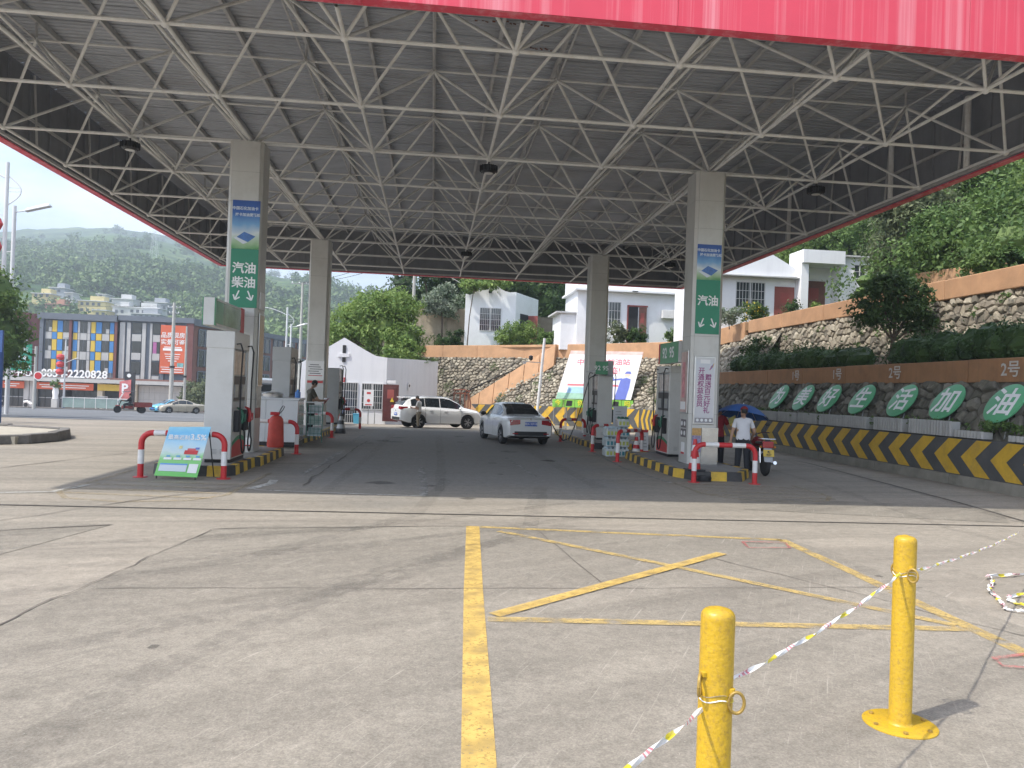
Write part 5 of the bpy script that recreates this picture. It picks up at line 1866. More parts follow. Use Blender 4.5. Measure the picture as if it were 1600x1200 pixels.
def person(label, loc, rotz, shirt, trousers, pose, h=1.7, hair=HAIR, long_sleeve=False, cap=None):
    t = thing('person', label, 'person', loc, rotz, group=None)
    J = dict(pelvis=(0, 0, .93), waist=(0, 0, 1.06), chest=(0, .0, 1.28), collar=(0, 0, 1.42), neck=(0, .01, 1.50), head=(0, .02, 1.58))
    for s, n in ((1, 'R'), (-1, 'L')):
        J['sh' + n] = (s * .18, 0, 1.40)
        J['el' + n] = (s * .25, -.02, 1.13)
        J['wr' + n] = (s * .26, .06, .89)
        J['hip' + n] = (s * .095, 0, .88)
        J['kn' + n] = (s * .105, .02, .49)
        J['an' + n] = (s * .11, -.02, .09)
        J['toe' + n] = (s * .125, .15, .035)
    J.update({a: b for a, b in pose.items() if a != 'look'})
    k = h / 1.74
    J = {a: Vector(b) * k for a, b in J.items()}
    rad = dict(pelvis=(.175, .135), waist=(.178, .135), chest=(.19, .135), collar=(.125, .09), neck=(.055, .058), head=(.06, .065), sh=(.08, .08), el=(.05, .05), wr=(.03, .034), hip=(.115, .12), kn=(.086, .09), an=(.066, .07), toe=(.04, .032))
    names = list(J)
    E_ = [('pelvis', 'waist'), ('waist', 'chest'), ('chest', 'collar'), ('collar', 'neck'), ('neck', 'head')]
    for n in 'RL':
        E_ += [('collar', 'sh' + n), ('sh' + n, 'el' + n), ('el' + n, 'wr' + n), ('pelvis', 'hip' + n), ('hip' + n, 'kn' + n), ('kn' + n, 'an' + n), ('an' + n, 'toe' + n)]
    me = bpy.data.meshes.new('person_cage')
    me.from_pydata([J[n] for n in names], [(names.index(a), names.index(b)) for a, b in E_], [])
    o = bpy.data.objects.new('cage', me)
    COL.objects.link(o)
    sk = o.modifiers.new('skin', 'SKIN')
    for i, n in enumerate(names):
        key = n if n in rad else n[:-1]
        me.skin_vertices[0].data[i].radius = tuple(v * k for v in rad[key])
        me.skin_vertices[0].data[i].use_root = (n == 'pelvis')
    sb = o.modifiers.new('sub', 'SUBSURF')
    sb.levels = 2
    bpy.context.view_layer.update()
    dg = bpy.context.evaluated_depsgraph_get()
    bm_ = bpy.data.meshes.new_from_object(o.evaluated_get(dg))
    bpy.data.objects.remove(o)
    vs = [v.co.copy() for v in bm_.vertices]
    fs = [tuple(p.vertices) for p in bm_.polygons]
    seg = [(a, b, J[a], J[b]) for a, b in E_]
    mi = []
    for f in fs:
        c = sum((vs[i] for i in f), Vector()) / len(f)
        best, bn, bt = 9, None, 0
        for a, b, p, q in seg:
            d = q - p
            tt = min(1, max(0, (c - p).dot(d) / d.length_squared))
            dist = (p + d * tt - c).length
            if dist < best:
                best, bn, bt = dist, (a, b), tt
        a, b = bn
        if a.startswith('an') or (a.startswith('kn') and bt > .93):
            mi.append(3)
        elif c.z < J['pelvis'].z - .02 * k and not a.startswith(('sh', 'el', 'collar', 'chest')):
            mi.append(2)
        elif a in ('neck',) or (a == 'collar' and b == 'neck' and bt > .3):
            mi.append(0)
        elif a.startswith('el') and not long_sleeve:
            mi.append(0)
        elif a.startswith('sh') and bt > .62 and not long_sleeve:
            mi.append(0)
        else:
            mi.append(1)
    m_ = MB()
    m_.v, m_.f, m_.m = [tuple(v) for v in vs], fs, mi
    hc = J['head'] + (J['head'] - J['neck']).normalized() * .085 * k
    fw = Vector(pose.get('look', (0, 1, -.1))).normalized()
    up = (J['head'] - J['neck']).normalized()
    rt = fw.cross(up).normalized()
    up = rt.cross(fw)
    # skull, jaw, nose, ears, eyes
    hm = Matrix((rt, fw, up)).transposed()

    def blob(c, r, mi_, n=12, mm=9):
        b = MB()
        b.ball((0, 0, 0), r, n, mm)
        m_.add([hc + hm @ (Vector(v) + Vector(c)) * k for v in b.v], b.f, mi_)
    blob((0, 0, .02), (.078, .098, .115), 0)
    blob((0, .03, -.06), (.058, .068, .062), 0)
    blob((0, .102, -.012), (.014, .022, .026), 0, 8, 5)
    for s in (1, -1):
        blob((s * .08, -.005, -.005), (.014, .022, .034), 0, 8, 5)
        blob((s * .032, .088, .018), (.014, .01, .009), 4, 8, 5)
    blob((0, .092, -.062), (.024, .01, .008), 4, 8, 5)
    # hands: palm, four fingers, thumb
    for s, n in ((1, 'R'), (-1, 'L')):
        wv = J['wr' + n]
        d = (wv - J['el' + n]).normalized()
        side_ = d.cross(Vector((0, 0, 1)) if abs(d.z) < .8 else Vector((0, 1, 0))).normalized()
        nv_ = d.cross(side_)
        b = MB()
        b.tube([wv - d * .02 * k, wv + d * .03 * k, wv + d * .09 * k], [.026 * k, .038 * k, .034 * k], 8)
        for q, (o_, ln) in enumerate(((-.028, .065), (-.009, .078), (.010, .072), (.028, .055))):
            p0 = wv + d * .08 * k + side_ * o_ * k
            b.tube([p0, p0 + d * ln * .55 * k + nv_ * .008 * k, p0 + d * ln * .85 * k + nv_ * .028 * k], [.010 * k, .0095 * k, .007 * k], 6)
        p0 = wv + d * .03 * k + side_ * s * .03 * k
        b.tube([p0, p0 + (d * .035 + side_ * s * .03) * k, p0 + (d * .065 + side_ * s * .035) * k], [.012 * k, .0105 * k, .008 * k], 6)
        m_.add(b.v, b.f, 0)
    m_.build('body', [SKIN, shirt, trousers, SHOE, HAIR], t, smooth=70)
    hb = MB()
    b = MB()
    b.ball((0, -.012, .03), (.088, .104, .113), 14, 10)
    keep = [i for i, v in enumerate(b.v)]
    fs2 = [f for f in b.f if not (sum(b.v[i][1] for i in f) / len(f) > .055 and sum(b.v[i][2] for i in f) / len(f) < .075) and sum(b.v[i][2] for i in f) / len(f) > (-.045 if sum(b.v[i][1] for i in f) > -.1 else -.1)]
    hb.add([hc + hm @ Vector(v) * k for v in b.v], fs2)
    hb.build('hair', hair, t, smooth=True)
    if cap:
        b = MB()
        b.ball((0, -.005, .06), (.095, .112, .085), 14, 8)
        fs2 = [f for f in b.f if sum(b.v[i][2] for i in f) / len(f) > .035]
        cb = MB()
        cb.add([hc + hm @ Vector(v) * k for v in b.v], fs2)
        pk = [(-.07, .07, .06), (.07, .07, .06), (.05, .18, .05), (-.05, .18, .05)]
        cb.slab([hc + hm @ Vector(v) * k for v in pk], hm @ Vector((0, 0, .008)))
        cb.build('cap', cap, t, smooth=True)
    return t


OLIVE = mat('olive shirt', (.085, .08, .06), .85, var=.15, scale=8)
DARKT = mat('dark trousers', (.018, .02, .026), .85, var=.15, scale=8)
WHITET = mat('white t-shirt', (.62, .62, .64), .8, var=.07, scale=7)
PALET = mat('pale grey t-shirt', (.60, .58, .54), .8, var=.07, scale=7)
KHAKI = mat('khaki trousers', (.24, .20, .14), .85, var=.12, scale=7)
REDT = mat('dark red work shirt', (.30, .02, .03), .8, var=.12, scale=7)
CAPR = mat('dark red cap', (.22, .02, .025), .75, var=.1)

person('man in olive shirt reading a red folder by the far left column', (-4.05, 26.35, .2), R(-62), OLIVE, DARKT,
       dict(wrR=(.12, .42, 1.10), elR=(.27, .16, 1.10), wrL=(-.10, .42, 1.10), elL=(-.26, .16, 1.10), head=(0, .07, 1.57), neck=(0, .03, 1.49), look=(0, 1, -.75)), 1.74)
fo = thing('folder', 'open dark red folder held by the man in olive', 'folder', (-3.62, 26.57, 1.30), R(-62))
MB().slab([(-.20, -.08, -.09), (0, -.06, -.11), (0, .1, .07), (-.20, .08, .09)], (0, .01, -.012)).build('cover', mat('dark red cover', (.28, .02, .035), .5, var=.1), fo)
MB().slab([(0, -.06, -.11), (.2, -.08, -.09), (.2, .08, .09), (0, .1, .07)], (0, .01, -.012)).build('cover', MATS['dark red cover'], fo)
MB().slab([(-.17, -.055, -.065), (0, -.04, -.085), (0, .09, .066), (-.17, .07, .082)], (0, -.012, .006)).build('page', WHITESIGN, fo)

person('man in pale t-shirt looking at his phone beside the white SUV', (-.68, 41.75, gz(41.75)), R(72), PALET, KHAKI,
       dict(wrR=(.08, .38, 1.10), elR=(.25, .10, 1.08), wrL=(-.09, .37, 1.12), elL=(-.26, .10, 1.08), head=(0, .06, 1.57), look=(0, 1, -.5),
            anR=(.11, .06, .09), toeR=(.12, .23, .035), knR=(.1, .08, .5)), 1.72)
ph = thing('mobile_phone', 'small dark phone in the hands of the man by the SUV', 'phone', (-1.09, 41.85, gz(41.75) + 1.12), R(72))
MB().slab([(-.04, 0, -.06), (.04, 0, -.06), (.04, .05, .07), (-.04, .05, .07)], (0, .008, -.003)).build('case', BLACK, ph)
MB().slab([(-.034, -.003, -.052), (.034, -.003, -.052), (.034, .045, .062), (-.034, .045, .062)], (0, .002, 0)).build('screen', DARKGLASS, ph)

person('man in white t-shirt and dark red cap, back to the camera, by the motorcycle', (7.74, 18.45, 0), R(-16), WHITET, DARKT,
       dict(chest=(0, .04, 1.27), collar=(0, .07, 1.40), neck=(0, .10, 1.47), head=(.01, .13, 1.55), shR=(.18, .07, 1.38), shL=(-.18, .07, 1.38), elR=(.30, .10, 1.12), wrR=(.27, .28, .98), elL=(-.27, .05, 1.10), wrL=(-.30, .08, .86),
            look=(-.3, 1, -.3), anR=(.12, -.03, .09), anL=(-.13, .06, .09), toeL=(-.15, .22, .035), toeR=(.14, .13, .035)), 1.66, cap=CAPR)
person('attendant in dark red shirt half hidden behind the poster column', (7.50, 19.55, 0), R(-35), REDT, DARKT,
       dict(elR=(.30, .06, 1.15), wrR=(.30, .30, 1.12), elL=(-.26, .05, 1.12), wrL=(-.2, .26, 1.05), head=(0, .06, 1.56), look=(.3, 1, -.4)), 1.66)

# ---------------------------------------------------------------- motorcycle and umbrella
mc = thing('motorcycle', 'motorcycle with yellow number plate parked beside the man in white', 'motorcycle', (8.28, 18.75, 0), R(-8))
for y, nm in ((-.62, 'wheel'), (.68, 'wheel')):
    wv = MB().lathe([(.20, -.05), (.27, -.055), (.30, -.02), (.30, .02), (.27, .055), (.20, .05)], 26, (0, y, .30), axis='x').build('wheel', TYRE, mc, smooth=True)
    m_ = MB()
    m_.lathe([(.20, -.03), (.205, -.03), (.205, .03), (.20, .03)], 26, (0, y, .30), axis='x')
    for k in range(8):
        a = k * math.pi / 4
        m_.bar((0, y + .03 * math.cos(a), .3 + .03 * math.sin(a)), (0, y + .2 * math.cos(a), .3 + .2 * math.sin(a)), .012, .02)
    m_.build('rim', CHROME, wv)
MB().tube([(0, -.55, .62), (0, -.2, .66), (0, .25, .60), (0, .45, .72)], [.05, .06, .06, .04], 10).build('frame', BLACK, mc, smooth=True)
MB().ball((0, .12, .80), (.15, .26, .13), 14, 9).build('fuel_tank', CAPR, mc, smooth=True)
MB().hexa([(-.13, -.62, .78), (.13, -.62, .78), (.12, -.05, .76), (-.12, -.05, .76)], [(-.12, -.64, .87), (.12, -.64, .87), (.10, -.05, .82), (-.10, -.05, .82)]).build('seat', BLACK, mc, bevel=.03)
MB().box(-.14, .14, -.1, .22, .28, .56).build('engine', GREYSTEEL, mc, bevel=.04)
for s in (1, -1):
    MB().tube([(s * .09, .66, .30), (s * .09, .55, .72), (s * .08, .46, .98)], .022, 8).build('fork', CHROME, mc, smooth=True)
    MB().tube([(s * .08, .47, .98), (s * .25, .40, 1.03), (s * .36, .30, 1.02)], .014, 8).build('handlebar', CHROME, mc, smooth=True)
    MB().tube([(s * .26, .40, 1.03), (s * .30, .40, 1.2)], .007, 6).build('mirror_stem', BLACK, mc)
    MB().ball((s * .32, .39, 1.23), (.06, .015, .035), 10, 7).build('mirror', BLACK, mc, smooth=True)
    MB().tube([(s * .12, -.62, .32), (s * .12, -.55, .70)], .022, 8).build('shock_absorber', CHROME, mc, smooth=True)
    MB().ball((s * .17, -.78, .72), (.035, .045, .03), 8, 6).build('indicator', mat('amber lamp', (.5, .2, .03), .3, var=0), mc, smooth=True)
m_ = MB()
m_.tube([(-.15, -.5, .9), (-.16, -.85, .92), (.16, -.85, .92), (.15, -.5, .9)], .014, 8)
for x in (-.08, 0, .08):
    m_.bar((x, -.5, .905), (x, -.85, .92), .014, .014)
m_.build('luggage_rack', CHROME, mc)
MB().box(-.13, .13, -.84, -.74, .70, .86).build('tail_lamp', TAIL, mc, bevel=.02)
MB().hexa([(-.11, -.92, .36), (.11, -.92, .36), (.10, -.86, .40), (-.10, -.86, .40)], [(-.10, -.80, .70), (.10, -.80, .70), (.1, -.76, .7), (-.1, -.76, .7)]).build('mudguard', GREYSTEEL, mc, bevel=.015)
pl = MB().slab([(-.13, -.905, .50), (.13, -.905, .50), (.13, -.855, .66), (-.13, -.855, .66)], (0, -.008, -.002)).build('number_plate', PLATEY, mc)
text_on('贵J', .06, BLACK, pl, (0, -.884, .60), (1, 0, 0), (0, .3, 1), bold=.001)
text_on('8E27', .06, BLACK, pl, (0, -.905, .54), (1, 0, 0), (0, .3, 1), bold=.001)
MB().tube([(.16, .1, .3), (.18, -.3, .25), (.2, -.75, .34)], [.025, .035, .045], 10).build('exhaust', CHROME, mc, smooth=True)
MB().lathe([(.03, 0), (.075, .05), (.08, .09)], 14, (0, .56, .9), axis='y').build('headlamp', HEADL, mc, smooth=True)

um = thing('umbrella', 'open dark blue umbrella between the two people at the motorcycle', 'umbrella', (7.98, 19.15, 0), R(-10))
UMB = mat('dark blue umbrella cloth', (.035, .11, .33), .6, var=.12, scale=3)
tilt = Matrix.Translation((-.02, .0, 1.12)) @ Matrix.Rotation(R(-9), 4, 'X') @ Matrix.Rotation(R(7), 4, 'Y')
m_ = MB()
NR, NS = 8, 6
for k in range(NR * 4 + 1):
    a = 2 * math.pi * k / (NR * 4)
    sag = 1 - .05 * abs(math.sin(a * NR / 2))
    for j in range(NS + 1):
        u = j / NS
        rr = .68 * u * sag
        m_.v.append(tuple(tilt @ Vector((rr * math.cos(a), rr * math.sin(a), .62 - .30 * u ** 2.1))))
for k in range(NR * 4):
    for j in range(NS):
        a, b = k * (NS + 1) + j, (k + 1) * (NS + 1) + j
        m_.f.append((a, b, b + 1, a + 1))
        m_.m.append(0)
cn_ = m_.build('canopy_cloth', UMB, um, smooth=60)
for k in range(NR):
    a = 2 * math.pi * k / NR
    MB().tube([tilt @ Vector((.68 * u * math.cos(a), .68 * u * math.sin(a), .608 - .30 * u ** 2.1)) for u in (0, .33, .66, 1)], .006, 5).build('rib', STEEL, um)
MB().tube([tilt @ Vector((0, 0, .66)), tilt @ Vector((0, 0, -.22))], .011, 8).build('shaft', STEEL, um)
MB().tube([tilt @ Vector((0, 0, -.22)), tilt @ Vector((0, 0, -.32)), tilt @ Vector((.03, 0, -.36)), tilt @ Vector((.07, 0, -.33))], .018, 8).build('handle', BLACK, um)
sheetm = MB().slab([(7.62, 19.05, 1.20), (7.86, 19.2, 1.30), (7.84, 19.24, 1.44), (7.60, 19.09, 1.34)], (0, .01, .004)).build('paper_sheet', mat('yellow paper', (.55, .48, .16), .7, var=.1))
tag(sheetm, 'yellow sheet held up under the blue umbrella', 'paper')

# ---------------------------------------------------------------- cargo tricycle on the road
tg = gz(67) + .012
tr = thing('cargo_tricycle', 'red motor tricycle with cargo bed and clear rain hood on the road', 'tricycle', (-24.9, 67, tg), R(118))
REDTR = mat('dull red truck paint', (.22, .035, .03), .6, var=.15)
for x, y, r_ in ((0, 1.05, .30), (-.48, -.75, .29), (.48, -.75, .29)):
    wv = MB().lathe([(r_ * .6, -.055), (r_ * .9, -.06), (r_, -.02), (r_, .02), (r_ * .9, .06), (r_ * .6, .055)], 22, (x, y, r_), axis='x').build('wheel', TYRE, tr, smooth=True)
    MB().lathe([(r_ * .62, -.04), (r_ * .62, .04)], 22, (x, y, r_), axis='x').build('rim', GREYSTEEL, wv)
MB().tube([(0, 1.05, .30), (0, .82, .95), (0, .74, 1.1)], .04, 8).build('fork', BLACK, tr)
MB().box(-.14, .14, .86, 1.22, .58, .66).build('mudguard', REDTR, tr, bevel=.03)
MB().lathe([(.05, 0), (.11, .06), (.11, .1)], 14, (0, .95, .95), axis='y').build('headlamp', HEADL, tr, smooth=True)
MB().tube([(-.4, .62, 1.08), (0, .74, 1.06), (.4, .62, 1.08)], .018, 8).build('handlebar', BLACK, tr)
MB().box(-.2, .2, -.1, .75, .38, .62).build('tank_and_engine', REDTR, tr, bevel=.05)
MB().box(-.28, .28, -.12, .30, .64, .80).build('seat', BLACK, tr, bevel=.04)
MB().box(-.58, .58, -1.5, -.2, .52, .58).build('bed_floor', REDTR, tr)
for x in (-.58, .55):
    MB().box(x, x + .03, -1.5, -.2, .585, .90).build('bed_side', REDTR, tr)
    m_ = MB()
    for k in range(5):
        m_.box(x - .01 if x < 0 else x + .03, x if x < 0 else x + .04, -1.4 + k * .28, -1.36 + k * .28, .6, .88)
    m_.build('bed_ribs', REDTR, tr)
for y in (-1.5, -.22):
    MB().box(-.545, .545, y, y + .03, .585, .90).build('bed_end', REDTR, tr)
CLEAR = mat('cloudy plastic sheet', (.42, .44, .45), .2, var=.2)
m_ = MB()
m_.slab([(-.4, .95, 1.1), (.4, .95, 1.1), (.38, .6, 1.75), (-.38, .6, 1.75)], (0, .01, 0))
m_.build('windshield', CLEAR, tr)
MB().slab([(-.45, .7, 1.77), (.45, .7, 1.77), (.45, -.25, 1.82), (-.45, -.25, 1.82)], (0, 0, .03)).build('hood_roof', mat('dark hood', (.06, .06, .07), .5, var=.1), tr, bevel=.01)
for s in (1, -1):
    MB().tube([(s * .4, -.2, .6), (s * .42, -.22, 1.8)], .014, 6).build('hood_post', BLACK, tr)
person('rider in dark clothes on the red motor tricycle', (-24.98, 66.93, tg - .12), R(118), DARKT, DARKT,
       dict(hipR=(.12, .05, .92), hipL=(-.12, .05, .92), knR=(.2, .46, .86), knL=(-.2, .46, .86), anR=(.2, .5, .52), anL=(-.2, .5, .52), toeR=(.2, .66, .50), toeL=(-.2, .66, .50), wrR=(.34, .52, 1.16), wrL=(-.34, .52, 1.16), elR=(.32, .26, 1.14), elL=(-.32, .26, 1.14)), 1.7, long_sleeve=True)
# ---------------------------------------------------------------- white buildings round the yard
PLASTER = mat('white plaster', (.76, .77, .79), .85, var=.05, scale=1.2, streak=.25, streakcol=(.45, .46, .5), sscale=(3, 3, .25), dirt=.15, dirtcol=(.45, .44, .42))
PLASTER2 = mat('pale plaster', (.78, .79, .81), .85, var=.05, scale=1.2, dirt=.2, dirtcol=(.5, .48, .45), dscale=.8)
TRIM = mat('roof slab', (.5, .5, .5), .8, var=.12, dirt=.35, dirtcol=(.2, .2, .19), dscale=1.5)
INSIDE = mat('dark room', (.03, .032, .035), .9, var=.2)
GRILLE = mat('white grille bars', (.6, .6, .6), .5, var=.08)
DOORRED = mat('dark red door', (.14, .035, .03), .45, var=.15, scale=4)
DOORFR = mat('red door frame', (.26, .06, .05), .5, var=.12)
ROOM = glassy('window glass', (.05, .06, .065), .1)


def grille(t, x0, x1, z0, z1, y, nv=9, nh=4, face='y', name='window'):
    """glazed opening with bars; y is the wall face, the window sits 6 cm back"""
    f = MB()
    P = (lambda x, yy_, z: (x, yy_, z)) if face == 'y' else (lambda x, yy_, z: (yy_, x, z))

    def bx(m_, a, b, c, d, e, g):
        lo, hi = P(a, c, e), P(b, d, g)
        m_.box(min(lo[0], hi[0]), max(lo[0], hi[0]), min(lo[1], hi[1]), max(lo[1], hi[1]), e, g)
    m_ = MB()
    bx(m_, x0, x1, y - .012, y - .004, z0, z1)
    wn_ = m_.build(name, ROOM, t)
    m_ = MB()
    e = .045
    for a, b, c, d in ((x0 - e, x1 + e, z1, z1 + e), (x0 - e, x1 + e, z0 - e, z0), (x0 - e, x0, z0, z1), (x1, x1 + e, z0, z1)):
        bx(m_, a, b, y - .05, y - .002, c, d)
    m_.build('window_frame', GRILLE, wn_)
    m_ = MB()
    for k in range(1, nv):
        x = x0 + (x1 - x0) * k / nv
        bx(m_, x - .012, x + .012, y - .06, y - .04, z0, z1)
    for k in range(1, nh):
        z = z0 + (z1 - z0) * k / nh
        bx(m_, x0, x1, y - .065, y - .045, z - .012, z + .012)
    bx(m_, (x0 + x1) / 2 - .03, (x0 + x1) / 2 + .03, y - .045, y - .015, z0, z1)
    m_.build('window_bars', GRILLE, wn_)
    return wn_


def doorleaf(t, x0, x1, z0, z1, y, ang=0, panels=True, name='door', m=None, hinge='l'):
    """panelled door leaf, opened by ang degrees about its hinge"""
    w_ = x1 - x0
    mt = Matrix.Translation((x0 if hinge == 'l' else x1, y, z0)) @ Matrix.Rotation(R(ang), 4, 'Z')
    s = 1 if hinge == 'l' else -1
    tf = lambda p: tuple(mt @ Vector((s * p[0], p[1], p[2])))
    h_ = z1 - z0

    def add(nm, a, b, c, d, y0, y1, m2, par, bev=0):
        q = MB()
        q.hexa([tf((a, y0, c)), tf((b, y0, c)), tf((b, y1, c)), tf((a, y1, c))], [tf((a, y0, d)), tf((b, y0, d)), tf((b, y1, d)), tf((a, y1, d))])
        return q.build(nm, m2, par, bevel=bev)
    o = add(name, 0, w_, 0, h_, -.045, 0, m or DOORRED, t)
    if panels:
        add('door_panel', w_ * .15, w_ * .85, h_ * .55, h_ * .92, -.060, -.046, m or DOORRED, o, .015)
        add('door_panel', w_ * .15, w_ * .85, h_ * .08, h_ * .40, -.060, -.046, m or DOORRED, o, .015)
        add('door_moulding', w_ * .28, w_ * .72, h_ * .62, h_ * .86, -.072, -.061, DOORFR, o, .01)
    add('door_handle', w_ * .84, w_ * .92, h_ * .42, h_ * .54, -.08, -.046, STEEL, o)
    return o


gs = gz(49)
sh = thing('shed_building', 'white gabled shed with barred shopfront behind the white SUV', 'building', (-4, 51, gs), world=True)
fr = [(-8.2, gs - .2), (-2.9, gs - .2), (-2.9, 3.62), (-3.7, 3.72), (-5.6, 4.78), (-8.2, 3.1)]
MB().slab([(x, 49.0, z) for x, z in fr], (0, .2, 0)).build('front_wall', PLASTER, sh)
# back of the gabled part
MB().box(-8.2, -8.0, 49.2, 55.5, gs - .2, 3.1).build('side_wall', PLASTER, sh)
m_ = MB()
m_.slab([(-8.3, 49.1, 2.96), (-5.6, 49.1, 4.64), (-5.6, 56, 4.64), (-8.3, 56, 2.96)], (0, 0, .06))
m_.slab([(-5.6, 49.1, 4.64), (-2.9, 49.21, 3.3), (-2.9, 56, 3.3), (-5.6, 56, 4.64)], (0, 0, .06))
m_.build('roof', TRIM, sh)
m_ = MB()
for k in range(9):
    a, b = Vector((-2.9, 49.0)).lerp(Vector((.35, 57.2)), k / 9), Vector((-2.9, 49.0)).lerp(Vector((.35, 57.2)), (k + 1) / 9)
    m_ = MB()
    q = Vector((-.93, .36)) * .15
    za, zb = 3.62 + .02 * k, 3.62 + .02 * (k + 1)
    m_.hexa([(*a, gs - .5), (*b, gs - .7), (*(b + q), gs - .7), (*(a + q), gs - .5)], [(*a, za), (*b, zb), (*(b + q), zb), (*(a + q), za)])
    m_.build('wing_wall', PLASTER, sh)
m_ = MB()
m_.slab([(-2.9, 49.2, 3.4), (.2, 57.0, 3.5), (-3, 60, 3.5), (-3, 52, 3.4)], (0, 0, .08))
m_.build('wing_roof', TRIM, sh)
m_ = MB()
m_.box(-5.95, -5.25, 48.93, 48.998, 3.56, 3.78)
m_.build('air_duct', PLASTER2, sh)
MB().box(-5.68, -5.48, 48.95, 48.998, 3.24, 3.54).build('vent_hole', INSIDE, sh)
MB().box(-5.68, -5.48, 48.95, 48.998, 3.80, 4.3).build('vent_hole', INSIDE, sh)
grille(sh, -6.9, -4.68, gs + .05, 1.95, 48.995, 16, 5, name='shopfront')
grille(sh, -4.38, -3.14, .36, 1.93, 48.995, 9, 4)
doorleaf(sh, -3.06, -2.06, gs + .2, 1.94, 48.90, -14, m=mat('maroon door', (.085, .022, .02), .4, var=.15))
m_ = MB()
m_.slab([(-2.62, 48.70, .85), (-2.36, 48.64, .85), (-2.49, 48.67, 1.14)], (0, -.01, 0))
m_.build('warning_triangle', mat('warning yellow', (.6, .42, .03), .5, var=.1), sh)
pq = MB().box(-5.95, -5.45, 48.95, 48.99, 2.0, 2.28).build('door_plaque', RED, sh)
text('厕所', .2, WHITESIGN, pq, (-5.7, 48.945, 2.14), (90, 0, 0))
MB().box(-2.85, -2.3, 48.93, 48.99, 2.0, 2.2).build('door_plaque', WHITESIGN, sh)
t = thing('wall_sign', 'small white sign with dark symbol on the side wall of the shed', 'sign', (-1.6, 52.2, 1.6), R(68.4))
MB().box(-.2, .2, -.06, -.03, 0, .5).build('plate', WHITESIGN, t)
MB().lathe([(.1, 0), (.1, .006)], 14, (0, -.068, .3), axis='y').build('symbol', BLACK, t)
t = thing('standing_sign', 'white notice board on a steel post in front of the shed', 'sign', (-3.85, 47.6, gz(47.6)))
MB().cyl((0, 0, 0), (0, 0, 1.3), .035, n=10).build('post', GREYSTEEL, t)
MB().cyl((.35, .6, 0), (.35, .6, 1.4), .03, n=10).build('post', GREYSTEEL, t)
bd = MB().box(-.3, .3, -.06, -.036, 1.12, 2.12).build('board', WHITESIGN, t)
MB().box(-.12, .12, -.066, -.061, 1.85, 1.97).build('title_mark', DECRED, bd)
MB().lathe([(.1, 0), (.1, .005)], 14, (0, -.066, 1.45), axis='y').build('ring_symbol', DECRED, bd)
MB().box(-.2, .2, -.066, -.061, 1.17, 1.23).build('footer', DECRED, bd)
t = thing('waste_bin', 'light blue waste bin by the shed shopfront', 'bin', (-4.6, 48.2, gz(48.2)))
MB().hexa([(-.16, -.16, 0), (.16, -.16, 0), (.16, .16, 0), (-.16, .16, 0)], [(-.2, -.2, .58), (.2, -.2, .58), (.2, .2, .58), (-.2, .2, .58)]).build('bin_body', CYANP, t, bevel=.02)
MB().box(-.21, .21, -.21, .21, .582, .63).build('lid', CYANP, t, bevel=.015)

# small white house on the terrace
h1 = thing('terrace_house', 'small white house with barred window and wavy parapet on the terrace', 'house', (4.5, 62, 5.1), world=True)
z0 = 4.9
wav = [(2.4, 9.5), (2.75, 9.42), (3.0, 9.55), (3.3, 9.85), (3.7, 10.15), (4.1, 10.4), (4.5, 10.45), (4.9, 10.3), (5.25, 10.02), (5.6, 9.85), (6.0, 9.78), (6.5, 9.82)]
MB().slab([(2.4, 62, z0), (6.5, 62, z0)] + [(x, 62, z) for x, z in reversed(wav)], (0, .2, 0)).build('front_wall', PLASTER2, h1)
MB().hexa([(6.5, 62, z0), (8.75, 65.2, z0), (8.58, 65.3, z0), (6.33, 62.2, z0)], [(6.5, 62, 9.8), (8.75, 65.2, 9.65), (8.58, 65.3, 9.65), (6.33, 62.2, 9.8)]).build('side_wall', PLASTER2, h1)
MB().hexa([(2.4, 62.2, z0), (2.6, 62.2, z0), (4.4, 66, z0), (4.2, 66, z0)], [(2.4, 62.2, 9.4), (2.6, 62.2, 9.4), (4.4, 66, 9.4), (4.2, 66, 9.4)]).build('side_wall', PLASTER2, h1)
MB().slab([(2.5, 62.2, 9.3), (6.35, 62.2, 9.3), (8.6, 65.3, 9.3), (4.3, 66, 9.3)], (0, 0, .08)).build('roof', TRIM, h1)
grille(h1, 3.62, 5.28, 6.6, 8.4, 61.995, 11, 4)
MB().box(4.25, 4.5, 61.95, 61.997, 9.62, 9.85).build('vent_hole', INSIDE, h1)
d_ = Vector((2.25, 3.2)).normalized()
p0 = Vector((6.5, 62)) + d_ * .75
p1 = p0 + d_ * 1.4
q = Vector((d_.y, -d_.x)) * .02
MB().hexa([(*(p0 + q), 5.2), (*(p1 + q), 5.2), (*p1, 5.2), (*p0, 5.2)], [(*(p0 + q), 8.15), (*(p1 + q), 8.15), (*p1, 8.15), (*p0, 8.15)]).build('doorway', INSIDE, h1)
e = p1 + Vector((.75, -.35))
MB().hexa([(*(p1 + q), 5.25), (*(e + q), 5.25), (*(e - q), 5.25), (*(p1 - q), 5.25)], [(*(p1 + q), 8.1), (*(e + q), 8.1), (*(e - q), 8.1), (*(p1 - q), 8.1)]).build('door', DOORFR, h1)

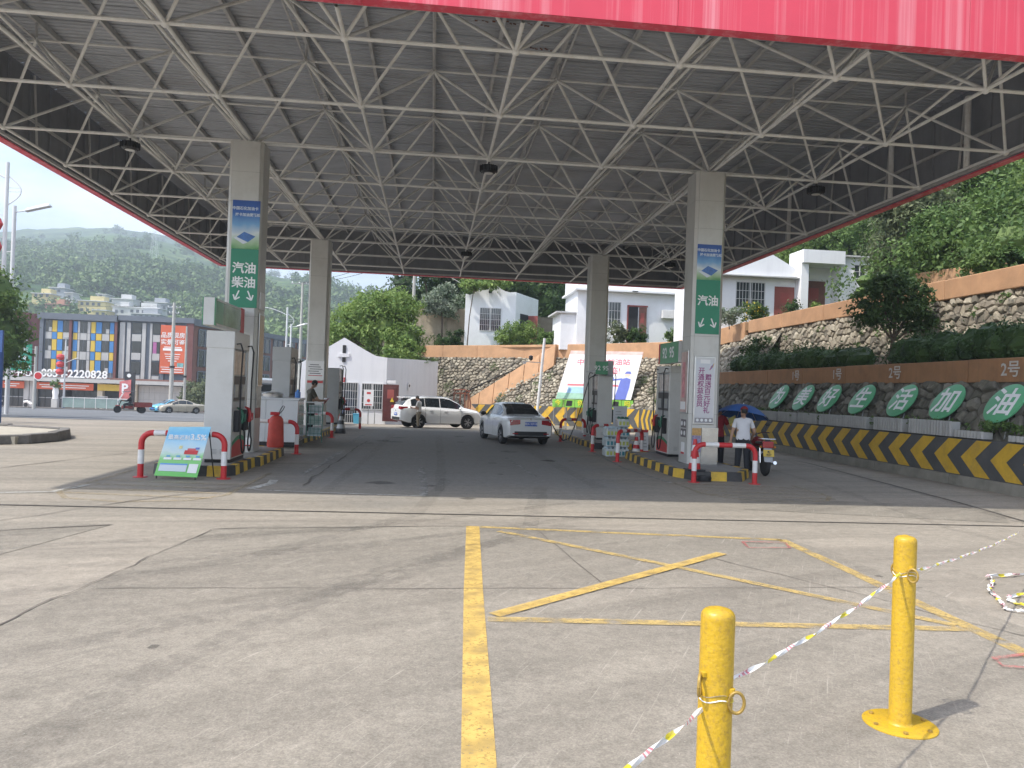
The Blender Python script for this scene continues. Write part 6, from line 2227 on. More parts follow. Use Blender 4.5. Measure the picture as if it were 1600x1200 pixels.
# long white house
h2 = thing('terrace_house', 'long white flat-roofed house with half-open brown door behind the far right column', 'house', (13.5, 54, 5.2), world=True)
MB().box(10.06, 18.2, 54, 59, 4.9, 9.12).build('wall', PLASTER2, h2)
MB().box(8.95, 10.05, 54.3, 58, 4.9, 7.5).build('annexe_wall', PLASTER2, h2)
MB().box(8.6, 10.05, 54.1, 58.2, 7.505, 7.62).build('annexe_roof', TRIM, h2)
MB().box(9.8, 18.4, 53.45, 59.2, 9.125, 9.26).build('roof_slab', PLASTER, h2)
MB().box(10.0, 18.2, 53.9, 54.1, 9.265, 10.6).build('parapet', PLASTER2, h2)
MB().box(10.0, 10.2, 54.1, 59, 9.265, 10.6).build('parapet', PLASTER2, h2)
grille(h2, 11.5, 13.2, 6.6, 8.4, 53.995, 8, 3)
MB().box(13.8, 14.5, 53.96, 53.995, 5.2, 8.15).build('doorway', INSIDE, h2)
MB().box(13.7, 13.79, 53.93, 53.99, 5.2, 8.25).build('door_frame', DOORFR, h2)
MB().box(13.7, 15.2, 53.93, 53.99, 8.155, 8.26).build('door_frame', DOORFR, h2)
doorleaf(h2, 14.52, 15.12, 5.2, 8.13, 53.93, -12, m=mat('brown door', (.16, .07, .05), .5, var=.2), hinge='r')
MB().cyl((17.7, 53.93, 5.2), (17.7, 53.93, 9.1), .05, n=8).build('downpipe', TRIM, h2)
MB().box(16.2, 17.1, 53.6, 53.99, 7.4, 8.0).build('air_conditioner', BANDWHITE, h2, bevel=.02)
MB().box(13.9, 14.3, 53.4, 53.44, 9.16, 9.22).build('air_vent', INSIDE, h2)

# houses at the right end of the terrace
h3 = thing('terrace_house', 'white gabled house with barred window above the orange parapet on the right', 'house', (18.8, 43.5, 6), world=True)
gb = [(15.6, 5.4), (21.05, 5.4), (21.05, 9.2), (20.9, 9.55), (19.2, 10.55), (15.6, 9.05)]
MB().slab([(x, 43.3, z) for x, z in [(15.6, 5.4), (21.05, 5.4), (21.05, 8.95), (15.6, 8.95)]], (0, .2, 0)).build('front_wall', PLASTER2, h3)
MB().slab([(x, 43.1, z) for x, z in [(15.4, 9.02), (21.05, 9.1), (20.9, 9.6), (19.2, 10.5), (18.6, 10.3)]], (0, .4, 0)).build('gable', PLASTER, h3)
MB().box(15.3, 21.04, 42.75, 43.5, 8.955, 9.015).build('eaves_slab', TRIM, h3)
MB().box(15.6, 15.8, 43.5, 49, 5.4, 9).build('side_wall', PLASTER2, h3)
MB().slab([(15.6, 43.5, 9.0), (21, 43.5, 9.0), (21, 49, 9.0), (15.6, 49, 9.0)], (0, 0, .1)).build('roof', TRIM, h3)
grille(h3, 17.45, 19.15, 7.2, 8.65, 43.295, 9, 3)
doorleaf(h3, 19.78, 20.98, 6.0, 8.5, 43.29, 0, m=mat('russet door', (.24, .07, .055), .45, var=.15))
MB().box(20.1, 20.6, 43.24, 43.28, 8.58, 8.78).build('door_plaque', WHITESIGN, h3)
h4 = thing('terrace_house', 'white flat-roofed house with deep porch and brown door on the right', 'house', (23.5, 43.5, 6), world=True)
MB().box(21.06, 21.5, 42.6, 44.2, 5.4, 9.85).build('porch_pier', PLASTER2, h4)
MB().box(21.06, 23.6, 42.4, 44.2, 9.86, 10.62).build('porch_roof', PLASTER, h4)
MB().box(21.505, 23.6, 44.0, 44.2, 5.4, 9.85).build('porch_back_wall', PLASTER2, h4)
MB().box(23.605, 27.6, 43.0, 47.5, 5.4, 10.4).build('wall', PLASTER2, h4)
MB().box(23.5, 27.7, 42.8, 47.6, 10.405, 10.5).build('roof_slab', TRIM, h4)
doorleaf(h4, 21.75, 23.25, 6.0, 9.05, 43.99, 0, m=MATS['brown door'])
grille(h4, 24.5, 25.15, 9.2, 9.95, 42.995, 2, 2)
grille(h4, 25.3, 25.95, 9.2, 9.95, 42.995, 2, 2)
MB().box(22.2, 22.8, 43.93, 43.99, 9.15, 9.4).build('door_plaque', WHITESIGN, h4)
t = thing('terrace_wall', 'tall old plastered wall with stains behind the small terrace house', 'wall', (-1, 66, 5), world=True)
OLDW = mat('stained old plaster', (.36, .30, .22), .9, var=.2, scale=1, streak=.7, streakcol=(.16, .14, .11), sscale=(1.6, 1.6, .25), dirt=.5, dirtcol=(.12, .11, .08), dscale=.8)
for k, (a, b) in enumerate([((-4.6, 65.8), (-1.4, 65.0)), ((-1.38, 65.0), (.9, 64.6)), ((.92, 64.6), (4.2, 64.4))]):
    MB().hexa([(*a, 4.8), (*b, 4.8), (b[0], b[1] + .25, 4.8), (a[0], a[1] + .25, 4.8)], [(*a, 8.2 + .2 * k), (*b, 8.3 + .2 * k), (b[0], b[1] + .25, 8.3 + .2 * k), (a[0], a[1] + .25, 8.2 + .2 * k)]).build('wall_section', OLDW, t)
t = thing('terrace_wall', 'dark old wall in the gap between the two terrace houses', 'wall', (9, 67, 5), world=True)
MB().box(8.0, 13, 66.5, 66.8, 4.8, 8.3).build('wall_section', MORTAR, t)

# ---------------------------------------------------------------- leaning billboard and slogan strip
BB_ = [Vector(p) for p in ((7.93, 49.0, 1.42), (12.35, 47.0, 1.52), (13.3, 47.9, 4.6), (8.98, 49.9, 4.6))]
bb = thing('billboard', 'large white billboard with pink top leaning against the back stone wall', 'billboard', (10, 48.5, .3), world=True)
bn = (BB_[1] - BB_[0]).cross(BB_[3] - BB_[0]).normalized()
bn = -bn if bn.y > 0 else bn
BP = lambda u, v, o=0.: BB_[0].lerp(BB_[1], u).lerp(BB_[3].lerp(BB_[2], u), v) + bn * o
BPRINT = mat('billboard white', (.68, .68, .70), .5, var=.04, scale=.6)
MB().slab([BP(0, 0), BP(1, 0), BP(1, 1), BP(0, 1)], bn * -.08).build('panel', BPRINT, bb)


def bpatch(pts, m, name, o=.006):
    MB().slab([BP(u, v, o) for u, v in pts], bn * .002).build(name, m, bb)


bpatch([(0, .93), (1, .93), (1, 1), (0, 1)], mat('pink print', (.62, .12, .26), .5, var=.05), 'pink_band')
bpatch([(.62, .03), (.98, .03), (.98, .72), (.80, .55)], mat('pale violet print', (.52, .55, .70), .5, var=.06), 'blue_wedge')
bpatch([(0, .0), (.6, 0), (.55, .10), (.25, .12), (0, .13)], mat('muted green print', (.22, .42, .32), .5, var=.3), 'grass_picture')
bpatch([(.12, .12), (.55, .12), (.55, .23), (.12, .25)], mat('station blue print', (.25, .45, .66), .5, var=.3, scale=2), 'station_picture', .009)
bpatch([(.10, .27), (.80, .26), (.78, .30), (.10, .31)], mat('faded red print', (.55, .12, .15), .5, var=.1), 'station_roof', .009)
UNI = mat('uniform blue print', (.06, .10, .42), .5, var=.12)
bpatch([(.78, .0), (.93, .0), (.94, .25), (.93, .42), (.87, .45), (.80, .42), (.79, .2)], UNI, 'uniform_picture', .009)
bpatch([(.80, .40), (.68, .38), (.66, .47), (.69, .47), (.71, .42), (.82, .44)], UNI, 'uniform_arm', .012)
bpatch([(.84, .47), (.90, .47), (.91, .53), (.84, .53)], mat('pale face print', (.6, .45, .36), .5, var=.05), 'face_picture', .012)
bpatch([(.83, .53), (.92, .53), (.90, .58), (.85, .58)], UNI, 'cap_picture', .015)
PKL = mat('pink red lettering', (.60, .10, .16), .5, var=0)
text_on('中国石化加油站', .50, PKL, bb, BP(.50, .76, .012), BB_[1] - BB_[0], BB_[3] - BB_[0], bold=.006)
text_on('欢迎光临!', .55, PKL, bb, BP(.52, .58, .012), BB_[1] - BB_[0], BB_[3] - BB_[0], bold=.006)
for u in (.15, .5, .85):
    a = BP(u, 0, -.05)
    MB().cyl((a.x, a.y + .02, gz(49) - .1), (a.x, a.y + .02, a.z), .05, n=8).build('prop', GREYSTEEL, bb)
sg = thing('slogan_strip', 'bright green strip of yellow slogan tiles under the billboard', 'sign', (10, 48.2, .4), world=True)
sp0, sp1 = BP(-.04, 0, .1) + Vector((0, 0, -.58)), BP(1.04, 0, .1) + Vector((0, 0, -.58))
LGREEN = mat('slogan green', (.20, .48, .07), .5, var=.08)
for k, ch in enumerate('今天你微笑了吗'):
    a, b = sp0.lerp(sp1, k / 7 + .003), sp0.lerp(sp1, (k + 1) / 7 - .003)
    tl = MB().slab([a, b, b + Vector((0, .05, .5)), a + Vector((0, .05, .5))], bn * -.03).build('slogan_tile', LGREEN, sg)
    c = (a + b) / 2 + Vector((0, .02, .25)) + bn * .02
    if k in (0, 2, 6):
        text_on(ch, .40, mat('slogan yellow', (.75, .68, .05), .5, var=0), tl, c, b - a, (0, .1, 1), bold=.006)
    else:
        MB().slab([a.lerp(b, .2) + bn * .012 + Vector((0, .01, .08)), a.lerp(b, .75) + bn * .012 + Vector((0, .01, .08)), a.lerp(b, .8) + bn * .012 + Vector((0, .04, .42)), a.lerp(b, .3) + bn * .012 + Vector((0, .04, .42))], bn * .003).build('dark_letter', BLACK, tl)
    MB().cyl((a.x + .1, a.y + .04, gz(48.5) - .05), (a.x + .1, a.y + .04, a.z), .02, n=6).build('strip_leg', GREYSTEEL, tl)

# ---------------------------------------------------------------- round slogan signs along the drive
DISC = mat('green sign enamel', (.13, .42, .22), .35, var=.06, scale=2)
lean = R(33)
order = ['leftmost of the seven round green signs on the mossy wall', 'second round green sign from the left', 'third round green sign from the left', 'middle one of the seven round green signs',
         'third round green sign from the right', 'second round green sign from the right', 'rightmost and largest looking round green sign']
for lb, ch, y in zip(order, '为美好生活加油', (28.14, 26.2, 24.4, 22.45, 20.4, 18.5, 16.5)):
    t = thing('round_sign', lb, 'sign', (13.0, y, 1.38), group='round green slogan signs')
    mt = Matrix.Translation((.17, 0, .60)) @ Matrix.Rotation(R(-90), 4, 'Z') @ Matrix.Rotation(R(90) - lean, 4, 'X')
    m_ = MB().lathe([(.54, -.02), (.545, -.01), (.545, .015), (.53, .02)], 36)
    m_.v = [tuple(mt @ Vector(v)) for v in m_.v]
    m_.build('disc', DISC, t, smooth=True)
    link('lettering', text_mesh(ch, .80, WHITESIGN, bold=.012, depth=.006), t, matrix=mt @ Matrix.Translation((0, -.02, .026)))
    for dy in (-.2, .2):
        MB().cyl((.02, dy, -.25), (.12, dy, .25), .015, n=6).build('prop', GREYSTEEL, t)

# fluted planters on top of the chevron wall
FLUTE = mat('grey fluted planter', (.40, .40, .39), .8, var=.12, scale=4, streak=.5, streakcol=(.2, .2, .19), sscale=(6, 6, .5))
pl_y = [15.35, 16.95, 18.4, 20.2, 22.0, 23.4, 24.8, 26.3, 27.9, 29.5]
pl_lab = ['broken stub of a planter nearest the right edge of the picture', 'low planter under the second round sign from the right', 'longest fluted planter, left of the second round sign from the right', 'fluted planter under the third round sign from the right', 'fluted planter under the middle round sign', 'fluted planter just left of the middle round sign', 'fluted planter under the third round sign from the left', 'fluted planter under the second round sign from the left', 'fluted planter under the leftmost round sign', 'farthest fluted planter, beside the blue umbrella']
for k, (y, lb) in enumerate(zip(pl_y, pl_lab)):
    L = [.7, 1.0, 1.7, 1.35, 1.5, 1.2, 1.3, 1.4, 1.4, 1.3][k]
    hh = [.12, .16, .36, .35, .34, .34, .34, .33, .33, .33][k]
    t = thing('fluted_planter', lb, 'planter', (12.74, y, 1.152 - .004 * (y - 15)), group='fluted planters along the wall')
    MB().box(-.10, .12, -L / 2, L / 2, 0, hh).build('trough', FLUTE, t)
    nfl = int(L / .11)
    m_ = MB()
    for i in range(nfl):
        yy_ = -L / 2 + L * (i + .5) / nfl
        m_.cyl((-.10, yy_, 0), (-.10, yy_, hh + .01), .038, n=8)
    m_.build('flutes', FLUTE, t, smooth=True)
    MB().box(-.08, .10, -L / 2 + .02, L / 2 - .02, hh - .03, hh + .012).build('soil', SOIL, t)

# ---------------------------------------------------------------- street block across the road
BGREY = mat('slate cladding', (.13, .15, .18), .7, var=.12, scale=.6)
BLIGHT = mat('pale cladding', (.44, .44, .43), .7, var=.1, scale=.8)
BBLUE = mat('blue panel', (.06, .22, .50), .5, var=.06)
BYEL = mat('yellow panel', (.62, .44, .06), .5, var=.06)
BRED = mat('maroon cladding', (.16, .06, .055), .7, var=.12, scale=.7)
BWIN = glassy('street window', (.03, .035, .04), .15)
BBROWN = mat('brown brick cladding', (.20, .10, .08), .8, var=.15, scale=1)
BANN = mat('orange red banner', (.60, .12, .05), .6, var=.12, scale=.5)
g118 = -3.3
cb = thing('coloured_block', 'four storey block with blue, yellow and white panels across the road', 'building', (-51, 118, g118), world=True)
MB().box(-56.0, -45.8, 116.2, 128, g118, 10.3).build('wall', BGREY, cb)
MB().box(-56.3, -45.5, 115.7, 128, 9.62, 10.5).build('roof_band', BGREY, cb)
cols = [(-55.27, -54.45, 'w'), (-54.38, -53.75, 'a'), (-53.68, -52.98, 'b'), (-52.9, -52.1, 'w'), (-51.52, -50.98, 'b'), (-50.9, -50.62, 'l'), (-50.55, -49.68, 'w'), (-49.6, -49.22, 'l'), (-49.08, -48.5, 'a'), (-48.4, -47.65, 'b'), (-47.55, -46.6, 'w'), (-46.5, -45.95, 'b')]
sp_ = 'llballalbala'
spc = ['l', 'b', 'a', 'l', 'a', 'l', 'l', 'l', 'b', 'a', 'l', 'a']
PM = {'w': BWIN, 'a': BYEL, 'b': BBLUE, 'l': BLIGHT}
for k, (za, zb) in enumerate(((7.85, 9.45), (5.2, 6.75), (2.2, 3.9))):
    for x0, x1, c in cols:
        o = MB().box(x0, x1, 116.08, 116.195, za, zb).build('window' if c == 'w' else 'facade_panel', PM[c], cb)
        if c == 'w':
            MB().box(x0 + (x1 - x0) * .48, x0 + (x1 - x0) * .54, 116.05, 116.078, za, zb).build('window_bar', BGREY, o)
            if rnd.random() < .4:
                MB().box(x0 + .5 * (x1 - x0), x1, 116.06, 116.078, za, za + .4 * (zb - za)).build('curtain', BLIGHT, o)
    if k < 2:
        zc, zd = ((6.82, 7.78), (3.98, 5.12))[k]
        for (x0, x1, _), c in zip(cols, spc):
            MB().box(x0, x1, 116.08, 116.195, zc, zd).build('facade_panel', PM[c], cb)
for x in (-52.0, -45.8):
    MB().box(x, x + .34, 115.85, 116.19, 1.4, 9.6).build('maroon_pier', BRED, cb)
MB().box(-56.0, -55.5, 115.85, 116.19, 1.4, 9.6).build('corner_pier', BGREY, cb)

gb_ = thing('grey_block', 'slate and white office block with a tall orange banner across the road', 'building', (-40, 118, g118), world=True)
MB().box(-45.3, -35.0, 116.4, 128, g118, 10.4).build('wall', BGREY, gb_)
MB().box(-45.4, -34.8, 115.9, 128, 9.85, 10.6).build('roof_band', BGREY, gb_)
for x0, x1 in ((-45.2, -44.5), (-44.2, -43.7), (-42.1, -41.6), (-41.0, -40.7), (-39.0, -38.9)):
    MB().box(x0, x1, 116.2, 116.39, 1.2, 9.6).build('pale_strip', BLIGHT, gb_)
for x0, x1 in ((-43.5, -42.25), (-40.6, -39.6)):
    for za, zb in ((8.1, 9.6), (5.2, 6.9), (2.2, 4.0)):
        w_ = MB().box(x0, x1, 116.25, 116.39, za, zb).build('window', BWIN, gb_)
        MB().box(x0 + .05, x0 + .55, 116.23, 116.248, za, zb).build('window_pane', mat('curtain pink', (.4, .12, .3), .6, var=.2) if (x0 > -41 and za == 5.2) else BWIN, w_)
        MB().box(x0, x1, 116.22, 116.39, zb - 3.9 + 1.25 if zb > 5 else zb - 2.9, zb - 2.9 + 1.25 if zb > 5 else zb - 2.0).build('pale_panel', BLIGHT, gb_)
MB().box(-39.45, -38.9, 116.1, 116.39, 1.3, 9.6).build('slate_pier', BGREY, gb_)
MB().box(-35.9, -34.9, 116.0, 116.39, -3.2, 9.8).build('corner_pier', BRED, gb_)
bnn = thing('hanging_banner', 'tall orange banner with white lettering on the slate office block', 'banner', (-37.6, 116, 2.4), world=True)
MB().box(-39.45, -35.95, 115.98, 116.05, 2.4, 9.45).build('cloth', BANN, bnn)
text('品质现房', .85, WHITESIGN, bnn, (-37.7, 115.96, 7.95), bold=.01)
text('实景可鉴', .85, WHITESIGN, bnn, (-37.7, 115.96, 6.95), bold=.01)
for k, (w_, z, h_) in enumerate(((2.4, 6.2, .12), (2.7, 5.75, .35), (2.2, 5.2, .1), (2.0, 4.85, .1), (1.8, 4.55, .1), (1.2, 4.2, .12), (3.2, 3.3, .08), (2.8, 2.95, .12), (3.1, 2.6, .12))):
    MB().box(-37.7 - w_ / 2, -37.7 + w_ / 2, 115.955, 115.978, z, z + h_).build('text_line', WHITESIGN, bnn)
MB().box(-37.0, -36.1, 115.955, 115.978, 3.45, 4.0).build('house_picture', mat('teal print', (.2, .45, .45), .5, var=.4, scale=2), bnn)
# receding wing
wv_ = thing('brown_wing', 'brown and slate wing with large windows running back from the office block', 'building', (-32, 130, g118), world=True)
a, b = Vector((-35.0, 116.6)), Vector((-23.6, 150))
d_ = (b - a).normalized()
q = Vector((-d_.y, d_.x))
L = (b - a).length
WP = lambda s_, z, o=0.: (*(a + d_ * s_ - q * o), z)
MB().hexa([WP(0, g118), WP(L, g118), WP(L, g118, -10), WP(0, g118, -10)], [WP(0, 10.2), WP(L, 9.6), WP(L, 9.6, -10), WP(0, 10.2, -10)]).build('wall', BBROWN, wv_)
MB().hexa([WP(-.3, 9.6, .3), WP(L, 9.0, .3), WP(L, 9.0, -.02), WP(-.3, 9.6, -.02)], [WP(-.3, 10.4, .3), WP(L, 9.8, .3), WP(L, 9.8, -.02), WP(-.3, 10.4, -.02)]).build('roof_band', BGREY, wv_)
for k in range(8):
    s0, s1 = 1.0 + k * 4.2, 1.0 + k * 4.2 + 3.0
    for za, zb, mm in ((6.6, 9.0, BGREY), (3.6, 6.0, BGREY), (.6, 2.8, BBROWN), (-2.8, -.2, BBROWN)):
        w_ = MB().hexa([WP(s0, za, .12), WP(s1, za, .12), WP(s1, za, .01), WP(s0, za, .01)], [WP(s0, zb, .12), WP(s1, zb, .12), WP(s1, zb, .01), WP(s0, zb, .01)]).build('window', BWIN, wv_)
        f_ = MB()
        for u in (0, .5, 1):
            p = s0 + (s1 - s0) * u
            f_.hexa([WP(p - .1, za, .2), WP(p + .1, za, .2), WP(p + .1, za, .125), WP(p - .1, za, .125)], [WP(p - .1, zb, .2), WP(p + .1, zb, .2), WP(p + .1, zb, .125), WP(p - .1, zb, .125)])
        f_.hexa([WP(s0, zb, .2), WP(s1, zb, .2), WP(s1, zb, .125), WP(s0, zb, .125)], [WP(s0, zb + .2, .2), WP(s1, zb + .2, .2), WP(s1, zb + .2, .125), WP(s0, zb + .2, .125)])
        f_.build('window_frame', BGREY, w_)
# podium with shopfronts
pd = thing('shop_podium', 'ground floor row of shopfronts with pale canopy edge under the coloured block', 'building', (-48, 113, g118), world=True)
MB().box(-66, -34.6, 111.5, 116.0, .75, 1.25).build('canopy_edge', BLIGHT, pd)
MB().box(-66, -34.6, 112.6, 116.0, 1.255, 1.5).build('roof_plant_bed', BBROWN, pd)
MB().box(-66, -45.5, 115.4, 116.0, g118, .745).build('shop_back', INSIDE, pd)
for x0, x1 in ((-64, -60.6), (-59.4, -56.5), (-54.6, -50.9), (-50.2, -46.8)):
    n2 = 4
    for k in range(n2):
        xa, xb = x0 + (x1 - x0) * k / n2 + .04, x0 + (x1 - x0) * (k + 1) / n2 - .04
        w_ = MB().box(xa, xb, 113.4, 113.46, g118 + .1, -.4).build('shop_window', BWIN, pd)
        MB().box(xa, xb, 113.37, 113.398, -1.6, -1.5).build('window_bar', GREYSTEEL, w_)
for x in (-60.3, -56.2, -55.4, -46.5):
    MB().box(x, x + .7, 112.6, 113.5, g118, .745).build('pier', BLIGHT if x < -47 else mat('cream pier', (.55, .5, .4), .7, var=.1), pd)
for x0, x1, s_ in ((-59.2, -56.0, 0), (-54.6, -46.9, 1)):
    o = MB().box(x0, x1, 112.3, 112.36, -.35, .6).build('red_shop_banner', BANN, pd)
    MB().box(x0 + .6, x1 - .6, 112.27, 112.298, .2, .32).build('text_line', WHITESIGN, o)
    MB().box(x0 + .9, x1 - 1.0, 112.27, 112.298, -.1, .02).build('text_line', WHITESIGN, o)
MB().box(-46.4, -42.2, 112.4, 112.46, -.3, .6).build('yellow_shop_sign', BYEL, pd)
MB().box(-45.8, -43.4, 113.4, 113.5, g118, -.35).build('doorway', INSIDE, pd)
MB().box(-42.0, -41.2, 112.5, 113.4, g118, .745).build('pier', MATS['cream pier'], pd)
for r_ in range(4):
    for k in range(8):
        x = -41.1 + k * .72
        MB().box(x, x + .70, 113.0, 113.2, g118 + r_ * .98, g118 + r_ * .98 + .96).build('wall_tile', mat('grey wall tile', (.42, .42, .41), .6, var=.08, scale=1), pd)
sl_ = thing('roof_lettering', 'white sales office lettering with telephone number standing on the shop canopy', 'sign', (-52, 112, 1.25), world=True)
text('营销中心', 1.22, WHITESIGN, sl_, (-57.1, 111.7, 1.85), bold=.02, depth=.12)
text('0854-2220828', 1.5, WHITESIGN, sl_, (-49.2, 111.7, 1.85), bold=.03, depth=.12)
MB().box(-60, -44.6, 111.85, 111.9, 1.26, 1.36).build('letter_rail', GREYSTEEL, sl_)
for k in range(11):
    MB().box(-59.6 + k * 1.5, -59.54 + k * 1.5, 111.86, 111.9, 1.362, 2.3).build('letter_post', GREYSTEEL, sl_)
# dark red wing at the far left with the picture banner
rw_ = thing('maroon_wing', 'maroon wing with picture banner half hidden by the tree at the left edge', 'building', (-62, 117, g118), world=True)
MB().hexa([(-66, 113, g118), (-56.6, 117.2, g118), (-57, 128, g118), (-66, 128, g118)], [(-66, 113, 11.3), (-56.6, 117.2, 10.3), (-57, 128, 10.3), (-66, 128, 11.3)]).build('wall', BRED, rw_)
RP = lambda u, z, o=.1: (-66 + 9.4 * u + .4 * o, 113 + 4.2 * u - .9 * o, z)
MB().hexa([RP(.3, 2.5), RP(.9, 2.5), RP(.9, 2.5, .02), RP(.3, 2.5, .02)], [RP(.3, 9.4), RP(.9, 9.2), RP(.9, 9.2, .02), RP(.3, 9.4, .02)]).build('banner_cloth', mat('maroon banner', (.12, .03, .04), .6, var=.1), rw_)
for (u0, u1, za, zb, m) in ((.5, .66, 5.0, 6.6, BLIGHT), (.69, .86, 5.0, 6.6, BLIGHT), (.69, .86, 3.4, 4.6, BBLUE), (.5, .66, 3.4, 4.6, BYEL), (.55, .82, 7.3, 7.7, WHITESIGN), (.55, .82, 7.9, 8.3, WHITESIGN)):
    MB().hexa([RP(u0, za, .14), RP(u1, za, .14), RP(u1, za, .11), RP(u0, za, .11)], [RP(u0, zb, .14), RP(u1, zb, .14), RP(u1, zb, .11), RP(u0, zb, .11)]).build('banner_picture', m, rw_)
# pylon with P
py = thing('parking_sign', 'red and white parking board with a large P before the shops', 'sign', (-39.1, 103, gz(103) + .14))
MB().box(-.2, 1.0, .1, .5, 0, 4.9).build('pylon', mat('dark pylon', (.03, .03, .035), .5, var=.1), py)
o = MB().slab([(-.75, 0, 1.0), (.65, 0, 1.25), (.65, 0, 3.9), (-.75, 0, 3.6)], (0, .08, 0)).build('board', mat('coral print', (.55, .16, .16), .5, var=.4, scale=1.5), py)
text('P', 1.6, WHITESIGN, o, (-.1, -.03, 2.7), bold=.05)
MB().lathe([(.25, 0), (.25, .03)], 16, (.35, .06, 4.4), axis='y').build('roundel', WHITESIGN, py)
# ---------------------------------------------------------------- vegetation
BARK = mat('bark', (.10, .075, .055), .9, var=.3, scale=5, bump=.6, bscale=20)
LEAF_DK = leafmat('dark leaves', (.026, .062, .02), (.10, .165, .05))
LEAF_MID = leafmat('mid leaves', (.045, .10, .026), (.165, .25, .07))
LEAF_LT = leafmat('bright leaves', (.08, .16, .035), (.27, .36, .10))
LEAF_GREY = leafmat('grey green leaves', (.065, .095, .045), (.22, .25, .13))
LEAF_HEDGE = leafmat('hedge leaves', (.022, .055, .018), (.075, .14, .04), .25, 2.0)
LEAF_PALE = leafmat('pale blossom leaves', (.06, .12, .05), (.40, .44, .34))
FLOWER = mat('yellow flowers', (.62, .45, .03), .6, var=.1)


def leaves(blobs, n, size, seed, aspect=.5, clumpf=.30, droop=.15):
    """leaf blades gathered in clumps near the surface of several ellipsoids; returns verts, faces"""
    rg = np.random.default_rng(seed)
    bl = np.array(blobs, float)
    wgt = (bl[:, 3] * bl[:, 4] + bl[:, 4] * bl[:, 5] + bl[:, 3] * bl[:, 5])
    wgt /= wgt.sum()
    nc = max(8, n // 55, 20 * len(bl))
    bi = rg.choice(len(bl), nc, p=wgt)
    d = rg.normal(size=(nc, 3))
    d /= np.linalg.norm(d, axis=1)[:, None]
    rr = rg.uniform(.4, 1.05, nc) ** .6 * np.where(rg.random(nc) < .12, 1.22, 1)
    cc = bl[bi, :3] + d * bl[bi, 3:] * rr[:, None]
    cs = bl[bi, 3:].mean(axis=1) * clumpf * rg.uniform(.6, 1.3, nc)
    k = rg.integers(0, nc, n)
    off = rg.normal(size=(n, 3)) * .55
    p = cc[k] + off * cs[k][:, None]
    out = d[k] * .7 + rg.normal(size=(n, 3)) * .7 + np.array([0, 0, .35])
    out /= np.linalg.norm(out, axis=1)[:, None]
    a = np.cross(out, rg.normal(size=(n, 3)))
    a /= np.linalg.norm(a, axis=1)[:, None]
    a[:, 2] -= droop
    b = np.cross(out, a)
    s = size * rg.uniform(.45, 1.5, n)[:, None]
    v = np.stack([p - a * s * .5, p + b * s * aspect * .5, p + a * s * .5, p - b * s * aspect * .5], axis=1).reshape(-1, 3)
    f = np.arange(n * 4).reshape(-1, 4)
    return v, f


def core(blobs, f=.62, seed=0, nz=.16, res=(10, 7)):
    rg = random.Random(seed)
    mb_ = MB()
    for x, y, z, a, b, c in blobs:
        k0 = len(mb_.v)
        mb_.ball((x, y, z), (a * f, b * f, c * f), *res)
        for i in range(k0, len(mb_.v)):
            v = Vector(mb_.v[i])
            o = Vector((x, y, z))
            mb_.v[i] = tuple(o + (v - o) * (1 + rg.uniform(-nz, nz)))
    return mb_


def crown_mesh(name, blobs, n, size, m, seed, aspect=.5, fcore=.6, extra=None, clumpf=.3):
    v, f = leaves(blobs, n, size, seed, aspect, clumpf)
    V, F = [v], [f]
    me = bpy.data.meshes.new(name)
    vl = [tuple(p) for p in v]
    fl = [tuple(q) for q in f]
    if fcore:
        c = core(blobs, fcore * (.92 if fcore > .8 else .72), seed, res=(10, 7) if len(blobs) < 60 else (6, 4))
        n0 = len(vl)
        vl += c.v
        fl += [tuple(i + n0 for i in q) for q in c.f]
    me.from_pydata(vl, [], fl)
    me.materials.append(m)
    me.update()
    return me


def tree(name, label, loc, blobs, n, size, m, seed, cat='tree', trunk_r=.18, aspect=.5, group=None, fcore=.55, stem_h=None, flowers=0, fm=None, clumpf=.3):
    t = thing(name, label, cat, loc, group=group)
    me = crown_mesh('crown', blobs, n, size, m, seed, aspect, fcore, clumpf=clumpf)
    link('crown' if cat == 'tree' else 'foliage', me, t)
    rg = random.Random(seed)
    m_ = MB()
    top = max(b[2] for b in blobs)
    cx = sum(b[0] for b in blobs) / len(blobs)
    cy_ = sum(b[1] for b in blobs) / len(blobs)
    hb = stem_h or min(b[2] - b[5] * .4 for b in blobs)
    hb = max(hb, .12)
    m_.tube([(0, 0, -.15), (cx * .1 + rg.uniform(-.05, .05), cy_ * .1, hb * .5), (cx * .3, cy_ * .3, hb)], [trunk_r, trunk_r * .8, trunk_r * .65], 8)
    for b in blobs:
        e = Vector(b[:3]) + Vector((rg.uniform(-.2, .2) * b[3], rg.uniform(-.2, .2) * b[4], b[5] * .2))
        s = Vector((cx * .3, cy_ * .3, hb * .92))
        mid = s.lerp(e, .5) + Vector((rg.uniform(-.1, .1), rg.uniform(-.1, .1), .08)) * b[3]
        m_.tube([s, mid, e], [trunk_r * .5, trunk_r * .32, trunk_r * .12], 6)
        for k in range(3):
            d = Vector((rg.uniform(-1, 1) * b[3], rg.uniform(-1, 1) * b[4], rg.uniform(-.4, .9) * b[5])) * .7
            m_.tube([mid.lerp(e, rg.random()), Vector(b[:3]) + d], [trunk_r * .2, trunk_r * .06], 5)
    m_.build('trunk' if cat == 'tree' else 'stems', BARK, t, smooth=True)
    if flowers:
        v, f = leaves(blobs, flowers, size * .7, seed + 5, .9, .3)
        fm_ = bpy.data.meshes.new('flowers')
        fm_.from_pydata([tuple(p) for p in v], [], [tuple(q) for q in f])
        fm_.materials.append(fm or FLOWER)
        link('flowers', fm_, t)
    return t


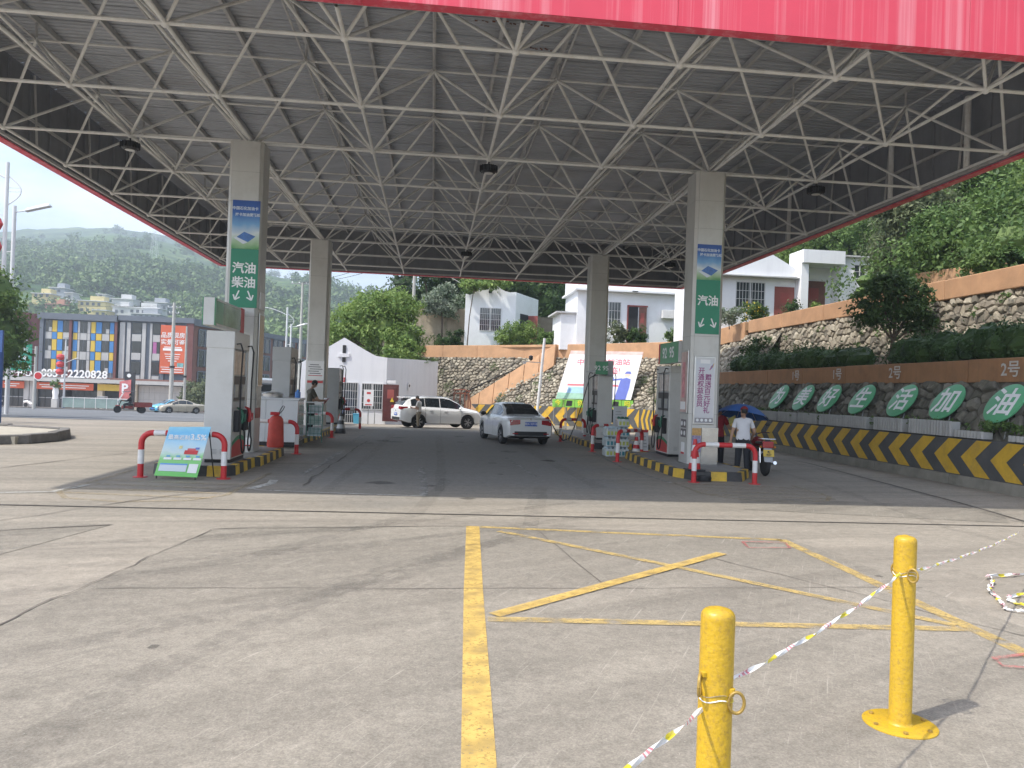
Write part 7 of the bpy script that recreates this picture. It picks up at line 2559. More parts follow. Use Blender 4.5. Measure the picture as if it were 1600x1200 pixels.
def rblobs(seed, n, rx, ry, rz, zc, r0, r1):
    rg = random.Random(seed)
    out = []
    for k in range(n):
        a = rg.uniform(0, 2 * math.pi)
        u = rg.uniform(.15, 1) ** .6
        r = rg.uniform(r0, r1)
        out.append((rx * u * math.cos(a), ry * u * math.sin(a), zc + rg.uniform(-1, 1) * rz, r, r, r * rg.uniform(.7, .95)))
    return out


# tree at the left edge of the picture
tree('street_tree', 'dense rounded green tree at the left edge of the picture', (-22.2, 40, gz(40)), [(0, 0, 4.6, 2.0, 2.0, 2.2), (.7, -.4, 5.8, 1.4, 1.4, 1.3), (.9, -.3, 3.6, 1.6, 1.6, 1.7), (-.9, .3, 5.2, 1.5, 1.5, 1.6), (.3, -.8, 2.7, 1.3, 1.3, 1.1), (-.6, -.5, 3.2, 1.6, 1.5, 1.5)], 19000, .2, LEAF_MID, 21, fcore=.85)
tree('street_tree', 'low grey green tree at the corner of the slate office block', (-30.6, 104, gz(104) + .14), [(0, 0, 2.6, 1.9, 1.9, 1.7), (.8, 0, 1.7, 1.3, 1.3, 1.2), (-.8, .2, 2.0, 1.2, 1.2, 1.2)], 3500, .34, LEAF_GREY, 22)
tree('street_tree', 'low leafy tree on the roadside behind the grey dispenser', (-15.5, 92, gz(92)), rblobs(5, 6, 3.2, 1.5, .6, 2.0, 1.1, 1.7), 3500, .3, LEAF_MID, 23)
# behind the shed and along the terrace
tree('climbing_bush', 'mass of climbing greenery spilling over the right end of the shed roof', (-3.4, 56.8, 1.5), [(0, 0, 4.6, 2.2, 1.5, 1.9), (-1.9, .3, 5.2, 1.7, 1.3, 1.6), (1.3, -1.2, 3.6, 1.5, 1.2, 1.6), (1.5, -2.2, 2.6, .9, .8, 1.1), (.7, -.4, 6.0, 1.6, 1.2, 1.2), (2.2, -1.6, 2.1, .7, .6, 1.0), (-3.2, .5, 4.0, 1.4, 1.1, 1.5), (.3, -3.2, 2.3, .9, .7, .7)], 17000, .22, LEAF_LT, 31, fcore=.72)
tree('leafy_tree', 'bright green tree above the left slope of the shed roof', (-7.5, 66, 1.5), rblobs(7, 8, 3.0, 1.6, 1.6, 5.2, 1.3, 2.0), 11000, .26, LEAF_LT, 32, fcore=.6)
tree('leafy_tree', 'yellow green tree behind the climbing greenery', (-3.0, 70, 4.5), rblobs(8, 9, 3.4, 1.8, 1.5, 4.0, 1.3, 2.0), 11000, .26, LEAF_LT, 33, fcore=.6)
tree('flowering_bush', 'pale flowering bush in front of the old stained wall', (.6, 63.5, 5.0), [(0, 0, 3.9, 1.3, 1.0, 1.0), (-1.1, .1, 3.6, 1.0, .9, .8), (.9, .1, 3.5, .9, .8, .8), (.1, .2, 4.7, .9, .8, .7)], 7000, .2, LEAF_PALE, 34, 'bush', .09, fcore=.5)
tree('small_bush', 'low dark bush at the foot of the old stained wall', (.9, 62.2, 5.0), [(0, 0, .7, 1.0, .6, .6), (1.0, 0, .8, .6, .5, .7)], 2200, .16, LEAF_DK, 35, 'bush', .05)
tree('small_bush', 'pale leafed bush beside the concrete pole on the terrace', (-1.6, 62.6, 5.0), [(0, 0, .9, .6, .5, .9), (-.5, 0, .5, .5, .4, .5)], 1500, .17, LEAF_PALE, 36, 'bush', .04)
for k, (x, y, sc_, m, lb) in enumerate([(-.5, 74, 1.0, LEAF_DK, 'tall dark tree behind the concrete pole'), (4.2, 72.5, 1.1, LEAF_MID, 'tall tree hanging over the small terrace house'), (9.5, 74, 1.15, LEAF_DK, 'tall dark ivy-clad tree between the terrace houses'),
                                        (13.5, 77, 1.15, LEAF_MID, 'tall tree behind the long terrace house'), (1.8, 80, 1.3, LEAF_DK, 'dark tree crown rising above the small terrace house')]):
    tree('tall_tree', lb, (x, y, 5.0), rblobs(40 + k, 9, 2.9 * sc_, 2.0 * sc_, 2.6, 6.2 * sc_, 1.5 * sc_, 2.3 * sc_), 13000, .30, m, 41 + k, trunk_r=.26, fcore=.72, group='tall trees behind the terrace houses')
tree('leafy_tree', 'leafy branch drooping over the parapet of the small terrace house', (2.6, 60.9, 5.2), [(1.2, .2, 5.1, 1.3, .8, .45), (.2, .3, 4.9, .9, .7, .5), (2.6, .2, 5.2, .8, .6, .35)], 2600, .22, LEAF_LT, 47, trunk_r=.05, fcore=.3)
tree('round_bush', 'large yellow green bush before the right corner of the small terrace house', (6.4, 60.0, 5.15), [(0, 0, 1.0, 1.3, .8, .95), (1.0, 0, 1.2, 1.1, .7, .9), (-.9, 0, .7, .9, .6, .7)], 7000, .15, LEAF_LT, 51, 'bush', .06, fcore=.6)
tree('round_bush', 'dark green bush behind the leaning white camera pole', (8.6, 57.6, 5.0), [(0, 0, .6, .8, .6, .75), (.6, 0, .9, .6, .5, .6)], 2600, .18, LEAF_MID, 52, 'bush', .05)
tree('potted_shrub', 'flowering shrub under the barred window of the long house', (12.6, 52.9, 5.25), [(0, 0, .9, .75, .5, .8), (.5, 0, .6, .6, .4, .6)], 2600, .14, LEAF_GREY, 53, 'shrub', .04, flowers=120, fm=WHITESIGN)
tree('potted_shrub', 'round shrub before the half-open brown door', (14.1, 52.4, 5.25), [(0, 0, .7, .65, .45, .7)], 2200, .14, LEAF_DK, 54, 'shrub', .04)
tree('potted_shrub', 'loose green shrub at the blank end of the long house', (16.4, 51.5, 5.25), [(0, 0, .75, .6, .4, .55), (.5, 0, .6, .4, .3, .4)], 1500, .15, LEAF_MID, 55, 'shrub', .04)
tree('potted_shrub', 'yellow flowering shrub below the barred window of the gabled house', (17.7, 41.6, 6.0), [(0, 0, .75, .75, .5, .5), (.5, 0, .6, .5, .4, .45)], 2500, .12, LEAF_MID, 56, 'shrub', .04, flowers=260)
tree('potted_shrub', 'dark shrub before the russet door of the gabled house', (20.2, 41.9, 6.0), [(0, 0, .8, .6, .45, .65)], 2000, .12, LEAF_DK, 57, 'shrub', .04)
tree('potted_shrub', 'narrow shrub beside the porch of the flat-roofed house', (21.7, 41.9, 6.0), [(0, 0, .85, .35, .3, .8), (.6, .0, .4, .5, .3, .3)], 1500, .12, LEAF_LT, 58, 'shrub', .03)
tree('potted_shrub', 'pale sprawling shrub at the left end of the gabled house', (16.2, 41.0, 5.8), [(0, 0, .6, .6, .4, .5)], 1400, .13, LEAF_PALE, 59, 'shrub', .03)
# hedges above the planter wall
def hedge(label, y0, y1, seed, h=.85):
    rg = random.Random(seed)
    bl = []
    y = y0
    while y < y1:
        bl.append((rg.uniform(-.08, .08), y - (y0 + y1) / 2, .42 * h / .85 + rg.uniform(-.04, .1), .52, rg.uniform(.55, .85), .46 * h / .85 * rg.uniform(.9, 1.15)))
        y += rg.uniform(.5, .8)
    return tree('clipped_hedge', label, (14.5, (y0 + y1) / 2, 2.98), bl, int((y1 - y0) * 1500), .085, LEAF_HEDGE, seed, 'hedge', .03, fcore=.92, group='clipped hedges above the planter wall', clumpf=.5)


hedge('long clipped dark hedge nearest the right edge', 16.2, 22.6, 61, .95)
hedge('clipped dark hedge left of the small bare-trunked tree', 25.0, 29.6, 62, .85)
tree('small_tree', 'dark shrub at the left end of the planter wall', (15.3, 35.9, 2.9), [(0, 0, .9, .8, .7, .8), (.7, .3, 1.3, .7, .6, .8)], 3000, .13, LEAF_DK, 64, 'shrub', .05)
hedge('farthest clipped hedge, beside the poster column', 30.0, 35.2, 63, .85)
# slim tree standing in the bed
tree('small_tree', 'slim dark tree with bare forked trunk in the bed between the hedges', (15.3, 24.4, 2.98), [(-.1, 0, 2.3, .95, .9, .75), (.75, .2, 1.9, .75, .7, .6), (-.85, 0, 1.9, .6, .6, .55), (.1, -.2, 2.9, .7, .6, .5), (.9, .2, 2.5, .6, .6, .5), (-.5, .2, 2.8, .5, .5, .4), (1.3, .1, 1.6, .5, .45, .45)], 9000, .13, LEAF_DK, 71, trunk_r=.085, fcore=.35, stem_h=1.1)
tree('small_tree', 'leafy twigs reaching in at the right edge above the hedge', (15.4, 15.9, 2.98), [(0, 0, 1.4, .5, .6, .5), (.1, .5, 1.0, .4, .5, .4)], 1500, .13, LEAF_MID, 72, trunk_r=.05, fcore=.3)
# big trees on the right slope
big = [(23.4, 34.0, 7.4, 2.7, 1.8, 2.6, LEAF_GREY, 'large grey green tree with long leaves above the orange parapet', .34),
       (26.8, 35.0, 9.0, 2.8, 1.9, 3.6, LEAF_MID, 'dark leaning tree behind the large grey green tree', .30),
       (25.5, 27.5, 8.5, 2.8, 1.9, 3.2, LEAF_LT, 'lush bright tree at the top right, close to the canopy edge', .26),
       (30.0, 30.0, 12.0, 3.2, 2.2, 3.4, LEAF_MID, 'tall green tree high on the slope at the right edge', .28),
       (29.0, 38.0, 10.5, 3.2, 2.2, 3.0, LEAF_MID, 'green tree on the slope behind the flat-roofed house', .28),
       (23.5, 22.0, 7.6, 2.4, 1.6, 2.6, LEAF_LT, 'bright leafy tree at the extreme right edge', .22),
       (29.5, 52.0, 10.0, 3.2, 2.2, 3.2, LEAF_MID, 'tree rising behind the roof of the flat-roofed house', .28), (24.0, 53.0, 7.0, 3.0, 2.0, 4.4, LEAF_LT, 'bright tree behind the gabled terrace house', .26),
       (21.6, 29.5, 6.9, 2.0, 1.4, 1.8, LEAF_MID, 'low spreading tree on the slope beside the short orange wall', .2), (36.0, 40.0, 17.0, 3.6, 2.6, 3.0, LEAF_DK, 'dark tree highest on the slope under the canopy edge', .3),
       (33.0, 46.0, 13.0, 3.4, 2.4, 3.0, LEAF_LT, 'bright crown showing over the roofs of the terrace houses', .28)]
for k, (x, y, z, rx, r1, zc, m, lb, sz) in enumerate(big):
    tree('slope_tree', lb, (x, y, z), rblobs(80 + k, 11, rx, rx * .8, 1.5, zc, r1 * .55, r1 * .95), 24000, sz * .72, m, 81 + k, trunk_r=.2, fcore=.5, aspect=.42, group='trees on the slope at the right')
for k, (x, y, z, s, m, lb) in enumerate([(18.3, 20.5, 6.0, 1.0, LEAF_LT, 'leafy shrub behind the orange parapet at the right edge'), (18.6, 23.4, 6.0, .9, LEAF_MID, 'dark shrub on the parapet left of the leafy shrub'), (18.2, 17.6, 6.0, 1.1, LEAF_MID, 'shrub over the parapet cut by the right edge')]):
    tree('slope_shrub', lb, (x, y, z), rblobs(95 + k, 4, .8 * s, .9 * s, .2, .7, .45, .7), 3200, .16, m, 96 + k, 'shrub', .04, fcore=.6)
# undergrowth on the slopes: one mass
ug = []
rg = random.Random(77)
for _ in range(260):
    x = 20.5 + 30 * rg.random() ** 1.4
    y = rg.uniform(10, 60)
    if 36 < y and x < 29.5:
        continue
    zz = np.interp(x, [16.9, 19.3, 22, 28, 40, 70, 120], [5.5, 6.0, 8.0, 13, 22, 38, 60])
    r = rg.uniform(.9, 2.2)
    ug.append((x, y, zz + r * .3, r, r, r * .8))
for _ in range(60):
    x = rg.uniform(-14, 40)
    y = rg.uniform(82, 110)
    r = rg.uniform(1.5, 3.2)
    ug.append((x, y, np.interp(x, [-14, -9, 5, 28, 60], [2, 6, 11, 14, 32]) + r * .4, r, r, r * .9))
o = link('undergrowth', crown_mesh('undergrowth', ug, 170000, .21, LEAF_MID, 99, .5, .42))
o['kind'] = 'stuff'
o['label'] = 'mixed green undergrowth covering the slopes behind the houses'
# moss and weeds growing on the walls and planters: one mass
wd_ = []
for _ in range(60):
    wd_.append((12.8 + rg.uniform(-.05, .2), rg.uniform(14, 31), 1.42 + rg.uniform(-.1, .1), .16, .28, .1))
for _ in range(36):
    u, v = rg.uniform(8, BU - 2), rg.uniform(.4, BV - .2)
    p = bf(u, v, .05)
    r = rg.uniform(.14, .5)
    wd_.append((p.x, p.y, p.z, r, r, r))
for _ in range(30):
    wd_.append((rg.uniform(-2.9, .3), rg.uniform(54, 57.5), 3.85, .3, .3, .14))
for _ in range(34):
    wd_.append((16.65, rg.uniform(10, 36), rg.uniform(3.0, 5.2), .12, .22, .16))
o = link('wall_weeds', crown_mesh('wall_weeds', wd_, 15000, .10, LEAF_MID, 98, .35, 0))
o['kind'] = 'stuff'
o['label'] = 'weeds and grass tufts growing on the walls and planters'
# ---------------------------------------------------------------- poles, lamps, wires
CONC = mat('concrete pole', (.42, .41, .38), .85, var=.12, scale=2)
LAMPW = mat('lamp post white', (.62, .63, .64), .45, var=.05)
LANT = mat('red lantern', (.55, .04, .04), .5, var=.1)
WIRE = mat('wire', (.05, .05, .052), .7, var=0)
GRSIGN = mat('road sign green', (.02, .28, .18), .4, var=.05)
BLUEPOST = mat('blue post', (.04, .10, .28), .5, var=.1)


def lamp(label, loc, h1, h2, side, s=1.0, lanterns=0):
    t = thing('street_lamp', label, 'street lamp', loc, group='white street lamps')
    MB().cyl((0, 0, 0), (0, 0, h1), .13 * s, .10 * s, 12).build('main_pole', LAMPW, t, smooth=True)
    MB().cyl((side * .5 * s, -.1, 0), (side * .5 * s, -.1, h2), .12 * s, .10 * s, 12).build('short_pole', LAMPW, t, smooth=True)
    pts = [Vector((0, 0, h1 - 2.4 * s)).lerp(Vector((0, 0, h1 - .7 * s)), k / 12) + Vector((side * math.sin(math.pi * k / 12) * .75 * s, 0, 0)) for k in range(13)]
    MB().tube(pts, .035 * s, 8).build('hoop', LAMPW, t, smooth=True)
    pts = [(-side * 2.6 * s * k / 10, 0, h1 - .9 * s + .75 * s * math.sin(k / 10 * math.pi / 2)) for k in range(11)]
    MB().tube(pts, .04 * s, 8).build('upper_arm', LAMPW, t, smooth=True)
    MB().hexa([(-side * 2.5 * s, -.12, h1 - .2 * s), (-side * 3.3 * s, -.12, h1 + .02 * s), (-side * 3.3 * s, .12, h1 + .02 * s), (-side * 2.5 * s, .12, h1 - .2 * s)],
              [(-side * 2.5 * s, -.12, h1 - .05 * s), (-side * 3.3 * s, -.1, h1 + .12 * s), (-side * 3.3 * s, .1, h1 + .12 * s), (-side * 2.5 * s, .12, h1 - .05 * s)]).build('upper_head', LAMPW, t, bevel=.03)
    MB().tube([(side * .5 * s, -.1, h2 - .35 * s), (side * 1.2 * s, -.1, h2 - .2 * s)], .035 * s, 8).build('lower_arm', LAMPW, t, smooth=True)
    x0, x1 = side * 1.05 * s, side * 2.4 * s
    b_ = [(x0, -.28, h2 - .30 * s), (x1, -.28, h2 + .08 * s), (x1, .12, h2 + .08 * s), (x0, .12, h2 - .30 * s)]
    u_ = [(x0 + .1 * side, -.22, h2 - .10 * s), (x1 - .12 * side, -.22, h2 + .24 * s), (x1 - .12 * side, .06, h2 + .24 * s), (x0 + .1 * side, .06, h2 - .10 * s)]
    MB().hexa(b_, u_).build('lower_head', LAMPW, t, bevel=.04)
    for k in range(2):
        MB().bar((0, 0, h1 - (1.4 + .22 * k) * s), (side * .7 * s, 0, h1 - (1.38 + .22 * k) * s), .03 * s, .03 * s).build('hoop_stay', LAMPW, t)
    MB().bar((0, 0, h2 * .78), (side * .5 * s, -.1, h2 * .78), .04, .04).build('pole_tie', LAMPW, t)
    for k in range(lanterns):
        z = h1 - (3.4 + 1.25 * k) * s
        MB().lathe([(.1, -.42), (.34, -.30), (.46, 0), (.34, .30), (.1, .42)], 14, (-side * .62 * s, 0, z)).build('lantern', LANT, t, smooth=True)
        MB().bar((0, 0, z + .48), (-side * .65 * s, 0, z + .48), .03, .03).build('lantern_arm', LAMPW, t)
    return t


lamp('tall white street lamp with red lanterns at the left edge', (-23.75, 45, gz(45)), 13.9, 11.5, 1, 1.0, 3)
lamp('white double street lamp seen between the left columns', (-14.0, 75, gz(75)), 10.5, 8.9, 1, .85)
t = thing('lantern_post', 'slim lamp post with stacked red lanterns before the coloured block', 'lamp post', (-45.2, 100, gz(100) + .1))
MB().cyl((0, 0, 0), (0, 0, 1.2), .2, n=10).build('blue_base', BLUEPOST, t)
MB().cyl((0, 0, 1.2), (0, 0, 8.6), .13, .08, 10).build('pole', LAMPW, t, smooth=True)
MB().box(-.3, .3, -.15, .15, 8.6, 8.75).build('cap', GREYSTEEL, t)
for k in range(3):
    MB().lathe([(.1, -.4), (.38, -.28), (.48, 0), (.38, .28), (.1, .4)], 14, (-.55, 0, 6.3 - k * .9)).build('lantern', LANT, t, smooth=True)
MB().tube([(0, 0, 5.6), (.8, 0, 6.0), (1.5, 0, 6.3)], .04, 6).build('arm', LAMPW, t)
MB().box(-.4, .05, -.25, -.12, 3.2, 3.6).build('small_box', WHITESIGN, t)
t = thing('road_sign', 'green direction sign on a grey gantry post at the left edge', 'road sign', (-39.0, 80, gz(80)))
MB().cyl((0, .2, 0), (0, .2, 6.2), .17, .13, 12).build('post', CONC, t, smooth=True)
bd = MB().box(-3.7, -.3, 0, .06, 3.75, 6.4).build('board', GRSIGN, t)
text('机动车辆', .55, WHITESIGN, bd, (-1.7, -.02, 5.75), bold=.008)
text('检测通道', .55, WHITESIGN, bd, (-1.7, -.02, 4.95), bold=.008)
text('100m', .55, WHITESIGN, bd, (-1.0, -.02, 4.15), bold=.008)
MB().slab([(-3.0, -.015, 4.1), (-2.5, -.015, 4.1), (-2.75, -.015, 4.4)], (0, .008, 0)).build('arrow', WHITESIGN, bd)
for z in (4.3, 5.9):
    MB().bar((-3.4, .1, z), (.1, .2, z), .08, .08).build('bracket', CONC, t)
rs = MB().lathe([(.42, 0), (.42, .04)], 20, (.35, .05, 3.3), axis='y').build('round_sign', WHITESIGN, t)
MB().lathe([(.34, 0), (.34, .01)], 20, (.35, .03, 3.3), axis='y').build('red_ring', RED, rs)
MB().box(-.1, 1.9, .1, .2, 3.55, 3.75).build('cross_arm', CONC, t)
t = thing('sign_post', 'thick blue post cut by the left edge of the picture', 'post', (-15.85, 30, .0))
MB().cyl((0, 0, .0), (0, 0, 2.6), .13, n=14).build('post', BLUEPOST, t, smooth=True)
MB().box(-2.2, .1, -.05, .05, 2.6, 3.4).build('board_edge', BLUEPOST, t)


def upole(label, loc, h, arms, r=.16, lean=0):
    t = thing('utility_pole', label, 'utility pole', loc, group='concrete utility poles')
    MB().cyl((0, 0, 0), (lean, 0, h), r, r * .62, 12).build('pole', CONC, t, smooth=True)
    for z, w_ in arms:
        ca = MB().bar((lean - w_, 0, h - z), (lean + w_, 0, h - z), .09, .09).build('cross_arm', GREYSTEEL, t)
        m_ = MB()
        for k in range(4):
            m_.lathe([(.05, 0), (.07, .06), (.04, .16)], 8, (lean - w_ * .9 + w_ * .6 * k, 0, h - z + .05))
        m_.build('insulators', WHITESIGN, ca)
    MB().lathe([(r * 1.15, h * .4), (r * 1.15, h * .4 + .25)], 12, (lean * .4, 0, 0)).build('collar', BLACK, t)
    return t


upole('concrete utility pole before the orange banner', (-32.5, 100, gz(100) + .14), 13.6, [(.6, .8), (1.3, .6)], .28)
upole('thinner pole just right of the banner pole', (-31.2, 101, gz(101) + .14), 10.8, [], .18)
upole('pole with dark cross-arm left of the far left column', (-15.2, 90, gz(90)), 15.4, [(.15, 1.3)], .22)
upole('weathered concrete pole on the terrace beside the flowering bush', (-1.75, 62, 5.0), 8.5, [(.2, .5)], .17)


def wire(label, a, b, sag, r=.022, m=None):
    a, b = Vector(a), Vector(b)
    pts = [a.lerp(b, k / 14) + Vector((0, 0, -sag * 4 * (k / 14) * (1 - k / 14))) for k in range(15)]
    o = MB().tube(pts, r, 5).build('overhead_wire', m or WIRE)
    tag(o, label, 'wire', 'overhead wires')


wire('upper overhead wire crossing the small patch of sky', (-15.2, 90, 13.3), (-1.75, 62, 13.1), .5)
wire('lower overhead wire crossing the small patch of sky', (-16.2, 90, 13.2), (-1.9, 62, 12.3), .6)
for k in range(4):
    wire(['lowest', 'second lowest', 'third', 'topmost'][k] + ' of the slanting wires left of the terrace pole', (-1.8, 62, 9.6 + .45 * k), (-12.5, 75, 6.4 + .5 * k), .1)
wire('pale cable running from the terrace pole to the small house', (-1.6, 62, 12.4), (3.2, 61.9, 9.75), .15, .03, CONC)
wire('thin wire over the hillside village', (-32.5, 100, 10.9), (-66, 108, 11.5), .6)

cc = thing('camera_pole', 'white leaning pole with a security camera in front of the ramp', 'camera pole', (6.55, 48, gz(48)))
MB().cyl((0, 0, 0), (.38, 0, 5.75), .10, .085, 12).build('pole', LAMPW, cc, smooth=True)
MB().bar((.28, 0, 4.2), (-1.0, 0, 4.25), .05, .05).build('arm', GREYSTEEL, cc)
MB().lathe([(.02, .25), (.13, .2), (.13, .05), (.11, -.02), (.02, -.1)], 12, (-.45, 0, 4.4)).build('camera', BLACK, cc, smooth=True)
MB().box(-.95, -.75, -.05, .05, 4.1, 4.2).build('lamp', GREYSTEEL, cc)

RUSTP = mat('rusty red frame', (.20, .07, .04), .8, var=.25, scale=6)
gy = thing('rusty_frame', 'rusty red tubular frame standing against the stone wall behind the SUV', 'frame', (2.1, 56.6, gz(56.6)))
for x in (-.5, -.05, .3, .55):
    MB().tube([(x, 0, 0), (x, 0, 2.3), (x + .12, .1, 2.55)], .045, 8).build('upright', RUSTP, gy, smooth=True)
MB().tube([(-.6, 0, 2.3), (.3, 0, 2.32), (.62, 0, 2.2), (.72, 0, 1.6), (.7, 0, .6)], .05, 8).build('top_rail', RUSTP, gy, smooth=True)
MB().tube([(-.6, 0, 2.55), (.3, 0, 2.6), (.6, 0, 2.45)], .05, 8).build('top_rail', RUSTP, gy, smooth=True)
MB().tube([(-.5, 0, 1.2), (.6, 0, 1.25)], .035, 8).build('cross_rail', RUSTP, gy, smooth=True)
pts = [bf(BU * (.80 - .16 * k / 12), BV * (.42 + .5 * (k / 12) ** 1.2), .16) for k in range(13)]
o = MB().tube(pts, .05, 7).build('drain_pipe', RUBBER, smooth=True)
tag(o, 'black pipe snaking down across the back stone wall', 'pipe')
for k, (u0, u1, v0, lb) in enumerate([(.30, .50, .3, 'bare vine trailing over the back wall near the billboard'), (.08, .24, .4, 'bare vine trailing over the back wall left of the poster column')]):
    pts = [bf(BU * (u0 + (u1 - u0) * q / 10), BV * (v0 + .05 * math.sin(q * 1.7)), .18) for q in range(11)]
    o = MB().tube(pts, .022, 5).build('bare_vine', mat('pale vine', (.3, .27, .22), .8, var=.2))
    tag(o, lb, 'vine', 'bare vines on the back wall')

# odds and ends before the shops across the road
t = thing('boat_sculpture', 'white wing-like sculpture on the verge before the shops', 'sculpture', (-52.6, 98.5, gz(98) + .14))
MB().slab([(-.9, 0, 1.9), (.6, 0, 1.8), (.4, 0, 1.2), (-.3, 0, 1.1)], (0, .3, 0)).build('upper_wing', WHITESIGN, t, bevel=.1)
MB().slab([(-.6, 0, .5), (1.0, 0, .5), (.6, 0, 1.3), (-.1, 0, 1.2)], (0, .4, 0)).build('body', WHITESIGN, t, bevel=.12)
MB().slab([(.3, 0, 1.2), (.55, 0, 1.2), (.75, 0, 3.1), (.5, 0, 3.1)], (0, .15, 0)).build('fin', WHITESIGN, t, bevel=.05)
for x in (-.4, .7):
    MB().cyl((x, .1, 0), (x, .1, .6), .06, n=8).build('leg', GREYSTEEL, t)
t = thing('scooter', 'white scooter parked before the left shopfront', 'scooter', (-49.6, 101, gz(101) + .14))
for y in (-.5, .55):
    MB().lathe([(.16, -.06), (.24, -.05), (.24, .05), (.16, .06)], 18, (y, 0, .24), axis='y').build('wheel', TYRE, t)
MB().tube([(-.7, 0, .6), (-.3, 0, .72), (.1, 0, .4), (.45, 0, .45), (.5, 0, 1.0)], [.12, .2, .15, .12, .05], 10).build('scooter_body', WHITESIGN, t, smooth=True)
MB().box(-.7, .0, -.14, .14, .82, .92).build('seat', BLACK, t, bevel=.03)
MB().tube([(.5, -.3, 1.05), (.5, .3, 1.05)], .025, 8).build('handlebar', BLACK, t)
t = thing('planting_strip', 'low clipped bush on the verge beside the white sculpture', 'bush', (-55.5, 98.2, gz(98) + .14))
link('foliage', crown_mesh('foliage', [(0, 0, .8, 1.3, .7, .7), (-1.4, 0, .7, 1.0, .6, .6)], 1800, .16, LEAF_GREY, 131), t)
MB().cyl((0, 0, 0), (0, 0, .6), .08, n=6).build('stems', BARK, t)
gr = thing('glass_barrier', 'glass balustrade with white rail along the pavement before the shops', 'barrier', (-41.5, 99.5, gz(99.5) + .14))
for k in range(6):
    MB().box(-3.6 + k * 1.3, -2.35 + k * 1.3, -.02, .02, .1, 1.25).build('glass_panel', mat('greenish glass', (.22, .30, .29), .08, var=.2, scale=1), gr)
    MB().box(-3.65 + k * 1.3, -3.6 + k * 1.3, -.04, .04, 0, 1.4).build('post', LAMPW, gr)
MB().box(-3.7, 4.2, -.05, .05, 1.27, 1.36).build('hand_rail', LAMPW, gr)
t = thing('stone_post', 'white carved gate post at the end of the glass balustrade', 'post', (-45.9, 99.4, gz(99.4) + .14))
MB().box(-.35, .35, -.3, .3, 0, 1.1).build('plinth', BLIGHT, t, bevel=.04)
MB().lathe([(.32, 1.1), (.3, 1.5), (.36, 1.9), (.3, 2.3), (.34, 2.45)], 14).build('urn', WHITESIGN, t, smooth=True)
link('plant', crown_mesh('plant', [(0, 0, 2.9, .5, .5, .5)], 500, .2, LEAF_MID, 133), t)
t = thing('old_tyre', 'black tyre leaning by the tiled wall across the road', 'tyre', (-33.6, 101.5, gz(101) + .14))
MB().lathe([(.35, -.13), (.6, -.14), (.66, -.06), (.66, .06), (.6, .14), (.35, .13)], 22, (0, 0, .66), axis='y').build('tread', TYRE, t, smooth=True)
t = thing('parked_scooter', 'dark scooter beside the parking board', 'scooter', (-41.2, 101.5, gz(101) + .14))
for y in (-.5, .55):
    MB().lathe([(.16, -.06), (.24, -.05), (.24, .05), (.16, .06)], 18, (y, 0, .24), axis='y').build('wheel', TYRE, t)
MB().tube([(-.7, 0, .6), (-.3, 0, .72), (.1, 0, .4), (.45, 0, .45), (.5, 0, 1.0)], [.12, .2, .15, .12, .05], 10).build('scooter_body', BLACK, t, smooth=True)
MB().box(-.6, .5, -.3, .3, .95, 1.6).build('cargo_bag', mat('black and white bag', (.3, .3, .3), .6, var=.8, scale=2), t, bevel=.05)
MB().tube([(.5, -.3, 1.05), (.5, .3, 1.05)], .025, 8).build('handlebar', BLACK, t)

# ---------------------------------------------------------------- foreground bollards and barrier tape
BOLY = mat('chipped yellow paint', (.50, .315, .015), .38, var=.08, scale=5, bump=.2, bscale=45, dirt=.55, dirtcol=(.16, .10, .05), dscale=55, detail=8, streak=.35, streakcol=(.34, .22, .05), sscale=(30, 30, 1.5))
RINGM = mat('worn ring', (.36, .24, .06), .5, .3, var=.35, scale=30)


def bollard(label, loc, ang, rings):
    t = thing('yellow_bollard', label, 'bollard', loc, ang, group='yellow steel bollards')
    MB().lathe([(.205, 0), (.205, .010), (.20, .013)], 36).build('base_plate', BOLY, t, smooth=True)
    b_ = MB()
    for k in range(6):
        a = 2 * math.pi * k / 6
        b_.lathe([(.014, .013), (.014, .024), (.006, .026)], 6, (.165 * math.cos(a), .165 * math.sin(a), 0))
    b_.build('bolts', RINGM, t)
    m_ = MB()
    prof = [(.074, .013), (.066, .02), (.0625, .03), (.0625, 1.085)] + [(.0625 - .03 * (1 - math.cos(q * math.pi / 10)), 1.085 + .03 * math.sin(q * math.pi / 10)) for q in range(1, 6)] + [(.012, 1.122)]
    m_.lathe(prof, 40)
    m_.build('post', BOLY, t, smooth=50)
    for k, (a, z) in enumerate(rings):
        c = Vector((math.cos(a), math.sin(a), 0))
        u = Vector((-math.sin(a), math.cos(a), 0))
        ctr = c * .083 + Vector((0, 0, z))
        pts = [ctr + (c * .022 + u * .018) * math.cos(q) + Vector((0, 0, 1)) * .038 * math.sin(q) for q in [2 * math.pi * j / 20 for j in range(21)]]
        MB().tube(pts, .0062, 8, cap=False).build('ring', RINGM, t, smooth=True)
        MB().lathe([(.014, 0), (.014, .016), (.008, .018)], 10, (c.x * .062, c.y * .062, z + .03)).build('ring_lug', BOLY, t)
    return t


bollard('nearest yellow bollard with two rings, cut by the bottom edge', (1.085, 2.76, 0), 0, [(R(-155), .845), (R(-48), .79)])
bollard('yellow bollard farther right with round base plate', (2.82, 4.29, 0), R(8), [(R(-100), .90), (R(80), .9)])
bpy.context.view_layer.update()


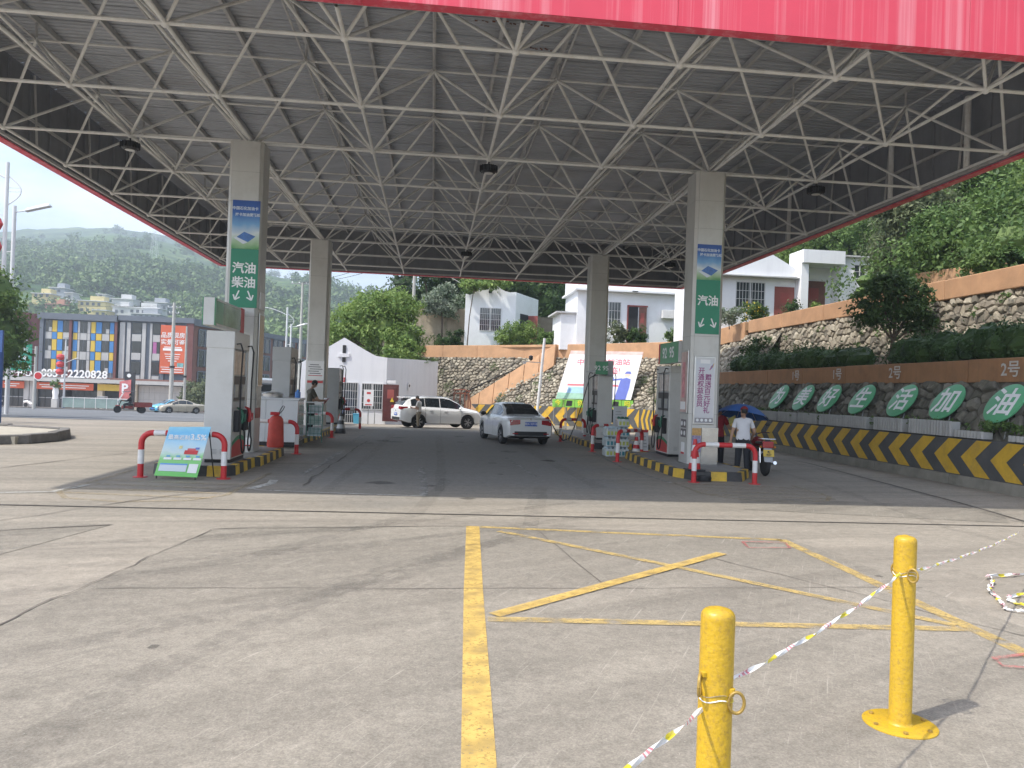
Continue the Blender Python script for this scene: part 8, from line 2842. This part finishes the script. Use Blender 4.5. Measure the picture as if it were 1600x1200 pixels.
def tapemat():
    m = mat('barrier tape', (.72, .71, .69), .35, var=.05)
    n, l = m.node_tree.nodes, m.node_tree.links
    p = n['Principled BSDF']
    src = p.inputs['Base Color'].links[0].from_socket
    g = n.new('ShaderNodeNewGeometry')
    sp = n.new('ShaderNodeVectorMath')
    sp.operation = 'DOT_PRODUCT'
    sp.inputs[1].default_value = (.75, .66, 0)
    l.new(g.outputs['Position'], sp.inputs[0])
    mm = n.new('ShaderNodeMath')
    mm.operation = 'FRACT'
    sc_ = n.new('ShaderNodeMath')
    sc_.operation = 'MULTIPLY'
    sc_.inputs[1].default_value = 2.3
    l.new(sp.outputs['Value'], sc_.inputs[0])
    l.new(sc_.outputs[0], mm.inputs[0])
    cr_ = n.new('ShaderNodeValToRGB')
    cr_.color_ramp.interpolation = 'CONSTANT'
    el = cr_.color_ramp.elements
    el[0].position, el[0].color = 0, (.66, .56, .05, 1)
    el[1].position, el[1].color = .20, (.7, .69, .68, 1)
    for pos, c in ((.45, (.62, .22, .25, 1)), (.48, (.7, .69, .68, 1)), (.52, (.62, .25, .28, 1)), (.57, (.7, .69, .68, 1)), (.60, (.6, .2, .24, 1)), (.64, (.7, .69, .68, 1))):
        e = el.new(pos)
        e.color = c
    l.new(mm.outputs[0], cr_.inputs[0])
    l.new(cr_.outputs[0], p.inputs['Base Color'])
    return m


TAPE = tapemat()


def ribbon(pts, w_, twist, mb_=None, phase=0.):
    mb_ = mb_ or MB()
    pts = [Vector(p) for p in pts]
    vs = []
    for k, p in enumerate(pts):
        d = (pts[min(k + 1, len(pts) - 1)] - pts[max(k - 1, 0)]).normalized()
        a = d.cross(Vector((0, 0, 1)))
        a = a.normalized() if a.length > .01 else Vector((1, 0, 0))
        b = a.cross(d)
        t_ = phase + twist * k
        o = (a * math.cos(t_) + b * math.sin(t_)) * w_ / 2
        f_ = (a * -math.sin(t_) + b * math.cos(t_)) * w_ * .5
        vs += [p - o, p + f_, p + o]
    fs = []
    for k in range(len(pts) - 1):
        for i in range(2):
            fs.append((3 * k + i, 3 * k + i + 1, 3 * k + 4 + i, 3 * k + 3 + i))
    mb_.add(vs, fs)
    return mb_


def span(a, b, sag, n=26):
    a, b = Vector(a), Vector(b)
    return [a.lerp(b, k / n) + Vector((0, 0, -sag * 4 * (k / n) * (1 - k / n))) for k in range(n + 1)]


tp = thing('barrier_tape', 'red, white and yellow barrier tape strung between the yellow bollards', 'tape', (1.9, 3.5, 0), world=True)
ribbon(span((1.15, 2.80, .83), (2.765, 4.25, .90), .03, 60), .019, .42).build('tape_span', TAPE, tp)
ribbon(span((.25, 1.62, .96), (1.025, 2.74, .75), .012, 36), .019, .34).build('tape_span', TAPE, tp)
ribbon(span((2.88, 4.30, .905), (6.6, 8.0, .50), .03, 90), .019, .4).build('tape_span', TAPE, tp)
for c, z in (((1.085, 2.76), .80), ((2.82, 4.29), .90)):
    pts = [(c[0] + .066 * math.cos(a), c[1] + .066 * math.sin(a), z + .008 * math.sin(3 * a)) for a in [2 * math.pi * k / 28 for k in range(29)]]
    ribbon(pts, .022, 0, phase=1.5).build('tape_loop', TAPE, tp)
gt = thing('loose_tape', 'loose end of barrier tape lying in loops at the right edge', 'tape', (5.8, 7.3, 0), world=True)
ctrl = [(7.2, 8.3), (6.6, 8.0), (6.15, 7.9), (6.05, 7.65), (5.75, 7.35), (5.62, 7.1), (5.5, 6.85), (5.38, 6.66), (5.5, 6.55), (5.68, 6.75), (5.62, 6.95), (5.8, 7.1), (6.2, 7.2), (6.9, 7.5)]
pts = []
for (x0, y0), (x1, y1) in zip(ctrl, ctrl[1:]):
    for k in range(6):
        u = k / 6
        pts.append((x0 + (x1 - x0) * u + rnd.uniform(-.02, .02), y0 + (y1 - y0) * u + rnd.uniform(-.02, .02), .022 + rnd.uniform(0, .02)))
ribbon(pts, .032, .5).build('tape_loops', TAPE, gt)

# ---------------------------------------------------------------- mountain, village, haze
def terr(y, a):
    zb = np.interp(y, [150, 230, 330, 500, 800, 1200, 1320, 1700], [-3.4, 8, 29, 68, 140, 231, 236, 180])
    m = np.interp(a, [-1.0, -.62, -.53, -.46, -.40, -.35, -.2, -.16, -.13, -.1, -.03, .05, .3], [.8, .85, .87, .92, .965, .95, .71, .69, .62, .55, .50, .46, .42])
    far = np.clip((y - 300) / 600, 0, 1)
    m = 1 + (m - 1) * (.35 + .65 * far)
    return zb * m


nrg = np.random.default_rng(4)
ph = nrg.uniform(0, 6.28, 12)


def bumps(x, y):
    s = 0
    for k in range(6):
        f = .006 * 1.7 ** k
        s = s + math.sin(x * f * (1 + .2 * k) + ph[k]) * math.cos(y * f * 1.1 + ph[k + 6]) / 1.55 ** k
    return s


MTN = bpy.data.materials.new('wooded hillside')
MTN.use_nodes = True
n, l = MTN.node_tree.nodes, MTN.node_tree.links
p = n['Principled BSDF']
p.inputs['Roughness'].default_value = .9
p.inputs['Specular IOR Level'].default_value = .1
g = n.new('ShaderNodeNewGeometry')


def nfac(scale, detail, lo, hi):
    z = n.new('ShaderNodeTexNoise')
    z.inputs['Scale'].default_value = scale
    z.inputs['Detail'].default_value = detail
    z.inputs['Roughness'].default_value = .65
    l.new(g.outputs['Position'], z.inputs['Vector'])
    r = n.new('ShaderNodeMapRange')
    r.inputs[1].default_value, r.inputs[2].default_value = lo, hi
    l.new(z.outputs['Fac'], r.inputs[0])
    return r.outputs[0]


def cmix(f, a, b):
    x = n.new('ShaderNodeMix')
    x.data_type = 'RGBA'
    l.new(f, x.inputs[0])
    for s_, v in ((6, a), (7, b)):
        if isinstance(v, tuple):
            x.inputs[s_].default_value = v + (1,)
        else:
            l.new(v, x.inputs[s_])
    return x.outputs[2]


c = cmix(nfac(.012, 6, .42, .58), (.04, .085, .03), (.11, .18, .055))
c = cmix(nfac(.09, 8, .40, .62), c, (.025, .05, .018))
c = cmix(nfac(.018, 6, .55, .66), c, (.17, .21, .075))
l.new(c, p.inputs['Base Color'])
A = np.concatenate([np.linspace(-1.05, -.62, 10), np.linspace(-.60, .02, 64), np.linspace(.06, .4, 8)])
YS = np.concatenate([np.linspace(150, 600, 38), np.linspace(625, 1700, 40)])
mb = MB()
for y in YS:
    for a in A:
        x = a * y
        z = terr(y, a)
        amp = np.clip((y - 170) / 200, 0, 1)
        mb.v.append((x, y, z + amp * (bumps(x, y) * 5 + (bumps(x * 3.1, y * 2.7) * 2))))
na = len(A)
mb.f = [(j * na + i, j * na + i + 1, (j + 1) * na + i + 1, (j + 1) * na + i) for j in range(len(YS) - 1) for i in range(na - 1)]
mb.m = [0] * len(mb.f)
struct('mountain', mb, MTN, smooth=True)

# woods on the mountain: one mass
LEAF_FAR = leafmat('far wood leaves', (.05, .10, .032), (.17, .25, .075), .15, .03)
rg = random.Random(12)
wb = []
for _ in range(9000):
    y = 165 + (500 if rg.random() < .8 else 960) * rg.random() ** 1.15
    a = rg.uniform(-.62, .03)
    x = a * y
    dens = bumps(x * 2.2, y * 1.8) + .35 * bumps(x * 6, y * 5)
    if dens < -.15 + .6 * rg.random() or (225 < y < 365 and -.53 < a < -.30 and rg.random() < .93):
        continue
    z = float(terr(y, a)) + float(np.clip((y - 170) / 200, 0, 1)) * (bumps(x, y) * 5 + bumps(x * 3.1, y * 2.7) * 2)
    r = (.9 + 3.2 * rg.random() ** 2.4) * (1 + y / 1800)
    wb.append((x, y, z + r * .6, r, r, r * rg.uniform(.8, 1.35)))
me = crown_mesh('woods', wb, 200000, 1.7, LEAF_FAR, 12, .7, .62, clumpf=.34)
o = link('woods', me)
o['kind'] = 'stuff'
o['label'] = 'woods covering the mountain across the valley'

VW = [mat('village white', (.55, .55, .54), .8, var=.1, scale=.3), mat('village cream', (.60, .50, .24), .8, var=.1, scale=.3), mat('village grey', (.33, .35, .38), .8, var=.1, scale=.3), mat('village tile', (.42, .22, .15), .8, var=.1, scale=.3)]
VWIN = glassy('village window', (.06, .07, .08), .3)
vil = [(-145.1, -134.2, 26.8, 31.8, 330, 1, 'yellow stepped village house above the coloured block'), (-138, -129.3, 29.9, 34.6, 345, 0, 'white tower-like village house behind the yellow one'),
       (-130, -123.4, 26.5, 29.6, 326, 0, 'white village house with railings right of the yellow one'), (-126.2, -116.8, 30.9, 34.2, 350, 2, 'grey roofed village house up the slope'),
       (-122.5, -110.3, 26.5, 29.2, 322, 0, 'long low white village house near the utility pole'), (-155.4, -147.8, 25.8, 29.4, 325, 3, 'village house with red tile front left of the yellow one'),
       (-165.4, -158, 32.4, 34.4, 335, 1, 'long yellow village house at the foot of the wood'), (-156.9, -153.8, 33.2, 36.2, 345, 0, 'small white village house on the left slope'),
       (-168, -161.8, 36.6, 39.2, 355, 2, 'grey village house highest on the left'), (-148.3, -144.5, 35.2, 37.2, 355, 0, 'white village cottage among the trees'), (-160.3, -156.5, 25.6, 28, 322, 3, 'red roofed village house just over the maroon wing'),
       (-134, -129, 24.5, 27.2, 318, 1, 'cream village house low behind the slate roof'), (-119, -108, 24, 26.4, 316, 2, 'grey village shed low on the right')]
for x0, x1, za, zb, y, ci, lb in vil:
    t = thing('village_house', lb, 'house', ((x0 + x1) / 2, y, za - 4), group='houses of the hillside village')
    w_, h_ = x1 - x0, zb - za
    MB().box(-w_ / 2, w_ / 2, 0, 8, 0, h_ + 4).build('wall', VW[ci], t)
    MB().box(-w_ / 2 - .4, w_ / 2 + .4, -.6, 8.4, h_ + 4, h_ + 4.35).build('roof', VW[0] if ci != 3 else VW[3], t)
    if w_ > 6:
        MB().box(-w_ * .15, w_ * .35, 2, 7, h_ + 4.36, h_ + 6.4).build('roof_room', VW[ci], t)
    fl_ = max(1, int(h_ / 2.4))
    for f_ in range(fl_):
        for k in range(max(2, int(w_ / 2.2))):
            xw = -w_ / 2 + 1.0 + k * 2.2
            if xw + 1.1 < w_ / 2:
                z = 4 + .8 + f_ * 2.5
                o = MB().box(xw, xw + 1.1, -.08, -.005, z, z + 1.2).build('window', VWIN, t)
# scar of bare earth and a pylon on the slope
t = thing('pylon', 'thin lattice pylon on the mountain slope', 'pylon', (-197, 560, float(terr(560, -.352)) - 2))
t.matrix_basis = t.matrix_basis @ Matrix.Scale(.62, 4)
m_ = MB()
for s in (-1, 1):
    for s2 in (-1, 1):
        m_.bar((s * 5, s2 * 5, 0), (s * .8, s2 * .8, 42), .22, .22)
for k in range(6):
    z = 7 * k
    wq = 5 - 4.2 * z / 42
    m_.bar((-wq, -wq, z), (wq, -wq, z + 7), .14, .14)
    m_.bar((wq, -wq, z), (-wq, -wq, z + 7), .14, .14)
m_.build('lattice', LAMPW, t)
for z in (36, 41):
    MB().bar((-7, 0, z), (7, 0, z), .25, .25).build('cross_arm', LAMPW, t)

hz = MB()
hz.box(-1500, 700, -60, 1650, -6, 262)
HZM = bpy.data.materials.new('valley haze')
HZM.use_nodes = True
n, l = HZM.node_tree.nodes, HZM.node_tree.links
n.remove(n['Principled BSDF'])
pv = n.new('ShaderNodeVolumePrincipled')
pv.inputs['Color'].default_value = (.74, .84, .96, 1)
pv.inputs['Density'].default_value = .0008
pv.inputs['Anisotropy'].default_value = .2
l.new(pv.outputs[0], n['Material Output'].inputs['Volume'])
ho = hz.build('haze', HZM)
ho['kind'] = 'stuff'
ho['label'] = 'thin blue haze filling the valley'
